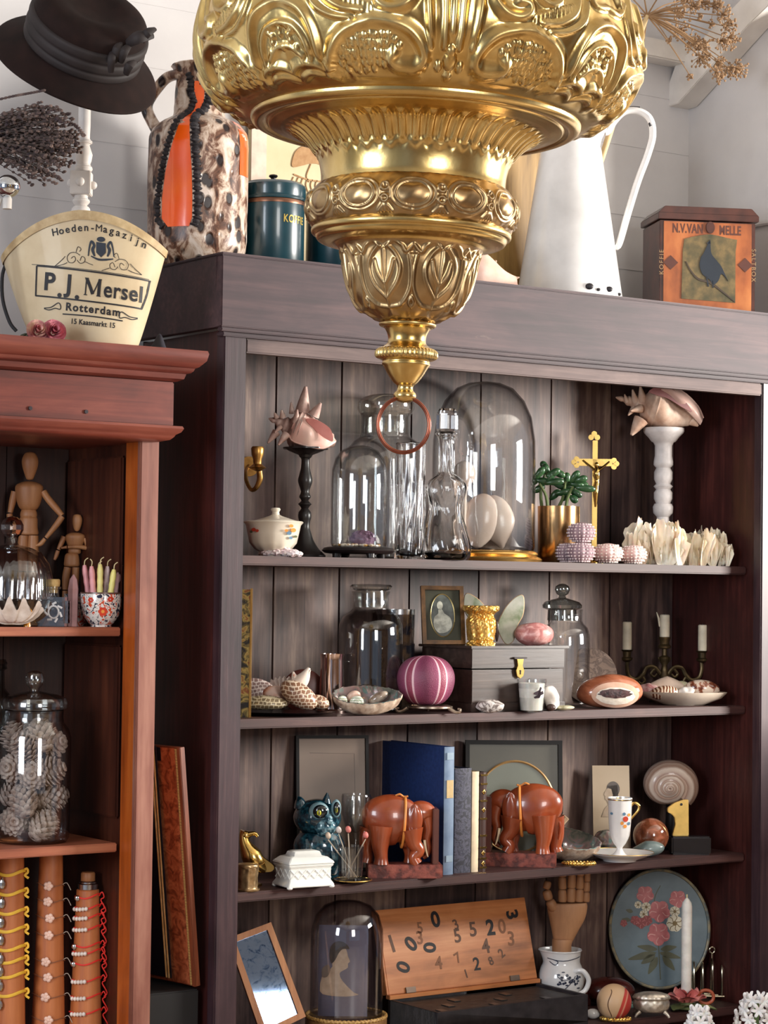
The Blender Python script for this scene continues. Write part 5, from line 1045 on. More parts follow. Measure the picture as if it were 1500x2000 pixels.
t.part('stems', gst, mat('succulent_stem', (96, 112, 62), rough=.6))
for x, y, L_, a in lv:
    g = G(t); d_ = rs.uniform(-22, 22); g.ell(0, 0, 0, L_, 5, 7.2, 14, 10, raw=True, fn=lambda V, D, U, Tt: np.column_stack([V[:, 0], V[:, 1]*(1.1+.5*D[:, 0]), V[:, 2]*(1+.2*D[:, 0])])); g.tr(0, Matrix.Translation((x-t.px, d_, t.by-y))@Matrix.Rotation(-a, 4, 'Y')@Matrix.Rotation(rs.uniform(-.3, .5), 4, 'X')); t.part('leaf', g, LFM)
# crucifix
t = T('crucifix', 'standing brass crucifix with trefoil ends behind the gold pot', 'crucifix', 1160, .255, S1); bb = t.by
g = G(t); g.box(1155, 1165, -3, 3, bb-14, 860); g.box(1128, 1194, -3, 3, 910, 896); 
for cx, cy, dx, dy in ((1158, 852, 0, -1), (1124, 903, -1, 0), (1197, 905, 1, 0)):
    g.disc(cx+dx*5, cy+dy*5, 5.5, -3.2, 3.2, 16); g.disc(cx-(6 if dy else 0), cy-(6 if dx else -2), 5.5, -3.2, 3.2, 16); g.disc(cx+(6 if dy else 0), cy+(6 if dx else 2), 5.5, -3.2, 3.2, 16)
t.part('cross', g, PBR, bev=.6)
g = G(t); g.lathe([(24, bb), (24, bb-4), (14, bb-8), (8, bb-16), (6, bb-22)], seg=32); t.part('base', g, PBR)
g = G(t); x0 = 1160+3
g.ell(x0, -8, 908, 4, 4, 5.5, 12, 8); g.tube([(x0, -7, 913), (x0, -8, 925), (x0+1, -7, 938), (x0, -8, 948)], [3.5, 6.5, 4.6, 5.5], 12, sm=3)
g.tube([(x0-3, -8, 919), (x0-16, -6, 908), (x0-27, -5, 899)], [2.4, 2, 1.6], 8, sm=3); g.tube([(x0+3, -8, 919), (x0+15, -6, 910), (x0+25, -5, 901)], [2.4, 2, 1.6], 8, sm=3)
g.tube([(x0, -8, 946), (x0-1, -11, 962), (x0-1, -7, 978), (x0-1, -6, 990)], [5, 4.2, 3.2, 1.6], 10, sm=3); t.part('figure', g, PBR)
# sea urchins
def urchin_m(name, c1, c2): 
    return mat(name, [(.3, c1), (.7, c2)], sc=50, rough=.6, bump=.3)
UA = urchin_m('urchin_mauve', (116, 88, 98), (176, 148, 156)); UB = urchin_m('urchin_rose', (206, 158, 156), (240, 210, 204)); KN = mat('urchin_knob', (236, 214, 214), rough=.4); KP = mat('urchin_knob_pale', (250, 232, 224), rough=.4)
def urchin(label, px, Y, z, r, h, m_, km, roll=0):
    t = T('sea_urchin', label, 'sea urchin', px, Y, z, group='small sea urchin shells on the upper shelf'); g = G(t); cy = t.by-h
    g.lathe([(.5, cy+h), (r*.45, cy+h*.93), (r*.8, cy+h*.6), (r, cy+h*.05), (r*.92, cy-h*.45), (r*.62, cy-h*.82), (r*.25, cy-h*.97), (.5, cy-h)], seg=80, smooth=3, fn=lambda A, R, Z: (R*(1+.025*np.cos(A*10)), Z)); so = t.part('shell', g, m_)
    g = G(t)
    for k in range(20):
        a = 2*PI*k/20+.1
        for j in range(7):
            e_ = -1.0+j*.32; rr_ = r*math.cos(e_)**.8; g.ell(px+rr_*math.sin(a), -rr_*math.cos(a), cy-h*math.sin(e_)*1.0, 1.9 if k % 2 else 2.7, 2.2, 2.0, 6, 5)
    t.part('knobs', g, km, parent=so)
urchin('mauve sea urchin shell stacked on top of the others beside the gold pot', 1135, .095, S1+.0475, 27, 20, UA, KN)
urchin('dark mauve sea urchin at the left end of the row, partly behind its neighbour', 1108, .135, S1, 22, 20, UA, KN)
urchin('mauve sea urchin under the stacked one', 1134, .082, S1, 27, 20.5, UA, KN)
urchin('pale pink sea urchin, third from the left in the row', 1187, .10, S1, 29, 20, UB, KP)
urchin('pale pink small sea urchin at the right end of the row by the coral', 1236, .11, S1, 26, 19, UB, KP)
# white candlestick + conch
t = T('candlestick', 'white painted turned candlestick carrying a conch shell at the right', 'candlestick', 1296, .20, S1); bb = t.by
g = G(t); g.lathe([(38, bb), (38, bb-8), (26, bb-14), (14, bb-24), (12, 1010), (19, 1002), (20, 990), (17, 984), (14, 983), (18, 974), (18, 962), (14, 956), (19, 950), (14, 945), (18, 936), (18, 922), (14, 914), (19, 908), (19, 902), (17, 890), (17, 870), (20, 864), (24, 862), (30, 854), (38, 846), (40, 842), (40, 836), (38, 835), (30, 836), (.5, 838)], seg=56, cx=1294); t.part('post', g, mat('white_stick_paint', (218, 212, 210), rough=.45))
zc = S1+(bb-835)*t.s+.001
conch_shell('tan and pink conch shell lying on the white turned candlestick', 1294, .20, zc, 0, (1202, 777), (1368, 820), 40, (CB, mat('conch_grey_pink_lip', [(.3, (214, 170, 158)), (.7, (236, 204, 190))], sc=14, rough=.35), mat('conch_mauve_mouth', [(.3, (150, 96, 96)), (.7, (186, 128, 124))], sc=14, rough=.35)),
   ([(1262, -30, 770), (1290, -40, 768), (1320, -40, 790), (1346, -30, 812), (1366, -14, 830)], [(1276, -16, 757), (1306, -26, 756), (1336, -26, 772), (1360, -16, 794), (1372, -8, 816)]),
   [(1262, 768), (1284, 757), (1306, 762), (1330, 784), (1346, 806), (1330, 800), (1300, 782), (1280, 776)],
   [(1254, -10, 785, 1248, -18, 757, 9), (1240, -8, 788, 1233, -16, 763, 7), (1224, -6, 786, 1218, -12, 772, 5), (1248, -20, 800, 1228, -34, 806, 8), (1236, -16, 800, 1224, -26, 814, 6), (1250, -16, 822, 1231, -22, 852, 14), (1350, -8, 822, 1362, -12, 832, 9)])
# coral
def coral(label, px, Y, spec, seed):
    t = T('coral', label, 'coral', px, Y, S1); rs = np.random.RandomState(seed); g = G(t); fold = lambda V, D, U, Tt: V
    for x, w, h in spec:
        g.ell(x, 4, t.by-h*.30, w*.75, 24, h*.32, 26, 16, fn=blob(seed+int(x), .25, 4))
        for k in range(7):
            xx = x+rs.uniform(-w, w)*.75; dd = rs.uniform(-26, 22); hh = h*rs.uniform(.6, 1.0)*(1-.2*abs(xx-x)/w); ww = w*rs.uniform(.55, .85); nu, nv = 26, 10; V = []; ph = rs.uniform(0, 6, 4); lean = rs.uniform(-.35, .35); out = rs.uniform(-.25, .15); az = rs.uniform(-.9, .9); cz, sz = math.cos(az), math.sin(az)
            for j in range(nv):
                f = j/(nv-1)
                for i in range(nu):
                    u = i/(nu-1)*2-1; fr = (5*math.sin(u*4+ph[0])+2.5*math.sin(u*9+ph[1]))*f; top = hh*(1-.35*abs(u)**3)*(1+.07*math.sin(u*5+ph[2])+.035*math.sin(u*14+ph[3])); lx = u*ww*(.35+.65*f**.7); ly = fr-12*u*u*f
                    V.append((xx-px+lx*cz-ly*sz+lean*f*hh*.5, dd+lx*sz+ly*cz+out*hh*f, f*top))
            V = np.array(V); V2 = V.copy(); V2[:, 1] += 4.5*(1-.6*V[:, 2]/h); n0 = g.n; g.gridf(V, nu, nv); g.gridf(V2, nu, nv); b2 = n0+nu*nv
            e_ = [(nv-1)*nu+i for i in range(nu)]+[j*nu+nu-1 for j in range(nv-2, -1, -1)]; e_ = [j*nu for j in range(nv-1)]+e_
            for a, b in zip(e_[:-1], e_[1:]): g.f.append((n0+a, n0+b, b2+b, b2+a))
    V = np.concatenate(g.v); V[:, 2] = np.maximum(V[:, 2], 0); g.v = [V]
    t.one(g, mat('cream_coral', [(.3, (232, 212, 184)), (.7, (252, 244, 228))], sc=30, rough=.6, bump=.25, sss=.15), ang=60)
coral('large cream leafy coral cluster before the white candlestick, left one of the pair', 1285, .115, [(1240, 22, 72), (1266, 32, 106), (1292, 30, 98), (1318, 20, 84), (1250, 24, 60), (1300, 26, 56)], 3)
coral('cream leafy coral cluster at the right end of the upper shelf', 1380, .13, [(1352, 20, 84), (1374, 24, 76), (1398, 20, 84), (1412, 12, 50), (1366, 24, 46)], 5)
# ---------------------------------------------------------------- second shelf
t = T('ornamented_box', 'upright box with gilded floral pattern half hidden by the left stile', 'box', 458, .13, S2); g = G(t); g.box(430, 488, 0, 22, t.by, 1151)
t.part('body', g, mat('gilt_floral_paper', [(.40, (40, 36, 34)), (.48, (120, 104, 58)), (.54, (196, 172, 96)), (.62, (150, 90, 50))], sc=48, rough=.45, dist=1.2), bev=1); g = G(t); g.box(485.5, 489, -1.5, 23, t.by, 1149); t.part('gilt_edge', g, GOLD)
# dark plate with patterned shells
t = T('plate', 'flat black plate carrying patterned tortoise-like shells, left of the second shelf', 'plate', 548, .155, S2); bb = t.by
PLT = t; g = G(t); g.lathe([(60, bb), (70, bb-2), (106, bb-7), (108, bb-8), (104, bb-8), (68, bb-4), (.5, bb-3.5)], seg=72, sy=.62); t.one(g, mat('black_plate', (26, 22, 26), rough=.25))
def gridmat(name, dark, light, sc3=42):
    mt, n, b = newmat(name); v = coords(n, (1, 1, 1)); w1 = n.nodes.new('ShaderNodeTexBrick'); w1.inputs['Scale'].default_value = sc3; w1.inputs['Mortar Size'].default_value = .055; w1.inputs['Mortar Smooth'].default_value = .5
    w1.inputs['Color1'].default_value = lin(dark); w1.inputs['Color2'].default_value = lin(tuple(min(255, q*1.2) for q in dark)); w1.inputs['Mortar'].default_value = lin(light); w1.inputs['Row Height'].default_value = .34; w1.inputs['Brick Width'].default_value = .42
    nz = n.nodes.new('ShaderNodeTexNoise'); nz.inputs['Scale'].default_value = 30; n.links.new(v, nz.inputs['Vector']); mxv = n.nodes.new('ShaderNodeMix'); mxv.data_type = 'VECTOR'; mxv.inputs[0].default_value = .02; n.links.new(v, mxv.inputs[4]); n.links.new(nz.outputs['Color'], mxv.inputs[5])
    sp = n.nodes.new('ShaderNodeSeparateXYZ'); n.links.new(mxv.outputs[1], sp.inputs[0]); cb = n.nodes.new('ShaderNodeCombineXYZ'); n.links.new(sp.outputs[0], cb.inputs[0]); n.links.new(sp.outputs[2], cb.inputs[1]); n.links.new(cb.outputs[0], w1.inputs['Vector'])
    n.links.new(w1.outputs['Color'], b.inputs['Base Color']); b.inputs['Roughness'].default_value = .35; b.inputs['Coat Weight'].default_value = .3; return mt
ZP = S2+.0095
TS1 = gridmat('tortoise_olive_shell', (120, 104, 78), (226, 212, 178)); TS2 = gridmat('tortoise_brown_shell', (128, 92, 70), (232, 212, 188)); TS3 = gridmat('striped_mauve_shell', (132, 108, 104), (226, 212, 206), 48)
def pebble(name, label, cat, px, Y, z, rx, ry, rz, m_, rot=0, fn=None, group=None, up=0):
    t = T(name, label, cat, px, Y, z, group=group, single=True); g = G(t); hz = abs(rz*math.cos(rot))+abs(rx*math.sin(rot))*.62+up; g.ell(px, 0, t.by-hz, rx, ry, rz, 40, 24, fn=fn, rot=rot); return t.one(g, m_)
ch = lambda V, D, U, Tt: np.column_stack([V[:, 0], V[:, 1], V[:, 2]*np.where(D[:, 2] < 0, .6, 1.0)])
pebble('patterned_shell', 'olive checkered domed shell lying at the front left of the black plate', 'seashell', 516, (PLT, -30), ZP, 46, 24, 18, TS1, 0, ch, up=-4)
pebble('patterned_shell', 'brown checkered domed shell tilted upright, centre of the black plate', 'seashell', 583, (PLT, -22), ZP, 41, 24, 23, TS2, -.55, None)
pebble('patterned_shell', 'dark brown checkered shell at the right rim behind the tilted one', 'seashell', 622, (PLT, 14), ZP, 22, 20, 14, TS2, -.3)
pebble('striped_shell', 'mauve striped rounded whelk shell on the left of the plate', 'seashell', 500, (PLT, 26), ZP, 42, 24, 26, TS3, -.25, blob(2, .05), up=4)
t = T('scallop_shell', 'ribbed grey fan shell at the back of the plate', 'seashell', 556, (PLT, 44), ZP); g = G(t); V = []
for j in range(14):
    for i in range(60):
        a = (i/59-.5)*2.5; r_ = j/13*(58+3*math.cos(i*1.6)); V.append((r_*math.sin(a), -10*math.sin(j/13*2.4)+1.5*math.cos(i*1.6)*j/13, 12+r_*math.cos(a)*1.0))
V = np.array(V); g.gridf(V, 60, 14); g.gridf((V+np.array([0, 2.5, 0]))[::-1], 60, 14); g.tr(0, Matrix.Rotation(-.25, 4, 'Y')@Matrix.Scale(.92, 4)); V = np.concatenate(g.v); t.one(g, mat('grey_fan_shell', [(.3, (132, 118, 112)), (.7, (186, 172, 164))], sc=40, rough=.6))
t = T('frilled_shell', 'white frilled shell piece with orange spot on top of the plate', 'seashell', 588, (PLT, 8), ZP+.034); g = G(t); 
P = [(560, 0, 1352), (572, -2, 1344), (584, -4, 1334), (594, -5, 1322), (603, -4, 1304)]; g.tube(P, [9, 17, 16, 12, 3], 14, sm=4); g.tube([(590, -6, 1330), (600, -8, 1318), (606, -8, 1308)], [6, 5, 1], 8); g.tube([(575, -6, 1325), (572, -8, 1312)], [8, 2], 8); t.one(g, mat('white_orange_shell', [(.4, (238, 222, 208)), (.62, (240, 226, 214)), (.68, (210, 104, 60))], sc=44, rough=.4))
pebble('murex_shell', 'pinkish shell with an orange mouth between the checkered shells', 'seashell', 540, (PLT, 10), ZP, 30, 20, 20, mat('pink_orange_shell', [(.4, (226, 196, 184)), (.55, (222, 168, 140)), (.66, (160, 70, 40))], sc=30, rough=.4), -.3, blob(4, .12), up=2)
t = T('red_bowl', 'dull red shallow dish standing on edge behind the plate', 'dish', 598, .255, S2); g = G(t); g.lathe([(.5, 8), (30, 6), (42, 0), (43, -3), (30, 3), (.5, 5)], raw=True, seg=48); g.tr(0, Matrix.Translation((-6, 0, 40))@Matrix.Rotation(PI/2, 4, 'X')); t.one(g, mat('dull_red_lacquer', (110, 54, 46), rough=.4))
# silver beaker
t = T('silver_beaker', 'small polished silver-pink metal beaker beside the plate', 'beaker', 648, .20, S2); bb = t.by
g = G(t); g.lathe([(28, bb), (29, bb-5), (26, bb-8), (23, 1290), (24, 1282), (25, 1277), (23, 1277), (21, 1290), (23, bb-10), (.5, bb-9)], seg=64); t.one(g, mat('rose_silver', (226, 204, 196), rough=.12, metal=1))
# apothecary bottle
GLK = shell_glass('green_grey_glass', (.95, .96, .96), (.42, .44, .46), .02, 1.0)
t = T('apothecary_jar', 'wide dark-tinted glass apothecary bottle with flat stopper, second shelf', 'jar', 722, .205, S2); bb = t.by
shellpart(t, 'body', [(56, bb), (62, bb-6), (63, 1240), (62, 1220), (54, 1204), (40, 1194), (35, 1188), (34, 1165), (37, 1158), (38, 1155)], 2.6, GLK)
g = G(t); g.lathe([(31, 1186), (31, 1160), (30, 1154), (40, 1150), (42, 1146), (38, 1142), (20, 1141), (.5, 1141)], seg=64, cx=722); t.part('stopper', g, shell_glass('ground_stopper', (.82, .84, .83), (.5, .52, .52), .12, 2.2))
t = T('tumbler', 'dark patterned glass tumbler with silver rim behind the apothecary bottle', 'glass', 772, .275, S2); g = G(t); g.lathe([(34, t.by), (36, 1300), (38, 1192), (36, 1192), (34, 1300), (.5, t.by-6)], seg=56); t.part('body', g, mat('dark_patterned_glass', [(.45, (26, 28, 38)), (.6, (84, 66, 50))], sc=34, rough=.12, coat=.6)); g = G(t); g.lathe([(38.6, 1200), (38.8, 1190), (36, 1190), (36, 1200)], seg=56); t.part('silver_rim', g, SIL)
# abalone
ABO = mat('abalone_outside', [(.3, (120, 92, 80)), (.5, (196, 172, 150)), (.7, (232, 218, 200))], sc=44, rough=.7, bump=.6); ABI = mat('abalone_nacre', [(.25, (70, 84, 80)), (.4, (128, 128, 118)), (.5, (160, 132, 130)), (.62, (110, 144, 138)), (.8, (196, 196, 184))], sc=24, rough=.16, metal=.35, coat=.6, dist=1.4)
def abalone(label, px, Y, z, rx, ry, rim, tilt, tp, m2=None, extra=0):
    t = T('abalone_shell', label, 'seashell', px, Y, z); g = G(t); bb = t.by; nu, nv = 72, 12; V = []; Wv = []
    for j in range(nv):
        f = j/(nv-1)
        for i in range(nu):
            a = 2*PI*i/nu; w_ = 1+.035*math.sin(3*a+1)+.02*math.sin(17*a)*f; r_ = math.sin(f*PI/2)**.8; V.append((rx*r_*w_*math.cos(a), ry*r_*w_*math.sin(a), rim*(1-math.cos(f*PI/2))+.8*math.sin(i*2.7)*f)); 
            Wv.append((.955*rx*r_*w_*math.cos(a), .955*ry*r_*w_*math.sin(a), 3.4+(rim-3)*(1-math.cos(f*PI/2))))
    M = Matrix.Rotation(tilt[0], 4, 'X')@Matrix.Rotation(tilt[1], 4, 'Y')
    V = np.array(V); Wv = np.array(Wv); Mm = np.array(M)[:3, :3]; V = V@Mm.T; Wv = Wv@Mm.T; lo = V[:, 2].min(); V[:, 2] -= lo; Wv[:, 2] -= lo
    g.gridf(V[::-1], nu, nv, cu=True); o = t.part('shell', g, ABO); g = G(t); g.gridf(Wv, nu, nv, cu=True); g.gridf(np.concatenate([V[-nu:], Wv[-nu:]])[::-1], nu, 2, cu=True); t.part('nacre_lining', g, ABI); t.lo = lo; return t
ab = abalone('large abalone shell dish holding small snail shells, second shelf', 715, .10, S2, 68, 40, 38, (.42, 0), 0)
def snail(name, label, px, Y, z, r, m_, turns=2.6, face=(0, 0), group=None):
    t = T(name, label, 'seashell', px, Y, z, group=group); g = G(t); n = 70; P = []; R_ = []
    for i in range(n):
        f = i/(n-1); a = turns*2*PI*f; q = math.exp(1.9*(f-1)); P.append((q*r*.62*math.cos(a), -r*.75*(1-q)*.9, q*r*.62*math.sin(a))); R_.append(r*.43*q)
    g.tube(P, R_, 14, raw=True); V = np.concatenate(g.v); M = Matrix.Rotation(face[0], 4, 'Z')@Matrix.Rotation(face[1], 4, 'X'); V = V@np.array(M)[:3, :3].T; lo = V[:, 2].min(); g.v = [V-np.array([0, 0, lo])]; t.one(g, m_); return t
PS = mat('pearly_snail', [(.3, (176, 188, 160)), (.6, (226, 226, 206)), (.8, (244, 240, 226))], sc=60, rough=.25, coat=.5, tex='z', dist=2)
snail('snail_shell', 'small pearly green snail shell spiralled towards the viewer inside the abalone', 699, (ab, -14), S2+.016, 17, PS, face=(0, .1))
snail('snail_shell', 'small green snail shell at the left rim inside the abalone', 668, (ab, -6), S2+.020, 14, PS, face=(.8, .1))
snail('snail_shell', 'pinkish snail shell behind the others inside the abalone', 692, (ab, 14), S2+.026, 17, mat('pink_snail', (226, 190, 172), rough=.3), face=(.5, .4))
pebble('cowrie_shell', 'smooth brown polished oval shell lying right inside the abalone', 'seashell', 738, (ab, 4), S2+.020, 22, 14, 10, mat('brown_cowrie', [(.4, (110, 84, 66)), (.6, (206, 190, 172))], sc=18, rough=.15, coat=.6), .5)
# purple urchin on stand
t = T('display_stand', 'low silver scroll-footed stand under the purple sea urchin', 'stand', 836, .105, S2); bb = t.by
g = G(t); g.lathe([(44, bb-9), (48, bb-11), (48, bb-14), (40, bb-16), (34, bb-15), (36, bb-10)], seg=56); t.part('ring', g, mat('tarnished_silver', [(.3, (120, 100, 84)), (.7, (206, 190, 172))], sc=50, rough=.3, metal=.9))
for sx_, dd in ((-1, -20), (1, -20), (0, 40)):
    g = G(t); g.tube([(836+sx_*40, dd, bb-11), (836+sx_*52, dd*1.2, bb-4), (836+sx_*60, dd*1.25, bb-4), (836+sx_*62, dd*1.25, bb-9), (836+sx_*57, dd*1.2, bb-10)], [4, 3.4, 3, 2.6, 2], 8, sm=4); t.part('foot', g, _mc['tarnished_silver'])
t = T('sea_urchin', 'large purple and pink striped sea urchin shell on the silver stand', 'sea urchin', 831, .105, S2+.0165)
mt, n, b = newmat('purple_urchin'); tc = n.nodes.new('ShaderNodeTexCoord'); sp = n.nodes.new('ShaderNodeSeparateXYZ'); n.links.new(tc.outputs['Object'], sp.inputs[0]); at = n.nodes.new('ShaderNodeMath'); at.operation = 'ARCTAN2'; n.links.new(sp.outputs[0], at.inputs[0]); n.links.new(sp.outputs[1], at.inputs[1])
m5 = n.nodes.new('ShaderNodeMath'); m5.operation = 'MULTIPLY'; n.links.new(at.outputs[0], m5.inputs[0]); m5.inputs[1].default_value = 5; cs = n.nodes.new('ShaderNodeMath'); cs.operation = 'COSINE'; n.links.new(m5.outputs[0], cs.inputs[0])
c1 = ramp(n, cs.outputs[0], [(.0, (112, 48, 76)), (.5, (134, 62, 92)), (.76, (150, 78, 108)), (.82, (226, 186, 196)), (.90, (232, 196, 204)), (.93, (146, 64, 88))]); mp = n.nodes.new('ShaderNodeMath'); mp.operation = 'MULTIPLY_ADD'; mp.inputs[1].default_value = .5; mp.inputs[2].default_value = .5
n.links.new(cs.outputs[0], mp.inputs[0]); rnode = c1.node; n.links.new(mp.outputs[0], rnode.inputs['Fac']); vo = n.nodes.new('ShaderNodeTexVoronoi'); vo.inputs['Scale'].default_value = 420; n.links.new(tc.outputs['Object'], vo.inputs['Vector'])
mx = n.nodes.new('ShaderNodeMix'); mx.data_type = 'RGBA'; rr = ramp(n, vo.outputs['Distance'], [(.25, (60, 60, 60)), (.5, (0, 0, 0))]); n.links.new(rr, mx.inputs[0]); n.links.new(c1, mx.inputs[6]); mx.inputs[7].default_value = lin((226, 180, 196)); n.links.new(mx.outputs[2], b.inputs['Base Color']); b.inputs['Roughness'].default_value = .5; bumpn(n, b, vo.outputs['Distance'], .5, .001)
g = G(t); bb = t.by; g.lathe([(10, bb), (34, bb-6), (50, bb-24), (57, bb-48), (54, bb-70), (40, bb-88), (20, bb-96), (.5, bb-98)], seg=120, smooth=4, fn=lambda A, R, Z: (R*(1+.012*np.cos(A*10)), Z)); t.one(g, mt)
# jewellery box (parallel to the bookcase)
DW = wood('dark_box_wood', [(.2, (30, 22, 22)), (.55, (66, 52, 46)), (.85, (104, 88, 78))], 'x', rough=.3, fine=50, coat=.3)
xa, xb = spot(920, .085, S2), spot(1104, .085, S2)
t = T('jewellery_box', 'dark rectangular wooden box with brass keyhole clasp, middle of the second shelf', 'box', loc=(xa, .085, S2), rot='case'); w_ = xb-xa; hgt = (t.by-1262)*t.s
LID = hgt
g = G(); g.box(0, w_, 0, .19, 0, .020); g.box(.004, w_-.004, .004, .19, .020, hgt*.64); t.part('body', g, DW, bev=.0015)
g = G(); g.box(.002, w_-.002, .002, .192, hgt*.66, hgt-.006); g.box(-.006, w_+.006, -.006, .196, hgt-.006, hgt); t.part('lid', g, DW, bev=.0012)
g = G(); cxm = w_*.50; g.prism([(cxm-.010, hgt*.80), (cxm+.010, hgt*.80), (cxm+.007, hgt*.70), (cxm+.012, hgt*.62), (cxm+.009, hgt*.54), (cxm, hgt*.50), (cxm-.009, hgt*.54), (cxm-.012, hgt*.62), (cxm-.007, hgt*.70)], -.004, .0005, raw=True); t.part('clasp', g, PBR, bev=.0005)
g = G(); g.prism([(cxm-.020, hgt*.815), (cxm-.016, hgt*.83), (cxm+.016, hgt*.83), (cxm+.020, hgt*.815), (cxm+.015, hgt*.80), (cxm-.015, hgt*.80)], -.0055, .0005, raw=True); g.disc(cxm, hgt*.62, .0018, -.0055, -.004, raw=True); g.box(cxm-.0009, cxm+.0009, -.0055, -.004, hgt*.565, hgt*.61); t.part('keyhole', g, mat('dark_iron', (34, 28, 28), rough=.4, metal=.6))
ZB = S2+hgt; 
# portrait standing on the box
def framed(name, label, px, Y, z, W, H, fw, fm, inner, lean=.18, yaw=0, depth=8, strut=True):
    t = T(name, label, 'picture frame', px, Y, z, turn=yaw); M = Matrix.Rotation(-lean, 4, 'X'); 
    def P(nm, g, m_, **k): g.tr(0, M); return t.part(nm, g, m_, **k)
    g = G(t); w2 = W/2
    for q in ([(-w2, 0), (w2, 0), (w2-fw, fw), (-w2+fw, fw)], [(w2, 0), (w2, H), (w2-fw, H-fw), (w2-fw, fw)], [(w2, H), (-w2, H), (-w2+fw, H-fw), (w2-fw, H-fw)], [(-w2, H), (-w2, 0), (-w2+fw, fw), (-w2+fw, H-fw)]): g.prism(q, -depth, 0, raw=True)
    P('frame', g, fm, ang=30); g = G(t); g.box(-w2+fw*.5, w2-fw*.5, -1, 3, 1, H-1, raw=True); g.box(-w2+fw*.5, w2-fw*.5, -1, 3, 1, H-1, raw=True); g.v = g.v[:1]; g.f = g.f[:6]; g.n = 8; P('backing', g, mat('photo_backing', (60, 52, 44), rough=.7))
    inner(t, P, w2-fw, H, fw)
    if strut: g = G(t); g.box(-8, 8, 0, 2, 4, H*.8, raw=True); g.tr(0, Matrix.Translation((0, 2, 0))@Matrix.Rotation(.25, 4, 'X')@Matrix.Translation((0, 0, 0))); g.tr(0, Matrix.Translation((0, math.tan(lean)*H*.8*.98+10, 0))@Matrix.Rotation(0, 4, 'X')) if False else None; 
    return t
def in_oval(t, P, w, H, fw):
    g = G(t); g.box(-w, w, -2, -1.05, fw, H-fw, raw=True); P('green_mount', g, mat('dark_green_mount', (54, 54, 36), rough=.6))
    g = G(t); g.disc(0, H*.5, w*.68, -2.6, -2.05, 48, H*.36, raw=True); P('photo', g, mat('grey_portrait_ground', [(.35, (40, 44, 42)), (.6, (92, 98, 92))], sc=30, rough=.35))
    g = G(t); g.tube([(w*.69*math.cos(a), -2.6, H*.5+H*.365*math.sin(a)) for a in np.linspace(0, 2*PI, 48, endpoint=False)], 1.2, 6, closed=True, raw=True); P('oval_rim', g, mat('gilt_rim', (150, 132, 84), rough=.35, metal=.6))
    g = G(t); g.disc(-5, H*.67, 6, -3, -2.65, 20, 8.5, raw=True); g.prism([(-8, H*.60), (-1, H*.60), (4, H*.53), (15, H*.46), (18, H*.32), (8, H*.22), (-8, H*.2), (-18, H*.3), (-17, H*.46), (-9, H*.53)], -3, -2.65, raw=True, sm=4); P('portrait_figure', g, mat('pale_portrait', [(.4, (150, 150, 136)), (.6, (196, 196, 180))], sc=60, rough=.35))
framed('picture_frame', 'small dark frame with an oval old portrait standing on the wooden box', 866, .185, ZB, 86, 116, 8, mat('dark_gilt_frame', [(.3, (60, 42, 26)), (.7, (132, 92, 50))], sc=30, rough=.35, metal=.3), in_oval, lean=.2, yaw=.22)
# gold cup on the box
t = T('gilded_cup', 'small ornate gilded cup standing on the dark wooden box', 'cup', 939, .115, ZB); bb = t.by
orn = lambda A, R, Z: (R+np.where(R > 20, 1.3*np.sin(A*11+Z*.5)*np.sin(Z*.42)+1.0*np.sin(A*23-Z*.7), 0), Z)
g = G(t); g.lathe([(27, bb), (27, bb-5), (23, bb-9), (26, bb-14), (28, 1226), (28, 1212), (24, 1204), (26, 1198), (34, 1192), (35, 1184), (32, 1184), (26, 1194), (22, 1206), (23, 1240), (.5, bb-8)], seg=160, fn=orn, smooth=5); t.one(g, mat('bright_gilding', [(.3, (196, 130, 44)), (.7, (248, 210, 120))], sc=80, rough=.3, metal=.75))
# glass butterfly
t = T('glass_butterfly', 'translucent greenish glass butterfly standing on the box behind the gilded cup', 'ornament', 970, .175, ZB); bb = t.by
WG = mat('frosted_butterfly_glass', [(.35, (150, 170, 130)), (.5, (206, 212, 190)), (.7, (236, 232, 220))], sc=26, rough=.2, coat=.5)
lw_ = [(968, 1218), (955, 1198), (936, 1174), (912, 1160), (906, 1172), (908, 1196), (924, 1216), (944, 1232), (958, 1246)]; rw_ = [(972, 1222), (984, 1192), (1002, 1170), (1018, 1162), (1022, 1176), (1020, 1200), (1012, 1216), (1006, 1230), (1002, 1250), (990, bb-2), (980, 1246)]
g = G(t); g.prism(lw_, -2, 2, sm=4); t.part('wing', g, WG); g = G(t); g.prism(rw_, -6, -2.2, sm=4); t.part('wing', g, WG)
g = G(t); g.tube([(p[0], -4, p[1]) for p in catmull(np.array(rw_), 4, True)], 1.5, 6, closed=True); g.tube([(p[0], 0, p[1]) for p in catmull(np.array(lw_), 4, True)], 1.5, 6, closed=True); t.part('gilt_outline', g, mat('pinkish_gilt', (226, 190, 150), rough=.3, metal=.3))
g = G(t); g.ell(970, -4, 1232, 4, 4, 22, 12, 10); t.part('body', g, mat('dark_body', (90, 70, 66), rough=.4))
pebble('rose_quartz', 'rounded pink rose quartz stone on the right of the dark wooden box', 'stone', 1042, .115, ZB, 39, 28, 23, mat('rose_quartz', [(.3, (176, 104, 102)), (.5, (206, 140, 136)), (.68, (236, 190, 184))], sc=55, rough=.4, sss=.15, dist=1), 0, blob(6, .09), up=-1)
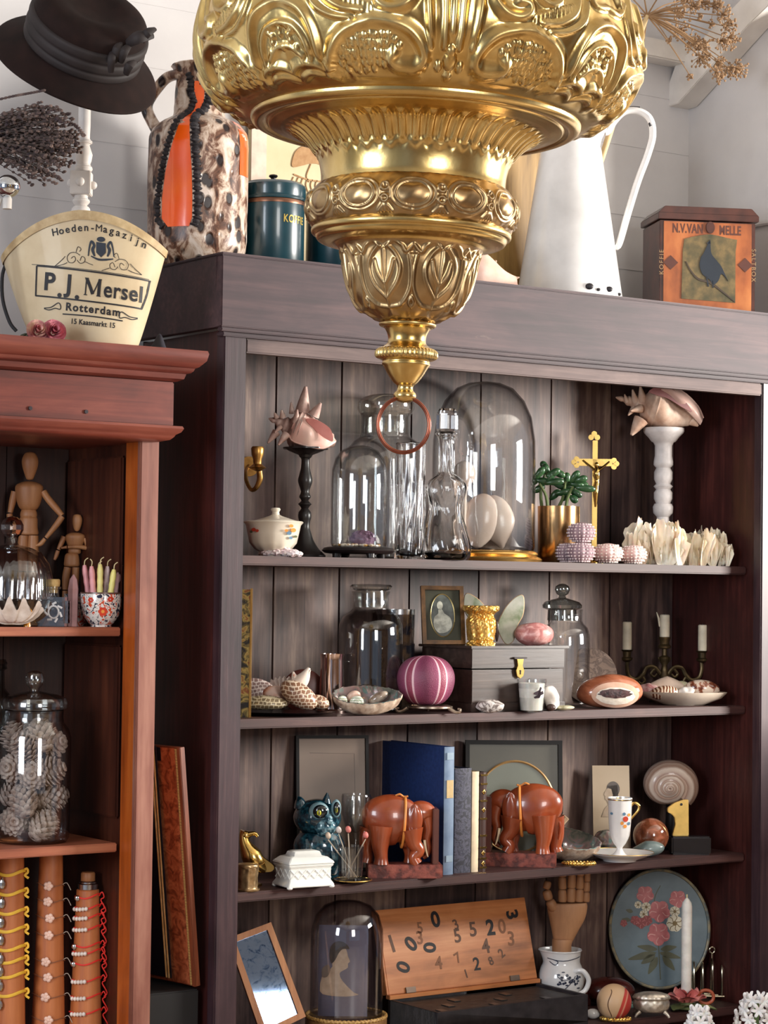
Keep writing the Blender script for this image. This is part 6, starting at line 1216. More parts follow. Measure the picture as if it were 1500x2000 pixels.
# glass jar with lid
t = T('glass_jar', 'tall clear glass jar with a dark knobbed lid, right of the wooden box', 'jar', 1104, .225, S2); bb = t.by
shellpart(t, 'body', [(40, bb), (46, bb-6), (47, 1260), (46, 1240), (42, 1226), (34, 1218), (31, 1212), (31, 1196), (33, 1190)], 2.4, GLS)
g = G(t); g.lathe([(29, 1212), (28, 1192), (38, 1188), (39, 1182), (34, 1176), (22, 1172), (8, 1168), (6, 1164), (12, 1160), (15, 1152), (13, 1145), (6, 1141), (.5, 1140)], seg=56, cx=1096); t.part('lid', g, shell_glass('lid_glass_smoky', (.5, .54, .54), (.3, .3, .3), .04, 2.0))
t = T('carved_disc', 'pale round carved wooden disc leaning behind the glass jar', 'plate', 1152, .315, S2); g = G(t); g.lathe([(.5, -4), (38, -4), (42, -2), (42, 2), (.5, 3)], raw=True, seg=64); g.tr(0, Matrix.Translation((-2, -8, 54))@Matrix.Rotation(-.1, 4, 'X')@Matrix.Rotation(PI/2, 4, 'X')@Matrix.Scale(1.28, 4)); t.one(g, mat('pale_carved_wood', [(.44, (150, 128, 114)), (.5, (110, 92, 84)), (.56, (162, 140, 126))], sc=22, rough=.6, bump=.6, dist=2))
# little things at the front
pebble('oyster_shell', 'small grey and white folded oyster shell on the shelf edge before the box', 'seashell', 957, .066, S2, 28, 14, 13, mat('oyster', [(.42, (120, 108, 104)), (.5, (206, 198, 192)), (.7, (236, 232, 228))], sc=50, rough=.4, bump=.7, dist=2), 0, blob(9, .12))
t = T('candle_glass', 'small glass tumbler with a white candle and a black dragonfly motif before the box', 'candle', 1038, .060, S2); bb = t.by
g = G(t); g.shell([(23, bb), (24, bb-4), (26, 1352), (29, 1330), (29, 1326)], 1.6, seg=48); t.part('tumbler', g, GLS); g = G(t); g.lathe([(.5, bb-3), (21.5, bb-3), (22, bb-8), (26.2, 1336), (25, 1334), (.5, 1334)], seg=48); t.part('wax', g, mat('white_wax', (236, 232, 222), rough=.4, sss=.2))
g = G(t)
for q in ([(1040, 1352), (1050, 1347), (1053, 1340), (1056, 1342), (1054, 1350), (1058, 1348), (1060, 1354), (1054, 1357), (1052, 1362), (1042, 1363), (1040, 1360), (1048, 1356), (1040, 1355)],): g.prism(q, 0, .3)
for W in g.v: x = W[:, 0]; W[:, 1] = -np.sqrt(30.0**2-x*x)
t.part('dragonfly_motif', g, mat('purple_black_print', (44, 26, 38), rough=.4))
pebble('white_shell', 'white knobbly shell leaning beside the candle glass', 'seashell', 1077, .078, S2, 15, 13, 24, mat('white_shell_m', [(.4, (214, 206, 200)), (.7, (244, 240, 234))], sc=40, rough=.4, bump=.4), .35, blob(5, .25))
pebble('flat_shell', 'small flat greenish shell on the shelf edge right of the candle glass', 'seashell', 1102, .066, S2, 20, 13, 5, mat('green_flat_shell', [(.4, (150, 144, 110)), (.6, (214, 208, 180))], sc=60, rough=.35), .05)
pebble('small_snail_shell', 'tiny dark brown snail shell between the candle glass and the flat shell', 'seashell', 1076, .064, S2, 9, 8, 7, mat('dark_snail', (70, 50, 46), rough=.3), 0)
# geode
t = T('geode', 'polished brown agate geode with a white rimmed dark opening, second shelf right', 'geode', 1190, .105, S2); bb = t.by; GEO = mat('agate_skin', [(.3, (120, 62, 38)), (.5, (176, 106, 76)), (.7, (206, 146, 116))], sc=12, rough=.14, coat=.8, dist=1)
def gx(V, D, U, Tt): return np.column_stack([V[:, 0]+6*D[:, 2], V[:, 1], V[:, 2]*np.where(D[:, 2] < 0, .8, 1.05)])
g = G(t); g.ell(1190, 0, bb-29, 65, 34, 36, 60, 40, fn=gx); t.part('body', g, GEO)
def ring(x, y, rx, rz, y0, y1, nm, m_, rag=0):
    g = G(t); a = np.linspace(0, 2*PI, 60, endpoint=False); P = [(x+rx*math.cos(q)*(1+rag*math.sin(7*q)+rag*math.sin(13*q+1)), y+rz*math.sin(q)*(1+rag*math.sin(9*q))) for q in a]; V = []
    for f in (1, .75, .5, .25):
        for p in P: V.append((x+(p[0]-x)*f, 0, y+(p[1]-y)*f))
    V.append((x, 0, y)); V = np.array(V); X_ = V[:, 0]-t.px; Z_ = bb-V[:, 2]
    yy = -34*np.sqrt(np.clip(1-((X_)/66)**2-((Z_-29)/38)**2, .05, 1)); W = np.column_stack([X_, yy-y0, Z_]); F = [(j*60+i, j*60+(i+1) % 60, (j+1)*60+(i+1) % 60, (j+1)*60+i) for j in range(3) for i in range(60)]+[(180+i, 180+(i+1) % 60, 240) for i in range(60)]; F = [q[::-1] for q in F]
    g.add(W, F); t.part(nm, g, m_)
ring(1199, 1356, 47, 25, 1.2, 0, 'pale_band', mat('pale_agate_band', [(.3, (206, 160, 136)), (.7, (226, 190, 168))], rough=.15, coat=.6), 0)
ring(1199, 1358, 38, 17, 2.2, 0, 'white_crystal_rim', mat('crystal_rim', [(.3, (226, 214, 196)), (.7, (248, 240, 228))], sc=90, rough=.3, bump=.4), .02)
ring(1198, 1353, 32, 9, 3.2, 0, 'dark_hollow', mat('dark_crystals', [(.3, (40, 26, 30)), (.7, (96, 66, 66))], sc=120, rough=.3, bump=.8), .06)
# plate with shells at the right
t = T('shell_plate', 'shallow pearly plate with assorted shells, right end of the second shelf', 'plate', 1335, .15, S2); bb = t.by; PLQ = t
g = G(t); g.lathe([(40, bb), (46, bb-3), (74, bb-14), (84, bb-24), (85, bb-26), (82, bb-25), (70, bb-16), (44, bb-6), (.5, bb-5)], seg=80, sy=.55, fn=lambda A, R, Z: (R, Z)); t.one(g, mat('pearly_plate', [(.3, (196, 176, 156)), (.7, (232, 218, 200))], sc=14, rough=.3, coat=.4))
ZQ = S2+.008
pebble('ridged_shell', 'large cream ridged shell at the back of the pearly plate', 'seashell', 1303, (PLQ, 22), ZQ+.006, 40, 18, 22, mat('cream_ridge_shell', [(.3, (206, 178, 156)), (.7, (238, 218, 200))], sc=20, rough=.45), 0, lambda V, D, U, Tt: np.column_stack([V[:, 0], V[:, 1], V[:, 2]*(1-.5*np.abs(D[:, 0]))]))
pebble('zigzag_shell', 'small shell with brown zigzag pattern at the front of the pearly plate', 'seashell', 1297, (PLQ, -20), ZQ+.003, 28, 16, 14, mat('zigzag', [(.35, (110, 60, 36)), (.5, (226, 200, 170)), (.62, (120, 66, 40)), (.75, (236, 214, 190))], sc=40, tex='x', dist=5, rough=.3, coat=.4), .1)
pebble('spotted_cowrie', 'glossy brown and white spotted cowrie on the right of the pearly plate', 'seashell', 1372, (PLQ, 0), ZQ+.010, 34, 18, 17, mat('spotted', [(.38, (92, 46, 34)), (.46, (150, 86, 60)), (.52, (226, 206, 188))], sc=46, rough=.15, coat=.7), -.08)
pebble('white_snail_shell', 'white knobbed shell in the middle of the pearly plate', 'seashell', 1340, (PLQ, -16), ZQ+.005, 18, 14, 13, _mc['white_shell_m'], .1, blob(11, .2))
pebble('pink_shell', 'pinkish purple shell at the left of the pearly plate', 'seashell', 1268, (PLQ, 4), ZQ+.004, 22, 16, 15, mat('pink_purple_shell', [(.4, (150, 96, 96)), (.6, (226, 196, 190))], sc=30, rough=.35), -.2, blob(12, .15))
pebble('olive_shell', 'small white and green shell between the ridged shell and the cowrie', 'seashell', 1334, (PLQ, 24), ZQ+.010, 20, 12, 14, mat('olive_white_shell', [(.4, (196, 190, 156)), (.6, (232, 226, 206))], sc=40, rough=.4), -.3)
# candelabra
t = T('candelabra', 'small three-armed aged brass candelabra at the right of the second shelf', 'candelabra', 1298, .27, S2); bb = t.by
g = G(t); g.lathe([(30, bb), (30, bb-4), (18, bb-10), (8, bb-20), (6, 1330), (10, 1322), (7, 1312), (5, 1300), (10, 1290), (11, 1284), (5, 1280), (5, 1268), (12, 1266), (13, 1262), (9, 1258), (10, 1250), (12, 1246), (12, 1244), (.5, 1245)], seg=32, cx=1297); t.part('stem', g, mat('dark_aged_brass', [(.3, (54, 44, 30)), (.7, (110, 92, 62))], sc=40, rough=.4, metal=.7))
DAB = _mc['dark_aged_brass']
for s_ in (-1, 1):
    g = G(t); X = lambda q: 1297+s_*q
    g.tube([(X(4), 0, 1322), (X(18), 0, 1304), (X(34), 0, 1304), (X(42), 0, 1318), (X(54), 0, 1328), (X(68), 0, 1322), (X(73), 0, 1306), (X(72), 0, 1292)], [4, 4, 4, 4.5, 4.5, 4, 4, 4], 8, sm=5)
    g.tube([(X(18), 0, 1306), (X(26), 0, 1316), (X(20), 0, 1322), (X(14), 0, 1316)], [3, 3, 2.5, 2], 8, sm=4); g.tube([(X(44), 0, 1320), (X(38), 0, 1330), (X(44), 0, 1336), (X(50), 0, 1332)], [3, 3, 2.5, 2], 8, sm=4); g.tube([(X(3), 0, 1296), (X(9), 0, 1290), (X(12), 0, 1284)], [2.5, 2.5, 2], 8)
    t.part('arm', g, DAB); g = G(t); g.lathe([(4, 1294), (11, 1290), (12, 1286), (8, 1284), (9, 1274), (12, 1272), (13, 1270), (.5, 1271)], seg=28, cx=X(74)); t.part('candle_cup', g, DAB)
ivory = mat('ivory_candle', (226, 216, 192), rough=.45, sss=.1)
for px, y0, y1, l in ((1297-74, 1270, 1217, 'left arm of'), (1297, 1244, 1202, 'centre of'), (1297+75, 1271, 1221, 'right arm of')):
    t2 = T('candle', 'burnt down ivory candle stub in the %s the brass candelabra' % l, 'candle', px, (t, 0), S2+(bb-y0)*t.s, group='candles of the candelabra'); g = G(t2); B2 = t2.by; g.lathe([(9.5, B2), (9.8, B2-6), (9.6, B2-(y0-y1)), (8, B2-(y0-y1)-1.5), (.5, B2-(y0-y1)+1)], seg=24); t2.part('wax', g, ivory)
    g = G(t2); g.tube([(px, 0, B2-(y0-y1)+1), (px, 0, B2-(y0-y1)-4)], .9, 6); t2.part('wick', g, BLACKINK)
    if px == 1297: g = G(t2); g.tube([(px-9, 0, B2-20), (px-11, 0, B2-36), (px-15, 0, B2-48)], [1.5, 2, .8], 6); t2.part('wax_drip', g, ivory)
# ---------------------------------------------------------------- third shelf
t = T('brass_duck', 'brass duck-headed vessel with long bill at the left end of the third shelf', 'ornament', 500, .14, S3); bb = t.by
g = G(t); g.tube([(520, 0, 1700), (505, 0, 1690), (490, 0, 1672), (478, 0, 1650), (474, 0, 1632), (476, 0, 1624)], [6, 16, 20, 12, 8, 9], 16, sm=5); g.ell(478, 0, 1632, 11, 9, 9, 18, 12); g.tube([(484, 0, 1630), (496, 0, 1628), (502, 0, 1634)], [6, 4, 3], 10, flat=1.4, sm=3)
g.prism([(500, 1664), (516, 1676), (534, 1690), (532, 1700), (518, 1702), (500, 1694)], -6, 6, sm=3); t.part('body', g, PBR); g = G(t); g.lathe([(20, bb), (20, bb-4), (8, bb-8), (7, 1690)], cx=492, seg=28); t.part('foot', g, PBR)
t = T('brass_lantern', 'small embossed brass lidded pot in front of the brass duck', 'pot', 484, .085, S3); bb = t.by
g = G(t); g.lathe([(23, bb), (24, bb-4), (20, bb-7), (21, 1700), (22, 1690), (18, 1687), (.5, 1686)], cx=483, seg=120, fn=lambda A, R, Z: (R+np.where((Z > 8) & (Z < bb-1692), 1.1*np.sin(A*9+Z*.3)*np.sin(Z*.35), 0), Z), smooth=5); t.part('body', g, mat('pinkish_brass', [(.3, (130, 104, 72)), (.7, (196, 166, 124))], sc=60, rough=.35, metal=.85)); g = G(t); g.tube([(504, 0, 1688), (512, -2, 1687), (517, -3, 1683)], [2, 2, 1.6], 8); t.part('spout', g, PBR)
# owl
t = T('owl_figurine', 'dark teal glazed ceramic owl figure with a round yellow eye', 'figurine', 622, .17, S3); bb = t.by
OWL = mat('teal_owl_glaze', [(.3, (8, 26, 36)), (.5, (18, 52, 66)), (.66, (44, 96, 112)), (.78, (110, 156, 166))], sc=85, rough=.12, coat=.8, detail=7)
g = G(t); g.lathe([(34, bb), (40, bb-6), (48, bb-30), (50, 1650), (44, 1634), (38, 1626)], cx=622, seg=56, smooth=3, sy=.8); g.ell(618, 0, 1596, 47, 40, 38, 48, 30, fn=lambda V, D, U, Tt: V*(1-.06*np.clip(D[:, 2], 0, 1)[:, None]))
t.part('body', g, OWL)
for x0, x1, y in ((586, 580, 1556), (634, 637, 1548)): g = G(t); g.tube([(x0, -6, 1576), ((x0+x1)/2, -8, 1562), (x1, -8, y)], [14, 8, 1.5], 12, sm=3); t.part('ear_tuft', g, OWL)
def eye(cx, cy, sx_, dd):
    g = G(t); g.ell(cx, dd, cy, 20*sx_, 9, 18, 30, 18); ed = t.part('eye_disc', g, mat('owl_eye_ring', [(.3, (96, 132, 144)), (.6, (134, 164, 172))], sc=50, rough=.15, coat=.6))
    g = G(t); g.ell(cx+2*sx_, dd-4, cy, 15*sx_, 7.5, 14, 28, 16); t.part('dark_eye', g, mat('owl_dark_eye', (14, 22, 28), rough=.08, coat=.8), parent=ed); g = G(t); g.ell(cx+1, dd-8, cy+1, 6.5*sx_, 4.2, 7.5, 18, 12); t.part('iris', g, mat('yellow_iris', (206, 204, 44), rough=.1, coat=.6), parent=ed); g = G(t); g.ell(cx+1, dd-11.5, cy+1, 1.4, 1.6, 5, 10, 8); t.part('pupil', g, BLACKINK, parent=ed)
eye(622, 1582, 1, -34); eye(655, 1577, .5, -24)
g = G(t); g.tube([(640, -40, 1590), (644, -46, 1600), (643, -40, 1610)], [7, 6, 1], 10, sm=3); g.ell(634, -30, 1612, 22, 14, 18, 24, 14); t.part('beak_face', g, mat('owl_face_glaze', [(.35, (24, 56, 70)), (.5, (64, 106, 122)), (.65, (150, 190, 200))], sc=120, rough=.15, coat=.7)); 
g = G(t); g.tube([(596, -26, 1640), (602, -34, 1660), (600, -30, 1690)], [14, 16, 8], 12, sm=3, flat=.5); g.tube([(648, -26, 1640), (654, -32, 1665), (650, -28, 1690)], [12, 14, 6], 12, sm=3, flat=.5); t.part('wings', g, OWL)
# white casket (corner towards the viewer)
MILK = mat('milk_glass', (236, 236, 230), rough=.22, coat=.4, sc=5)
t = T('milk_glass_box', 'white milk-glass lidded casket with lattice sides at the front of the third shelf', 'box', 592, .075, S3, turn=.52); 
a, b = 44, 30; bb = t.by
def ring4(w, d, z): return [(-w, -d, z), (w, -d, z), (w, d, z), (-w, d, z)]
def loft(t, name, lv_, m_, bev=1.2):
    g = G(t); V = []; 
    for w, d, z in lv_: V += ring4(w, d, z)
    n = len(lv_); F = [(3, 2, 1, 0), tuple((n-1)*4+k for k in range(4))]+[(i*4+k, i*4+(k+1) % 4, (i+1)*4+(k+1) % 4, (i+1)*4+k) for i in range(n-1) for k in range(4)]
    g.add(V, F); return t.part(name, g, m_, bev=bev)
loft(t, 'body', [(a+6, b+6, 4), (a+6, b+6, 8), (a+1, b+1, 16), (a+1, b+1, 40), (a+5, b+5, 44), (a+5, b+5, 47)], MILK)
loft(t, 'lid', [(a+6, b+6, 47.5), (a+6, b+6, 51), (a-4, b-4, 60), (a-14, b-10, 63), (a-16, b-14, 70), (a-22, b-18, 72)], MILK)
for sx_ in (-1, 1):
    for sy_ in (-1, 1): g = G(t); g.ell(sx_*(a+2)+t.px, sy_*(b+2), t.by-3.4, 6, 6, 3.6, 10, 8); t.part('foot', g, MILK)
for side in (0, 1):
    g = G(t); n_ = 5 if side == 0 else 3; L_ = a if side == 0 else b
    for k in range(n_):
        c = -L_+(k+.5)*2*L_/n_; h_ = L_/n_
        for s_ in (-1, 1):
            p = [(c-h_, 20 if s_ > 0 else 37), (c+h_, 37 if s_ > 0 else 20)]
            P = [(q, -b-1.6, z) if side == 0 else (-a-1.6, q, z) for q, z in p]; g.tube(P, 1.3, 6, raw=True)
    t.part('lattice', g, MILK)
# framed mirror-like picture
def in_grey(t, P, w, H, fw):
    g = G(t); g.box(-w, w, -2, -1.05, fw, H-fw, raw=True); P('picture', g, mat('faded_brown_picture', [(.3, (132, 112, 98)), (.7, (160, 140, 124))], sc=3, rough=.35, spec=.3))
    g = G(t); g.stroke([(-w+22, H-34), (w-22, H-36), (w-20, 30)], 1.2, -2.3, -2.05, sm=0, raw=True); P('printed_line', g, mat('brown_line', (104, 82, 70), rough=.4))
framed('picture_frame', 'black framed faded brown picture behind the owl', 650, .265, S3, 146, 264, 6, mat('black_frame', (18, 15, 16), rough=.5, spec=.3), in_grey, lean=.10, yaw=.25)
# glasses and match sticks
SMK = shell_glass('smoke_glass', (.84, .84, .84), (.4, .4, .4), .03, 1.3)
t = T('wine_glass', 'clear stemmed wine glass behind the match tumbler', 'glass', 694, .16, S3); bb = t.by
g = G(t); g.lathe([(24, bb), (24, bb-2), (6, bb-5), (3, bb-12), (3, 1640), (8, 1628), (22, 1612), (29, 1590), (29, 1556), (28, 1552), (27.4, 1556), (27.4, 1590), (20, 1611), (6, 1625), (.5, 1628)], seg=56); t.one(g, GLS)
t = T('saucer', 'small brass rimmed dark saucer under the match tumbler', 'saucer', 688, .085, S3); bb = t.by
g = G(t); g.lathe([(28, bb), (34, bb-2), (38, bb-5), (38, bb-6), (30, bb-4), (.5, bb-3)], seg=56); t.part('dish', g, BLK); g = G(t); g.tube([(688+38*math.cos(a_), 38*math.sin(a_), bb-5.5) for a_ in np.linspace(0, 2*PI, 48, endpoint=False)], 1.4, 6, closed=True); t.part('brass_rim', g, PBR); SCR = t
t = T('tumbler', 'small fluted glass tumbler holding dried rose bud picks on the brass saucer', 'glass', 684, (SCR, 0), S3+.0045); bb = t.by
g = G(t); g.lathe([(22, bb), (23, bb-4), (26, 1656), (26, 1652), (24.4, 1652), (21.4, bb-6), (.5, bb-5)], seg=120, fn=lambda A, R, Z: (R*(1+.02*np.cos(A*16)), Z)); t.one(g, SMK); TMB = t
for i, (x0, x1, y1, c, lab) in enumerate(((682, 640, 1632, 'p', 'leftmost and lowest'), (680, 660, 1622, 'w', 'second from the left, white tipped'), (690, 679, 1620, 'r', 'upright in the middle, red tipped'), (692, 713, 1632, 'r', 'leaning right, pink tipped'))):
    t = T('rose_pick', 'stick with a small bud tip in the tumbler, %s' % lab, 'stick', 684, (TMB, 0), S3+.0115, group='sticks in the fluted tumbler'); bb = t.by; dz = (-6, 4, -2, 8)[i]
    g = G(t); g.tube([(684-(x1-684)*.30, dz, bb), (x1, dz*1.4, y1+8)], 1.3, 6); t.part('stick', g, mat('pale_stick', (176, 160, 140), rough=.6)); g = G(t); g.ell(x1, dz*1.4, y1, 5.5, 5.5, 7, 12, 8, rot=.3); t.part('bud', g, mat('bud_'+c, {'p': (196, 176, 156), 'w': (222, 210, 204), 'r': (206, 116, 108)}[c], rough=.5))
# elephants
EL = mat('carved_red_wood', [(.3, (116, 50, 26)), (.55, (152, 70, 38)), (.8, (178, 92, 54))], sc=16, rough=.28, coat=.6, st=(1, 1, .4)); ELB = mat('carved_base_wood', [(.4, (84, 36, 30)), (.55, (136, 66, 54)), (.7, (150, 78, 62))], sc=60, rough=.5, bump=.8)
def elephant(label, px, Y, f, x0, by0):
    """f=+1 looks right; outline numbers are taken from the left bookend (columns 705..862)"""
    t = T('elephant_bookend', label, 'bookend', px, Y, S3, turn=0.10*f); bb = t.by; dy = bb-1713; X = lambda x: px+(x-785)*f
    def tb(name, pts, r, m_=EL, **k): g = G(t); g.tube([(X(x), d, y+dy) for x, d, y in pts], r, 20, sm=5, **k); return t.part(name, g, m_)
    g = G(t); g.box(716, 862, -26, 26, 1713, 1685); V = g.v[0]; V[:, 0] = (V[:, 0]+t.px-785)*f; V[:, 2] = np.where(V[:, 2] > (bb-1700), 27.0, 0)
    if f < 0: g.f = [q[::-1] for q in g.f]
    t.part('carved_base', g, ELB, bev=1.5)
    g = G(t); g.box(842, 854, -24, 24, 1686, 1580); V = g.v[0]; V[:, 0] = (V[:, 0]+t.px-785)*f; V[:, 2] += bb-1713-0+(0); V[:, 2] = np.where(V[:, 2] > 60, 135.0, 27.2)
    if f < 0: g.f = [q[::-1] for q in g.f]
    t.part('upright', g, mat('dark_red_upright', (92, 44, 32), rough=.35, coat=.3), bev=1.5)
    g = G(t); P = [(716, 0, 1622), (722, 0, 1616), (738, 0, 1604), (760, 0, 1602), (782, 0, 1604), (800, 0, 1610), (812, 0, 1606)]; R_ = [7, 27, 45, 50, 46, 36, 22]
    g.tube([(X(x), d, y+dy) for x, d, y in P], R_, 36, sm=6, flat=.62)
    for pts, r in (([(742, -16, 1612), (740, -17, 1650), (742, -17, 1672), (742, -17, 1686)], [26, 17, 13, 15]), ([(724, 14, 1620), (716, 15, 1652), (718, 15, 1674), (716, 15, 1686)], [24, 15, 12, 14]),
                   ([(800, -14, 1618), (806, -15, 1644), (816, -16, 1660), (806, -16, 1672), (812, -16, 1685)], [25, 16, 12, 11, 12]), ([(796, 14, 1622), (800, 15, 1652), (802, 15, 1672), (802, 15, 1686)], [22, 15, 11, 13])):
        g.tube([(X(x), d, y+dy) for x, d, y in pts], r, 18, sm=5)
    g.tube([(X(x), d, y+dy) for x, d, y in [(804, 0, 1592), (820, 0, 1588), (832, 0, 1592), (838, 0, 1602)]], [22, 24, 22, 13], 24, sm=5, flat=.85)
    g.tube([(X(x), d, y+dy) for x, d, y in [(832, 0, 1596), (836, 0, 1618), (832, 0, 1638), (836, 0, 1656), (834, 0, 1668), (826, 0, 1676)]], [17, 14, 10, 7.5, 6, 4], 16, sm=5)
    t.part('body', g, EL)
    for s_ in (-1, 1):
        g = G(t); g.ell(X(806), s_*24, 1600+dy, 15, 4, 28, 24, 16, fn=lambda V, D, U, Tt: V*(1+.12*np.sin(3*U))[:, None]); t.part('ear', g, EL)
        g = G(t); g.tube([(X(827), s_*11, 1640+dy), (X(829), s_*14, 1655+dy), (X(834), s_*15, 1672+dy)], [3.2, 2.6, 1], 10, sm=3); t.part('tusk', g, mat('ivory_tusk', (236, 214, 178), rough=.35))
    g = G(t); g.tube([(X(x), d, y+dy) for x, d, y in [(716, 0, 1616), (708, -2, 1636), (711, -2, 1660)]], [4, 3, 2], 8, sm=3); t.part('tail', g, EL)
    g = G(t); a_ = np.linspace(0, 2*PI, 40, endpoint=False); g.tube([(X(786+3*math.sin(q)), -31.5*math.cos(q), 1606-49*math.sin(q)+dy) for q in a_], 2.6, 8, closed=True); t.part('painted_girth', g, mat('ochre_girth', (214, 136, 64), rough=.4))
    g = G(t); g.tube([(X(770), -6, 1554+dy), (X(778), -8, 1551+dy), (X(786), -6, 1556+dy), (X(794), -8, 1555+dy)], 2, 6, sm=3); t.part('back_ornament', g, _mc['ochre_girth'])
    return t
elephant('carved reddish wooden elephant bookend facing right, left of the books', 785, .105, 1, 705, 1713)
elephant('carved reddish wooden elephant bookend facing left, right of the books', 1017, .135, -1, 945, 1700)
# books parallel to the bookcase
def book(label, pa, pb, y0, top, depth, cover, spine, extra=None, m_edge=None):
    xa, xb = spot(pa, y0, S3), spot(pb, y0, S3); t = T('book', label, 'book', loc=(xa, y0, S3), rot='case', group='books between the elephant bookends'); _, by1, s1 = pj((xa, y0, S3)); H = (by1-top)*s1; w_ = xb-xa-.0012
    g = G(); g.box(.003, w_-.003, .006, depth-.004, .004, H-.004); t.part('pages', g, mat('page_block', (206, 190, 160), rough=.8))
    g = G(); g.box(0, .0028, .004, depth, 0, H); t.part('cover_board', g, cover, bev=.0005); g = G(); g.box(w_-.0028, w_, .004, depth, 0, H); t.part('cover_board', g, cover, bev=.0005)
    g = G(); P = [(0, .0052), (0, .003), (w_*.2, .0008), (w_*.5, 0), (w_*.8, .0008), (w_, .003), (w_, .0052)]; n = len(P); V = [(x, y, 0) for x, y in P]+[(x, y, H) for x, y in P]; g.add(V, [(i, i+1, i+1+n, i+n) for i in range(n-1)]+[(n-1, 0, n, 2*n-1), tuple(range(n))[::-1], tuple(range(n, 2*n))]); t.part('spine', g, spine)
    if extra: extra(t, w_, H)
    return t
BLU = mat('blue_cloth', [(.3, (24, 44, 92)), (.7, (34, 58, 112))], sc=120, rough=.6)
def ex1(t, w, H):
    for z0, z1, m_ in ((.60, .74, mat('gold_label', (186, 158, 108), rough=.5)), (.10, .15, mat('pale_label', (132, 152, 170), rough=.5)), (.90, .955, _mc['pale_label'])): g = G(); g.box(w*.18, w*.85, -.0009, .0002, H*z0, H*z1); t.part('spine_label', g, m_)
book('tall blue cloth book with worn pale blue spine and gold label', 867, 887, .085, 1460, .245, BLU, mat('faded_blue_spine', [(.3, (84, 104, 132)), (.7, (122, 142, 166))], sc=18, rough=.55), ex1)
NV = mat('dark_embossed_cloth', [(.42, (26, 28, 42)), (.5, (70, 70, 88)), (.58, (36, 38, 56))], sc=60, rough=.6, dist=1.5)
book('dark navy book with embossed pattern on the spine', 888, 921, .095, 1502, .17, mat('navy_cloth', (30, 32, 50), rough=.6), NV)
book('thin cream book with small lettering on the spine', 922, 936, .095, 1508, .15, mat('cream_cover', (206, 186, 150), rough=.6), mat('cream_spine', (228, 208, 176), rough=.6), None)
def ex4(t, w, H):
    for z in (.04, .13, .24, .36, .53, .71, .88, .97): g = G(); g.box(.0006, w-.0006, -.0012, .0002, H*z-.002, H*z+.0022); t.part('gilt_band', g, PBR)
    for z in (.08, .185, .62, .80): g = G(); g.ell(w*.5, -.0004, H*z, .0035, .0012, .006, 10, 8, raw=True); g.ell(w*.5, -.0004, H*z, .006, .001, .002, 10, 8, raw=True); t.part('gilt_flower', g, PBR)
book('thin dark brown leather book with gilt bands and flowers on the spine', 937, 951, .095, 1509, .15, mat('brown_leather', (58, 34, 28), rough=.4, coat=.3), _mc['brown_leather'], ex4)
# framed picture with oval mount
def in_arch(t, P, w, H, fw):
    g = G(t); g.box(-w, w, -2, -1.05, fw, H-fw, raw=True); P('glass_front', g, mat('dull_green_mount', [(.3, (76, 74, 64)), (.7, (98, 94, 82))], sc=3, rough=.35, spec=.3))
    g = G(t); g.disc(2, H*.44, 78, -2.6, -2.05, 64, 88, raw=True); P('oval_photo', g, mat('grey_green_oval', [(.3, (112, 116, 104)), (.7, (130, 134, 120))], sc=3, rough=.35, spec=.3))
    g = G(t); g.tube([(2+79*math.cos(a), -2.6, H*.44+89*math.sin(a)) for a in np.linspace(0, 2*PI, 64, endpoint=False)], 2.6, 6, closed=True, raw=True); P('gilt_oval_rim', g, mat('pale_gilt_rim', (190, 150, 98), rough=.35, metal=.3))
framed('picture_frame', 'black framed picture with an oval gilt mount behind the right elephant', 1004, .235, S3, 192, 232, 8, _mc['black_frame'], in_arch, lean=.10, yaw=.1)
# abalone with driftwood
ab2 = abalone('large rough abalone shell with a dark hollow, right of the right elephant', 1104, .16, S3, 60, 36, 46, (.50, .18), 0)
t = T('driftwood', 'short pale stick of wood resting in the rough abalone shell', 'wood', 1082, (ab2, -6), S3+.030); g = G(t); g.tube([(1052, 0, t.by-4), (1080, -4, 1624), (1104, -6, 1594)], [7, 8, 8.5], 8, flat=.7); t.one(g, mat('pale_driftwood', [(.3, (160, 132, 104)), (.7, (212, 186, 154))], sc=40, rough=.7, bump=.4), flatshade=True)
t = T('abalone_shell', 'small shiny abalone shell standing behind the gilt cup and saucer', 'seashell', 1178, .20, S3); g = G(t); g.ell(1182, 0, t.by-26, 24, 14, 25, 30, 20, fn=blob(6, .1)); t.one(g, ABI)
# bracelet
def bracelet(label, px, Y, z, r, ry):
    t = T('bracelet', label, 'bracelet', px, Y, z); g = G(t); rs = np.random.RandomState(int(px)); P = [(px+r*math.cos(a), ry*math.sin(a), t.by-3.2) for a in np.linspace(0, 2*PI, 40, endpoint=False)]; g.tube(P, 2.2, 6, closed=True)
    for k in range(26): a = 2*PI*k/26; g.ell(px+r*math.cos(a), ry*math.sin(a), t.by-5, rs.uniform(3, 5), 4, rs.uniform(3, 4.6), 8, 6)
    t.one(g, mat('gold_beads', (236, 196, 110), rough=.22, metal=.9))
bracelet('gold bead bracelet lying at the shelf edge right of the elephant bookend', 1131, .069, S3, 30, 14)
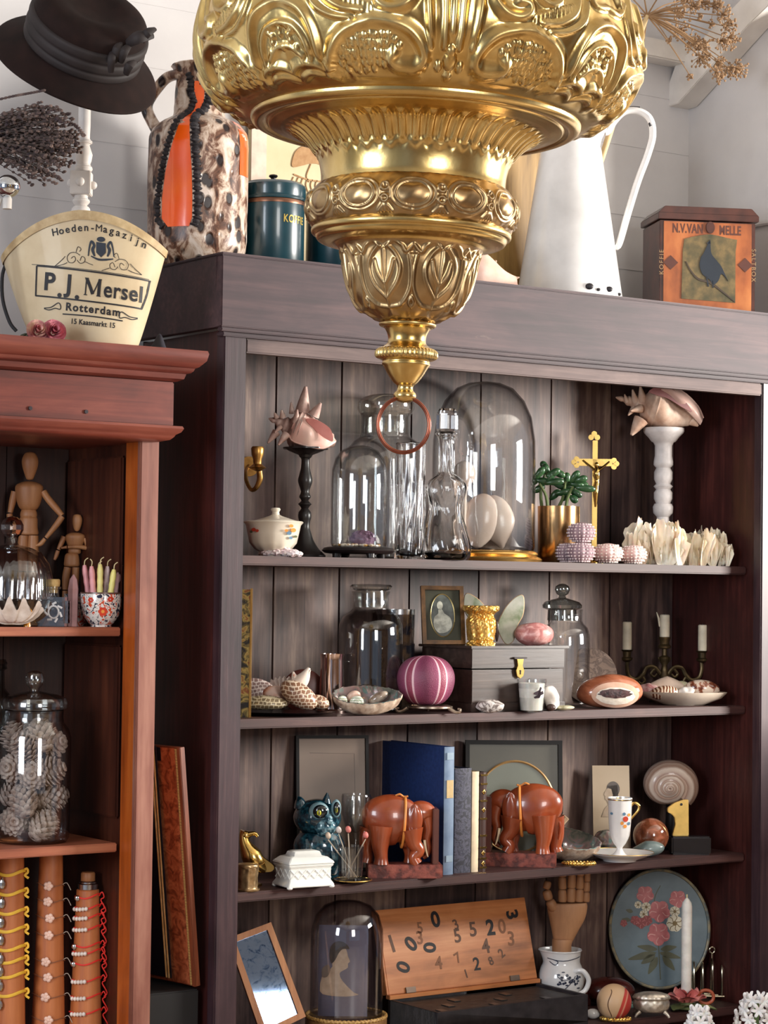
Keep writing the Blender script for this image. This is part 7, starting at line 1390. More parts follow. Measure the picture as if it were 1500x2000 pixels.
# photo card
t = T('photo_card', 'cream card with an old profile portrait photo leaning at the back of the shelf', 'photograph', 1196, .245, S3, turn=.12); M = Matrix.Rotation(-.13, 4, 'X'); bb = t.by; H_ = bb-1496
g = G(t); g.box(-37, 37, 0, 2, 0, H_, raw=True); g.tr(0, M); t.part('card', g, mat('cream_card', [(.3, (196, 174, 146)), (.7, (214, 194, 166))], sc=5, rough=.5)); 
g = G(t); g.disc(4, H_-46, 13, -.6, -.05, 24, 15, raw=True); g.prism([(-8, H_-40), (12, H_-38), (14, H_-60), (6, H_-66), (-2, H_-60)], -.6, -.05, raw=True); g.tr(0, M); t.part('photo_hair', g, mat('sepia_dark', [(.3, (70, 60, 54)), (.7, (100, 88, 80))], sc=60, rough=.4))
g = G(t); g.prism([(-12, H_-50), (-7, H_-44), (0, H_-46), (3, H_-58), (-2, H_-68), (4, H_-78), (14, H_-84), (22, H_-100), (-20, H_-100), (-14, H_-84), (-6, H_-76), (-9, H_-68), (-13, H_-66), (-12, H_-60), (-15, H_-57)], -.9, -.62, raw=True); g.tr(0, M); t.part('photo_face', g, mat('sepia_light', [(.3, (176, 152, 126)), (.7, (198, 176, 150))], sc=60, rough=.4))
# cup and saucer
t = T('saucer', 'white porcelain saucer with thin gilt rim under the tall cup', 'saucer', 1210, .095, S3); bb = t.by; SC = t
g = G(t); g.lathe([(32, bb), (34, bb-3), (54, bb-10), (67, bb-16), (67.5, bb-17.5), (65, bb-17), (50, bb-11), (30, bb-6), (.5, bb-5)], seg=80); t.part('dish', g, WPORC)
g = G(t); g.tube([(1210+67*math.cos(a), 67*math.sin(a), bb-17.3) for a in np.linspace(0, 2*PI, 64, endpoint=False)], .8, 6, closed=True); t.part('gilt_rim', g, PBR)
t = T('porcelain_cup', 'tall white porcelain footed cup with floral painting and gilt handle', 'cup', 1210, (SC, 0), S3+.0063*1.2); bb = t.by
g = G(t); g.lathe([(26, bb), (25, bb-2), (14, bb-6), (7, bb-14), (6, bb-20), (12, bb-28), (19, bb-44), (22, 1600), (23, 1566), (24, 1561), (22.5, 1561), (21, 1600), (17, bb-44), (.5, bb-30)], seg=72, smooth=3, fn=lambda A, R, Z: (R*(1+.012*np.cos(A*8)), Z)); t.part('body', g, WPORC)
g = G(t); g.lathe([(24.3, 1562.5), (24.2, 1560.5), (22.4, 1560.5), (22.4, 1562)], seg=64); t.part('gilt_rim', g, PBR)
g = G(t); g.tube([(1230, 0, 1576), (1238, 0, 1568), (1247, 0, 1573), (1246, 0, 1582), (1238, 0, 1592), (1231, 0, 1600)], [2.6, 2.8, 3, 2.6, 2.4, 2.4], 10, sm=5); t.part('handle', g, PBR)
for cx, cy, q, c in ((1219, 1598, 5.5, 'r'), (1212, 1606, 3.5, 'o'), (1226, 1607, 3.2, 'b'), (1218, 1612, 3.6, 'o'), (1216, 1588, 3.2, 'b'), (1226, 1590, 3, 'o'), (1192, 1588, 2.5, 'b')):
    g = G(t); g.disc(cx, cy, q, 0, .2, 12)
    for W in g.v: x = W[:, 0]; W[:, 1] = -np.sqrt(np.maximum(np.interp(t.by-W[:, 2], [1566, 1600, bb-44], [24.2, 23.2, 20.4])**2-x*x, 0))
    t.part('painted_flower', g, mat('flower_'+c, (1, 1, 1)))
# stones and shells
pebble('stone_sphere', 'glossy brown agate ball before the large snail shell', 'stone ball', 1271, .165, S3, 35, 35, 35, mat('brown_agate', [(.3, (84, 42, 26)), (.5, (136, 78, 52)), (.62, (176, 108, 84)), (.75, (116, 62, 38))], sc=24, rough=.1, coat=1, dist=1.5), 0)
t = T('green_shell', 'grey-green pointed smooth shell lying behind the saucer', 'seashell', 1258, .125, S3); g = G(t); g.ell(1262, 0, t.by-15, 36, 18, 16, 40, 24, rot=.12, fn=lambda V, D, U, Tt: np.column_stack([V[:, 0], V[:, 1]*(1-.6*np.clip(-D[:, 0], 0, 1)), V[:, 2]*(1-.75*np.clip(-D[:, 0], 0, 1))])); t.one(g, mat('grey_green_shell', [(.3, (84, 98, 98)), (.7, (128, 144, 142))], sc=30, rough=.3, coat=.3))
# big moon snail: apex towards viewer
t = T('snail_shell', 'large striped moon snail shell with its spiral facing out, back of the third shelf', 'seashell', 1308, .225, S3); bb = t.by
mt, n, b = newmat('moon_snail'); v = coords(n, (1, 1, 1)); tc = n.nodes.new('ShaderNodeUVMap'); sp = n.nodes.new('ShaderNodeSeparateXYZ'); n.links.new(tc.outputs[0], sp.inputs[0]); nz = noise(n, v, 30, 4); m1 = n.nodes.new('ShaderNodeMath'); m1.operation = 'MULTIPLY_ADD'; n.links.new(nz, m1.inputs[0]); m1.inputs[1].default_value = .10; n.links.new(sp.outputs[1], m1.inputs[2]); m2 = n.nodes.new('ShaderNodeMath'); m2.operation = 'FRACT'; m3 = n.nodes.new('ShaderNodeMath'); m3.operation = 'MULTIPLY'; m3.inputs[1].default_value = 3; n.links.new(m1.outputs[0], m3.inputs[0]); n.links.new(m3.outputs[0], m2.inputs[0])
n.links.new(ramp(n, m2.outputs[0], [(.0, (150, 112, 96)), (.25, (206, 184, 168)), (.5, (226, 208, 192)), (.72, (160, 126, 108)), (1.0, (196, 170, 152))]), b.inputs['Base Color']); b.inputs['Roughness'].default_value = .35; b.inputs['Coat Weight'].default_value = .3; bumpn(n, b, m2.outputs[0], .2, .001)
g = G(t); nT, seg = 260, 28; turns = 4.0; V = []; 
for i in range(nT):
    f = i/(nT-1); a = -turns*2*PI*(f-1)-.75; q = math.exp(2.1*(f-1)); cr_ = 37*q; cen = np.array([-6+29*q*math.cos(a), 52*q-46, 29*q*math.sin(a)])
    for k in range(seg):
        b_ = 2*PI*k/seg; rad = np.array([math.cos(a), 0, math.sin(a)]); V.append(cen+cr_*(math.cos(b_)*rad*1.0+math.sin(b_)*np.array([0, 1., 0])*1.0))
V = np.array(V); V = V*np.array([1.0, 1, .9]); M = np.array(Matrix.Rotation(.12, 4, 'X'))[:3, :3]; V = V@M.T; lo = V[:, 2].min()
zoff = bb-1532; V[:, 2] += max(-lo, 0)
V[:, 2] += (bb-1484)-V[:, 2].max(); low = V[:, 2].min(); g.gridf(V, seg, nT, cu=True); o = t.part('shell', g, mt)
uv = o.data.uv_layers.new(name='UVMap'); 
for lp in o.data.loops: vi = lp.vertex_index; uv.data[lp.index].uv = (vi//seg/nT, .5+.5*math.cos(2*PI*((vi % seg)/seg)))
g = G(t); g.lathe([(34, bb), (36, bb-5), (14, bb-8), (12, bb-low-6), (24, bb-low-1), (26, bb-low-3)], seg=32, cx=t.px+4); t.part('stand', g, BLK)
# brass number one on a black block
t = T('number_block', 'black stone block at the right front of the third shelf', 'block', 1346, .115, S3, turn=.1); g = G(t); g.box(1308, 1386, -16, 16, t.by, t.by-36); t.one(g, mat('black_stone', (22, 21, 26), rough=.2, coat=.4), bev=3); NBK = t
t = T('brass_number', 'polished brass numeral 1 standing on the black stone block', 'numeral', 1326, (NBK, 0), S3+36.2*NBK.s, turn=.18); bb = t.by
g = G(t); g.prism([(1312, bb), (1345, bb), (1344, 1562), (1334, 1562), (1316, 1568), (1302, 1578), (1302, 1586), (1310, 1590), (1316, 1596), (1318, 1610)], -4, 4); t.part('numeral', g, mat('satin_brass', (232, 196, 116), rough=.42, metal=.85), bev=1); g = G(t); g.disc(1329, 1571, 2.6, -5, -4.05, 14); t.part('screw_hole', g, BLACKINK)
# stone egg on stand
t = T('egg_stand', 'small brass leaf footed stand carrying a stone egg, right end of the third shelf', 'stand', 1393, .225, S3); bb = t.by
for a in (.3, 2.4, 4.5):
    g = G(t); d_ = np.array([math.sin(a), -math.cos(a)]); P = [(1393+d_[0]*20, d_[1]*20, bb-44), (1393+d_[0]*27, d_[1]*27, bb-34), (1393+d_[0]*18, d_[1]*18, bb-20), (1393+d_[0]*22, d_[1]*22, bb-6), (1393+d_[0]*28, d_[1]*28, bb)]; g.tube(P, [3, 8, 7, 4, 3], 10, sm=4, flat=.5); t.part('leaf_leg', g, BRZ)
g = G(t); g.tube([(1393+19*math.cos(a), 19*math.sin(a), bb-26) for a in np.linspace(0, 2*PI, 30, endpoint=False)], 2.5, 8, closed=True); t.part('ring', g, BRZ); EGS = t
t = T('stone_egg', 'brown grey translucent stone egg standing in the brass leaf stand', 'stone egg', 1392, (EGS, 0), S3+22*EGS.s); bb = t.by; hh = (bb-1527)/2
g = G(t); g.ell(1392, 0, bb-hh, 31, 31, hh, 40, 30, fn=lambda V, D, U, Tt: np.column_stack([V[:, 0]*(1-.1*D[:, 2]), V[:, 1]*(1-.1*D[:, 2]), V[:, 2]])); t.one(g, mat('smoky_stone', [(.3, (44, 34, 28)), (.48, (92, 72, 58)), (.56, (136, 122, 110)), (.68, (66, 50, 40))], sc=26, rough=.12, coat=.8, dist=2))
# ---------------------------------------------------------------- bottom shelf in view
# small standing mirror
PINE = wood('pale_frame_wood', [(.3, (156, 98, 58)), (.7, (206, 146, 98))], 'z', rough=.5, fine=50)
t = T('mirror', 'small wood framed mirror leaning sideways at the left end of the bottom shelf', 'mirror', 530, .10, S4, turn=.22); bb = t.by
M = Matrix.Translation((0, 0, 0))@Matrix.Rotation(-.32, 4, 'X')
Q = [(450, 1836), (537, 1806), (600, 1992), (512, 2030)]
def lerpq(u, v_): a = np.array(Q[0])*(1-u)+np.array(Q[1])*u; b_ = np.array(Q[3])*(1-u)+np.array(Q[2])*u; return a*(1-v_)+b_*v_
i0 = [lerpq(u, v_) for u, v_ in ((.13, .06), (.87, .06), (.87, .94), (.13, .94))]
g = G(t)
for k in range(4):
    a, b_ = Q[k], Q[(k+1) % 4]; c, d = i0[(k+1) % 4], i0[k]; g.prism([a, b_, c, d], -10, 0)
t.part('frame', g, PINE, ang=30)
g = G(t); g.prism([lerpq(.06, .03), lerpq(.94, .03), lerpq(.94, .97), lerpq(.06, .97)], -3, -2); mt, n, b = newmat('sky_tinted_foxed_mirror'); b.inputs['Metallic'].default_value = 1; b.inputs['Roughness'].default_value = .03
v = coords(n, (1, 1, 1)); n.links.new(ramp(n, noise(n, v, 60, 7, .7, 1), [(.36, (84, 110, 150)), (.42, (140, 172, 216)), (.5, (176, 204, 240))]), b.inputs['Base Color']); t.part('mirror_glass', g, mt)  # blue of the reflected sky put into the base colour, over foxing blotches
g = G(t); g.prism([Q[0], Q[1], Q[2], Q[3]], 0.1, 4); t.part('backing', g, mat('mirror_back', (70, 48, 34), rough=.7))
for o in t.e.children:
    o.rotation_euler = (-.285, 0, 0)
    o.location = (0, 0, .002)
t = T('drawer_pull', 'dark small wooden block with metal plate on the back boards, lower left', 'block', 512, .31, S4+.215); g = G(t); g.box(500, 542, -4, 8, t.by+6, t.by-10); t.part('block', g, BLK, bev=1.5); g = G(t); g.box(512, 536, -6, -4.1, t.by+1, t.by-4); t.part('metal_plate', g, mat('dull_metal', (96, 100, 104), rough=.4, metal=.7))
# domed photograph
t = T('glass_dome', 'glass cloche on a gold corded base covering a portrait photograph, bottom shelf', 'dome', 675, .15, S4); bb = t.by; DH = bb-1984
g = G(t); g.lathe([(78, bb), (80, bb-6), (80, bb-DH+4), (76, bb-DH), (.5, bb-DH)], seg=72); t.part('base', g, mat('ochre_base', [(.3, (120, 84, 46)), (.7, (164, 122, 72))], sc=30, rough=.5))
g = G(t); g.tube([(675+78*math.cos(a), 78*math.sin(a), bb-DH-1+.9*math.sin(a*60)) for a in np.linspace(0, 2*PI, 240, endpoint=False)], 3.4, 8, closed=True); t.part('gold_cord', g, mat('gold_cord', [(.4, (150, 110, 56)), (.6, (206, 166, 96))], sc=200, rough=.5))
g = G(t); g.dome([(70, bb-DH-.5), (71, bb-DH-6), (71, 1840), (70, 1815), (62, 1788), (46, 1770), (26, 1762), (.5, 1759)], 1.6, seg=96); t.part('dome', g, shell_glass('dark_dome_glass', (.93, .93, .95), (.22, .20, .26), .02, .8)); DM = t
t = T('photograph', 'old grey portrait photograph of a woman in profile under the cloche', 'photograph', 668, (DM, 2), S4+(DH+.8)*DM.s, turn=.02); bb = t.by
yb = lambda x: (-14+((x+38)/10)**2*3 if x < -38 else -14)-.5
g = G(t); V = []
for j in range(2):
    for i in range(20): x = -48+i*96/19; V.append((x, yb(x)+.5, j*(bb-1806)))
V = np.array(V, float); g.gridf(V, 20, 2); V2 = V.copy(); V2[:, 1] += 1.5; g.gridf(V2[::-1], 20, 2); t.part('sheet', g, mat('grey_photo', [(.3, (92, 90, 106)), (.7, (124, 122, 138))], sc=8, rough=.3, coat=.3))
def onp(g):
    for W in g.v:
        for q in W: q[1] = yb(q[0])+q[1]
    return g
SEP = mat('warm_sepia_skin', [(.3, (176, 150, 122)), (.7, (206, 182, 154))], sc=50, rough=.35)
g = onp(G(t).prism([(652, 1852), (662, 1846), (674, 1852), (678, 1866), (682, 1876), (678, 1880), (678, 1888), (668, 1894), (662, 1900), (668, 1914), (690, 1936), (700, 1940), (676, 1944), (640, 1942), (624, 1934), (628, 1905), (638, 1896), (648, 1886), (646, 1868)], -.4, 0, sm=2)); t.part('profile_figure', g, SEP)
g = onp(G(t).prism([(644, 1848), (654, 1838), (668, 1838), (678, 1846), (680, 1852), (668, 1852), (660, 1860), (654, 1872), (646, 1880), (642, 1866)], -.9, -.45, sm=3)); t.part('hair', g, mat('sepia_hair', [(.3, (44, 38, 34)), (.7, (84, 72, 60))], sc=60, rough=.4))
g = onp(G(t).prism([(628, 1890), (640, 1882), (644, 1894), (638, 1906), (628, 1906)], -.9, -.45, sm=2)); t.part('collar', g, mat('sepia_collar', (120, 106, 92), rough=.4))
# box with numerals
xa, xb = spot(800, .02, S4), spot(1160, .07, S4)
NWD = wood('orange_box_wood', [(.2, (130, 76, 40)), (.5, (206, 130, 78)), (.8, (236, 168, 114))], 'x', rough=.45, fine=40)
x0 = spot(812, .115, S4); t = T('number_box', 'old open wooden stencil box, orange lid inside printed with numerals, black outside', 'box', loc=(x0, .115, S4), rot='case', turn=.0)
_, by1, s1 = pj(t.loc); BW, BD, BH = spot(1050, .255, S4+.07)-spot(760, .255, S4+.07), .190, .070
x0 = spot(760, .255, S4+.07); t.e.location = (x0, .07, S4)
g = G(); g.box(0, BW, 0, BD, 0, .008); g.box(0, BW, 0, .010, .008, BH); g.box(0, BW, BD-.010, BD, .008, BH); g.box(0, .010, .010, BD-.010, .008, BH); g.box(BW-.010, BW, .010, BD-.010, .008, BH); t.part('case', g, mat('charred_black_wood', [(.3, (20, 19, 24)), (.7, (50, 46, 50))], sc=30, rough=.55, bump=.4), bev=.001)
g = G(); g.box(.011, BW-.011, .011, BD-.011, .03, .064); t.part('tray', g, mat('dark_stencil_tray', [(.4, (28, 28, 30)), (.6, (54, 52, 50))], sc=60, rough=.5, bump=.5)); rs = np.random.RandomState(3)
for k in range(7): g = G(); x_ = .03+k*.05; g.box(x_, x_+.018, .02+(k % 3)*.045, .05+(k % 3)*.045, .0645, .0662); t.part("stencil_plate", g, mat('stencil_metal', (84, 84, 82), rough=.35, metal=.7))
g = G(); g.box(-.003, BW+.003, BD-.012, BD+.004, BH+.0005, BH+.010); t.part('hinge_rail', g, NWD, bev=.001)
LW, LH, TL = .345, .192, .27
ML = Matrix.Translation((0, BD-.004, BH+.011))@Matrix.Rotation(-TL, 4, 'X')@Matrix.Rotation(.0, 4, 'Y')
def lp(name, g, m_, **k): g.tr(0, ML); return t.part(name, g, m_, **k)
LW = BW
g = G(); g.box(0, LW, 0, .012, 0, LH); lidm = lp('lid', g, NWD, bev=.001)
g = G(); g.box(-.006, -.0005, -.001, .016, 0, LH); lp('lid_edge', g, NWD, bev=.001)
def num(ch, u, v_, h, rot, dark, bold=.02): 
    g = G(); g.text(ch, u*LW, v_*LH, h, rot=rot, sx=1.0, bold=bold, y0=-.0005, raw=True); lp('printed_numeral', g, mat('number_ink', (36, 32, 34), rough=.6) if dark == 2 else (mat('number_ink_faded', (104, 72, 54), rough=.6) if dark == 1 else mat('number_ink_ghost', (140, 90, 58), rough=.6)))
for a in (('0', .37, .82, .036, .12, 2, .035), ('2', .73, .66, .036, 0, 2, .035), ('3', .89, .80, .034, -1.45, 2, .035), ('0', .19, .56, .036, .75, 2, .035), ('0', .31, .50, .034, 1.5, 2, .035), ('0', .12, .30, .036, 1.2, 2, .03), ('5', .61, .66, .034, 0, 1), ('5', .50, .60, .032, .05, 1), ('4', .68, .44, .034, .05, 1), ('3', .86, .50, .034, -.1, 0), ('3', .25, .62, .030, 0, 0), ('0', .81, .66, .034, 0, 0), ('2', .60, .24, .030, 0, 2), ('4', .35, .30, .030, 0, 0), ('5', .26, .74, .026, 0, 0), ('3', .50, .74, .024, .3, 1), ('1', .065, .58, .040, .2, 1), ('7', .48, .34, .024, .4, 0), ('2', .78, .34, .022, .5, 1), ('8', .70, .26, .020, .3, 1), ('1', .52, .14, .02, .2, 1)): num(*a)
for u in (.14, .84):
    g = G(); g.box(u*LW-.014, u*LW+.014, -.004, -.0006, -.001, .012); lp('hinge', g, mat('hinge_steel', (130, 112, 100), rough=.35, metal=.8), bev=.0006)
t = T('wooden_case', 'polished dark red wooden case corner behind the numeral box', 'case', loc=(spot(1100, .20, S4), .25, S4), rot='case'); g = G(); g.box(-.03, .13, 0, .06, 0, .040); t.one(g, mat('dark_mahogany', [(.3, (60, 20, 18)), (.7, (96, 38, 32))], sc=16, rough=.25, coat=.5, st=(.2, 1, 1)), bev=.002)
# wooden hand in transferware jug
t = T('transfer_jug', 'white jug with dark blue transfer-printed flowers holding the wooden hand', 'jug', 1096, .245, S4); bb = t.by
g = G(t); g.lathe([(28, bb), (30, bb-4), (42, 1930), (46, 1908), (41, 1890), (36, 1878), (38, 1860), (40, 1856), (38, 1856), (33, 1878), (38, 1890), (43, 1908), (38, 1930), (26, bb-8), (.5, bb-7)], seg=80, smooth=3, fn=lambda A, R, Z: (R*(1+.16*np.clip((Z-(bb-1880))/24, 0, 1)*np.exp(-((A-4.6)/.5)**2)), Z)); t.part('body', g, WPORC); JG = t
g = G(t); g.tube([(1118, -32, 1892), (1134, -38, 1890), (1146, -34, 1908), (1140, -32, 1928), (1124, -38, 1936)], [5, 5, 5, 5, 4], 12, sm=5); t.part('handle', g, WPORC)
DBL = mat('blue_black_transfer', (54, 58, 76), rough=.3); rs = np.random.RandomState(6)
g = G(t)
for k in range(26): x, y = 1110+rs.uniform(-26, 22), 1905+rs.uniform(-14, 20); g.disc(x, y, rs.uniform(1.4, 3.8), 0, .2, 8, rs.uniform(1.2, 3))
for q in ([(1084, 1900), (1096, 1908), (1108, 1906), (1120, 1914)], [(1100, 1924), (1112, 1912), (1120, 1900)], [(1070, 1874), (1080, 1880), (1086, 1874), (1078, 1870)], [(1066, 1868), (1096, 1872), (1130, 1866)]): g.stroke(q, 1.6, 0, .2)
for W in g.v: x = W[:, 0]; r_ = np.interp(t.by-W[:, 2], [1860, 1878, 1890, 1908, 1930], [38, 36.8, 41.8, 46.8, 43.5])+.4; W[:, 1] = -np.sqrt(np.maximum(r_**2-x*x, 0))
t.part('printed_flowers', g, DBL)
t = T('wooden_hand', 'upright jointed wooden mannequin hand with raised fingers standing in the jug', 'hand model', 1092, (JG, 0), S4+.014); bb = t.by; HW = wood('hand_wood', [(.3, (150, 104, 70)), (.7, (188, 138, 98))], 'z', rough=.55, fine=30)
g = G(t); g.tube([(1096, 0, bb), (1096, 0, 1846), (1097, 0, 1838), (1097, 0, 1834)], [19, 19, 20, 19], 24); t.part('wrist', g, HW)
g = G(t); P = [(1098, 0, 1842), (1099, 0, 1832), (1102, 0, 1810), (1105, 0, 1788), (1106, 0, 1770), (1106, 0, 1764)]; g.tube(P, [17, 21, 29, 37, 39.5, 37], 36, sm=5, flat=.55); t.part('palm', g, HW)
for i, (xb_, xt, L_, r_) in enumerate(((1096, 1094, 76, 8.6), (1113, 1114, 84, 9), (1129, 1131, 78, 8.4), (1143, 1144, 62, 7))):
    d_ = -5+i*2
    for j in range(3):
        f0, f1 = j/3, (j+1)/3; g = G(t); xx0, xx1 = xb_+(xt-xb_)*f0, xb_+(xt-xb_)*f1; y0_, y1_ = 1763-L_*f0, 1763-L_*f1; cur = -3*j*j; g.tube([(xx0, d_+cur, y0_-.5), (xx0, d_+cur, y0_-4), (xx1, d_+cur-2, y1_+4), (xx1, d_+cur-2, y1_+.5)], [r_*.8*(1-.06*j), r_*(1-.06*j), r_*.96*(1-.08*j), r_*.7*(1-.08*j)], 14, sm=3)
        if j == 2: g.ell(xx1, d_+cur-2, y1_+2, r_*.75, r_*.75, r_*.6, 12, 8)
        t.part('finger_joint', g, HW)
for k, (p0, p1, r_) in enumerate((((1080, -8, 1776), (1070, -14, 1758), 10), ((1069, -14, 1756), (1063, -16, 1738), 9), ((1063, -16, 1735), (1067, -18, 1720), 7.5))): g = G(t); p0, p1 = np.array(p0, float), np.array(p1, float); g.tube([p0, p0*.8+p1*.2, p0*.2+p1*.8, p1], [r_*.8, r_, r_*.95, r_*.6], 14, sm=3); t.part('thumb_joint', g, HW)
pebble('red_bowl', 'dark red glazed bowl-like vessel lying behind the jug', 'bowl', 1188, .24, S4, 52, 34, 27, mat('dark_red_glaze', [(.3, (50, 16, 14)), (.7, (92, 36, 30))], sc=16, rough=.25, coat=.4), 0)
# ball
t = T('cricket_ball', 'worn old leather ball, cream on one side and red on the other', 'ball', 1199, .085, S4); bb = t.by
mt, n, b = newmat('half_red_leather'); tc = n.nodes.new('ShaderNodeTexCoord'); sp = n.nodes.new('ShaderNodeSeparateXYZ'); n.links.new(tc.outputs['Object'], sp.inputs[0]); m1 = n.nodes.new('ShaderNodeMath'); m1.operation = 'MULTIPLY_ADD'; n.links.new(sp.outputs[2], m1.inputs[0]); m1.inputs[1].default_value = -.35; n.links.new(sp.outputs[0], m1.inputs[2]); m2 = n.nodes.new('ShaderNodeMath'); m2.operation = 'MULTIPLY_ADD'; n.links.new(m1.outputs[0], m2.inputs[0]); m2.inputs[1].default_value = 10; m2.inputs[2].default_value = .55
c = ramp(n, m2.outputs[0], [(.52, (206, 170, 132)), (.535, (186, 60, 52)), (.60, (200, 72, 62)), (.62, (226, 170, 140)), (.66, (190, 54, 48))]); n.links.new(c, b.inputs['Base Color']); b.inputs['Roughness'].default_value = .45; bumpn(n, b, noise(n, coords(n, (1, 1, 1)), 50), .3, .001)
g = G(t); g.ell(1199, 0, bb-35, 34, 34, 35, 40, 28); t.part('leather', g, mt); g = G(t); P = [(1188+4*math.sin(q*3), 0, bb-35-28*math.cos(q)) for q in np.linspace(.3, 2.6, 24)]; P = [(x, -math.sqrt(max(34.2**2-(x-1199)**2-(y-bb+35)**2, 1)), y) for x, _, y in P]; g.tube(P, 1, 6); t.part('seam', g, mat('dark_seam', (96, 66, 46), rough=.6))
t = T('glass_tray', 'pale green glass slab lying behind the silver casket', 'slab', 1262, .17, S4); g = G(t); g.box(1226, 1290, -18, 18, t.by, t.by-8); t.one(g, mat('pale_green_glass', (150, 186, 172), rough=.2, coat=.4), bev=2)
t = T('egg_stone', 'small white stone peeking out left of the leather ball', 'stone', 1158, .12, S4); g = G(t); g.ell(1158, 0, t.by-10, 14, 10, 10, 20, 14); t.one(g, WPORC)
# silver casket
t = T('trinket_box', 'small oval silver embossed trinket box on little feet', 'box', 1272, .075, S4); bb = t.by; SLO = mat('old_silver', [(.3, (176, 164, 148)), (.7, (236, 228, 214))], sc=60, rough=.38, metal=.8)
g = G(t); g.lathe([(.5, bb-7), (22, bb-8), (33, bb-14), (36, bb-24), (34, bb-32), (36, bb-34)], seg=120, sy=.6, smooth=3, fn=lambda A, R, Z: (R*(1+.02*np.sin(A*14)*np.sin(Z*.5)), Z)); t.part('body', g, SLO)
g = G(t); g.lathe([(36.5, bb-34.5), (37, bb-37), (33, bb-42), (20, bb-46), (.5, bb-47)], seg=120, sy=.6, fn=lambda A, R, Z: (R*(1+.015*np.sin(A*18)), Z)); t.part('lid', g, SLO)
for s_ in (-1, 1):
    for d_ in (-1, 1): g = G(t); g.tube([(1272+s_*24, d_*12, bb-10), (1272+s_*30, d_*15, bb-5), (1272+s_*33, d_*16, bb)], [4, 3, 2.4], 8, sm=3); t.part('foot', g, SLO)
# painted tray
t = T('painted_tray', 'oval grey-blue tray painted with pink flowers leaning at the back of the bottom shelf', 'tray', 1290, .235, S4); bb = t.by
TH = 236; cz = TH/2
def MT(g): g.tr(0, Matrix.Rotation(-.07, 4, 'X')); return g
cx0, cy0 = 1288, 1816
g = G(t); g.disc(cx0, cy0, 97, 0, 3, 90, 114); MT(g); t.part('tray_face', g, mat('grey_blue_paint', [(.3, (84, 100, 108)), (.7, (108, 124, 130))], sc=14, rough=.45, bump=.1)); 
g = G(t); g.tube([(cx0+97*math.cos(a), -2, cy0+114*math.sin(a)) for a in np.linspace(0, 2*PI, 96, endpoint=False)], 3, 8, closed=True); MT(g); t.part('rolled_rim', g, mat('worn_tray_rim', [(.4, (84, 92, 92)), (.6, (150, 136, 104))], sc=40, rough=.4))
PKF = mat('painted_pink', [(.3, (176, 88, 90)), (.7, (206, 124, 122))], sc=50, rough=.5); PKL = mat('painted_light_pink', (222, 160, 152), rough=.5); WHF = mat('painted_cream', (222, 212, 186), rough=.5); OLV = mat('painted_olive', (84, 84, 60), rough=.5); RDF = mat('painted_dull_red', (146, 60, 58), rough=.5)
def bloom(x, y, r, m1, m2, n_=5, cc=None):
    g = G(t)
    for k in range(n_): a = 2*PI*k/n_+.3; g.disc(x+r*.52*math.cos(a), y+r*.52*math.sin(a), r*.52, -.5-k*.06, -.02, 14)
    MT(g); fo = t.part('painted_flower', g, m1); g = G(t)
    for k in range(n_): a = 2*PI*k/n_+.3; g.stroke([(x+r*.3*math.cos(a), y+r*.3*math.sin(a)), (x+r*.7*math.cos(a+.3), y+r*.7*math.sin(a+.3)), (x+r*.95*math.cos(a+.1), y+r*.95*math.sin(a+.1))], r*.09, -1.1, -.85, sm=3)
    if cc: g.disc(x, y, r*.3, -1.2, -.85, 10)
    MT(g); t.part('petal_shading', g, m2, parent=fo)
for a in ((1260, 1750, 17, PKF, PKL), (1324, 1758, 17, PKF, PKL), (1288, 1782, 21, PKF, PKL), (1286, 1826, 22, PKF, PKL), (1252, 1805, 11, RDF, PKF), (1264, 1800, 10, RDF, PKF), (1218, 1806, 7, RDF, PKF), (1240, 1800, 9, RDF, PKF)): bloom(*a)
for x, y, r in ((1262, 1774, 9), (1246, 1770, 7), (1257, 1788, 8), (1318, 1782, 10), (1318, 1805, 16)): bloom(x, y, r, WHF, mat('flower_centre', (120, 96, 50), rough=.5), 7, 1)
def leaf(x0, y0, x1, y1, w):
    dx, dy = x1-x0, y1-y0; L_ = math.hypot(dx, dy); nx, ny = -dy/L_*w, dx/L_*w; g = G(t); g.prism([(x0, y0), (x0+dx*.35+nx, y0+dy*.35+ny), (x0+dx*.7+nx*.7, y0+dy*.7+ny*.7), (x1, y1), (x0+dx*.7-nx*.7, y0+dy*.7-ny*.7), (x0+dx*.35-nx, y0+dy*.35-ny)], -.45, -.02, sm=3); MT(g); t.part('painted_leaf', g, OLV)
for a in ((1282, 1862, 1226, 1876, 7), (1280, 1866, 1252, 1884, 7), (1284, 1856, 1244, 1850, 6), (1284, 1870, 1266, 1904, 7), (1294, 1868, 1318, 1896, 7), (1290, 1856, 1322, 1850, 6), (1288, 1862, 1330, 1872, 6), (1236, 1784, 1222, 1780, 4), (1232, 1800, 1214, 1798, 4)): leaf(*a)
g = G(t); g.stroke([(1286, 1846), (1288, 1880), (1290, 1914)], 2, -.4, -.02); g.stroke([(1286, 1800), (1278, 1760), (1290, 1732)], 1.6, -.4, -.02); MT(g); t.part('painted_stem', g, OLV)
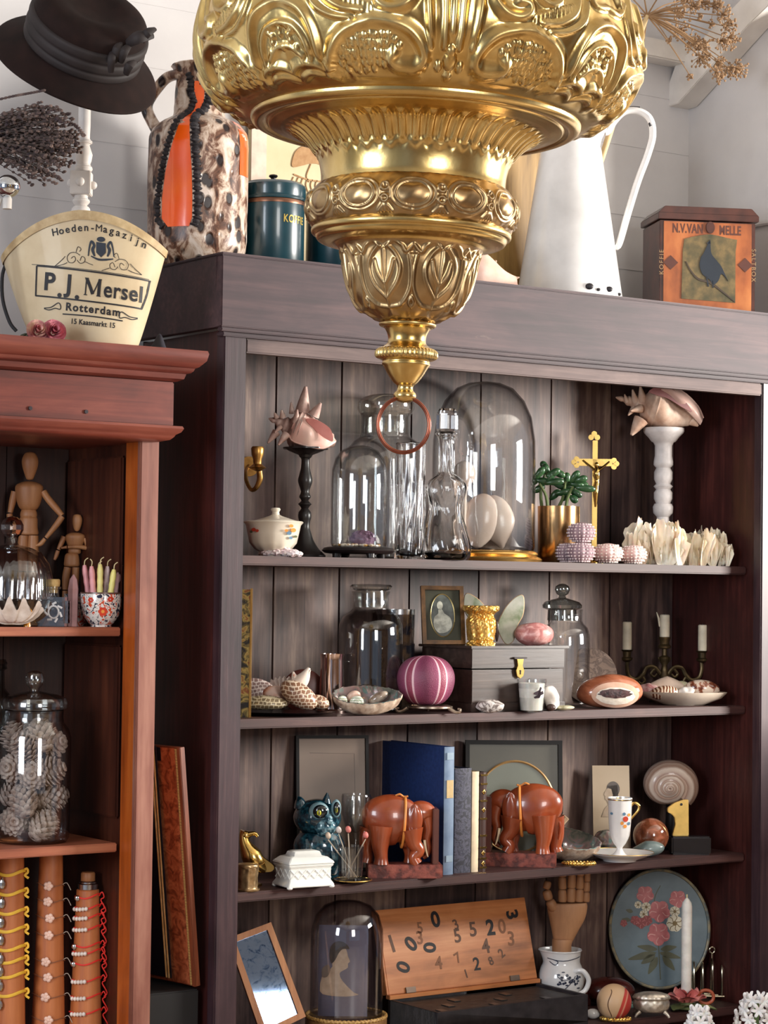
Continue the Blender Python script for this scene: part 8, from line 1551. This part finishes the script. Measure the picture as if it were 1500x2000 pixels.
# rose candle holder with candle
t = T('rose_candle_holder', 'pink metal rose-shaped candle holder with green leaves and orange handle ring', 'candle holder', 1340, .095, S4); bb = t.by
PRM = mat('pink_petal_metal', [(.3, (206, 112, 112)), (.6, (226, 148, 140)), (.8, (240, 196, 182))], sc=30, rough=.35)
g = G(t); g.lathe([(30, bb-4), (32, bb-6), (14, bb-10), (14, bb-14), (13, bb-15)], seg=40); t.part('dish', g, mat('green_leaf_metal', [(.3, (92, 106, 70)), (.7, (140, 152, 104))], sc=30, rough=.4))
for L_, (n_, r_, h_, tl) in enumerate(((6, 34, 30, .9), (5, 22, 36, .45), (4, 14, 30, .15))):
    for k in range(n_):
        a = 2*PI*k/n_+L_*.5; g = G(t); V = []
        for j in range(7):
            for i in range(9):
                u = (i/8-.5)*2; v_ = j/6; rr_ = r_*(.3+.7*v_**(1.1+tl)); wd = r_*.62*math.sin(min(v_*2.2, 1.57)); V.append((rr_*math.sin(a)+u*wd*math.cos(a), -(rr_*math.cos(a))+u*wd*math.sin(a), 12+h_*v_*(1-.25*u*u)*(1-.35*tl*v_)+(-3*v_*v_ if L_ == 0 else 0)))
        V = np.array(V); g.gridf(V, 9, 7); g.gridf((V+np.array([0, 0, -1.6]))[::-1], 9, 7); t.part('petal', g, PRM)
for x1, y1, d_ in ((1310, bb-2, -34), (1372, bb-2, -40), (1398, bb-4, -16)):
    g = G(t); dx = x1-1340; V = []
    for j in range(10):
        for i in range(5):
            u = (i/4-.5)*2; v_ = j/9; wd = 15*math.sin(v_*PI)**.6*(1+.12*math.sin(v_*20)); L_ = math.hypot(dx, d_); px_, py_ = -d_/L_, dx/L_; V.append((dx*v_+u*wd*px_, d_*v_+u*wd*py_, max(2.4, 8-6*v_+2*abs(u)+4*math.sin(v_*PI))))
    V = np.array(V); g.gridf(V, 5, 10); g.gridf((V+np.array([0, 0, -1.5]))[::-1], 5, 10); t.part('leaf', g, _mc['green_leaf_metal'])
g = G(t); g.tube([(1379+15*math.cos(a), 4, bb-24+13*math.sin(a)) for a in np.linspace(0, 2*PI, 28, endpoint=False)], 3.4, 8, closed=True); t.part('handle_ring', g, mat('rust_orange', (170, 84, 56), rough=.4)); RH = t
t = T('candle', 'tall white taper candle standing in the pink rose holder', 'candle', 1340, (RH, 0), S4+.0105*1.3); B2 = t.by
g = G(t); g.lathe([(9.8, B2), (10, B2-10), (10.4, 1772), (9, 1764), (4, 1757), (2, 1755), (.5, 1754)], seg=32); t.part('wax', g, mat('white_taper', (232, 228, 220), rough=.4, sss=.15)); g = G(t); g.tube([(1340, 0, 1755), (1340, 0, 1748)], 1.6, 6); t.part('wick', g, mat('wick_cream', (1, 1, 1)))
# toast rack
t = T('toast_rack', 'small plated metal toast rack with arched wires, right end of the bottom shelf', 'toast rack', 1400, .155, S4, turn=0); bb = t.by; RK = mat('rack_metal', (206, 196, 170), rough=.2, metal=1)
g = G(t); g.tube([(1352, -14, bb-8), (1448, -14, bb-8), (1448, 14, bb-8), (1352, 14, bb-8)], 2.2, 8, closed=True); g.tube([(1352, 0, bb-8), (1448, 0, bb-8)], 1.8, 8); t.part('base_frame', g, RK)
for i, x in enumerate((1354, 1371, 1390, 1408, 1427, 1447)):
    g = G(t); top = bb-72 if i != 2 else bb-78; g.tube([(x, -14, bb-8), (x, -13, top+20), (x, -6, top+3), (x, 0, top), (x, 6, top+3), (x, 13, top+20), (x, 14, bb-8)], 2, 8, sm=4); t.part('arch', g, RK)
g = G(t); g.tube([(1390, 0, bb-78), (1390, 0, bb-90)], 1.8, 8); g.tube([(1390+5*math.cos(a), 0, bb-95+6*math.sin(a)) for a in np.linspace(0, 2*PI, 16, endpoint=False)], 1.6, 6, closed=True); t.part('handle', g, RK)
for x in (1354, 1447):
    for d_ in (-14, 14): g = G(t); g.tube([(x, d_, bb-8), (x, d_, bb)], [2, 3], 8); t.part('foot', g, RK)
bracelet('gold bead bracelet on the bottom shelf edge before the leather ball', 1202, .070, S4, 28, 12)
# white hyacinths on the low table in front
t0 = T('plant_table', 'low dark table in front of the bookcase carrying the white hyacinths', 'table', loc=(.80, -.62, 0), rot='case', single=True)
g = G(); g.box(-.40, .45, -.20, .20, .055, .085)
for x in (-.37, .42):
    for y in (-.17, .17): g.box(x-.02, x+.02, y-.02, y+.02, 0, .0549)
for px, top, wd, lab in ((1362, 1973, 26, 'white hyacinth spike just entering the lower edge, the smaller left one'), (1474, 1948, 40, 'larger white hyacinth spike in the lower right corner')):
    Yh = -.60; z_ = .085
    if px == 1362: t0.e = None; o = t0.one(g, BSH); 
    t = T('hyacinth', lab, 'flower', px, Yh, z_); bb = t.by; rs = np.random.RandomState(px); wp = mat('white_petals', (238, 236, 236), rough=.5, sss=.15)
    gp = G(t); gp.lathe([(40, bb), (50, bb-4), (60, bb-78), (62, bb-80), (58, bb-80), (50, bb-8), (.5, bb-6)], seg=40); t.part('flower_pot', gp, mat('terracotta', (150, 96, 72), rough=.8)); gp = G(t); gp.ell(px, 0, bb-72, 54, 54, 6, 24, 8); t.part('soil', gp, _mc['potting_soil'])
    gp = G(t); gp.tube([(px, 0, bb-70), (px, 0, top+14)], [7, 5], 10); t.part('stem', gp, mat('hyacinth_green', (96, 124, 72), rough=.5))
    for k in range(5):
        a = k*1.257; gp = G(t); V = []
        for j in range(12):
            for i in range(3): f = j/11; w2 = 11*math.sin(min(1, f+.25)*PI*.9+.1); u = i-1; V.append((14*math.cos(a)+60*f*f*math.cos(a)-u*w2*math.sin(a), 14*math.sin(a)+60*f*f*math.sin(a)+u*w2*math.cos(a), 72+(170)*f-abs(u)*-3))
        V = np.array(V); gp.gridf(V, 3, 12); V2 = V*np.array([.97, .97, 1]); gp.gridf(V2[::-1], 3, 12); t.part('leaf', gp, _mc['hyacinth_green'])
    gp = G(t); n_ = 0
    for lvl in range(9):
        y = top+8+lvl*17
        for k in range(6):
            a = k*1.047+lvl*.5; r0 = wd*(.35+.65*min(1, (lvl+.6)/3)); cx_, cy_ = r0*math.cos(a), r0*math.sin(a); tilt = rs.uniform(-.3, .3)
            for p_ in range(6):
                b_ = p_*1.047; c3 = np.array([px+cx_, cy_, y]); o3 = np.array([math.cos(a)*.4, math.sin(a)*.4, 0]); d3 = np.array([-math.sin(a)*math.cos(b_), math.cos(a)*math.cos(b_), math.sin(b_)+tilt*.3]); P = [c3, c3+o3*8+d3*7, c3+o3*9+d3*13, c3+o3*3+d3*15]; gp.tube(P, [2, 3.6, 3, 1], 6, sm=2, flat=.5)
    t.part('florets', gp, wp)
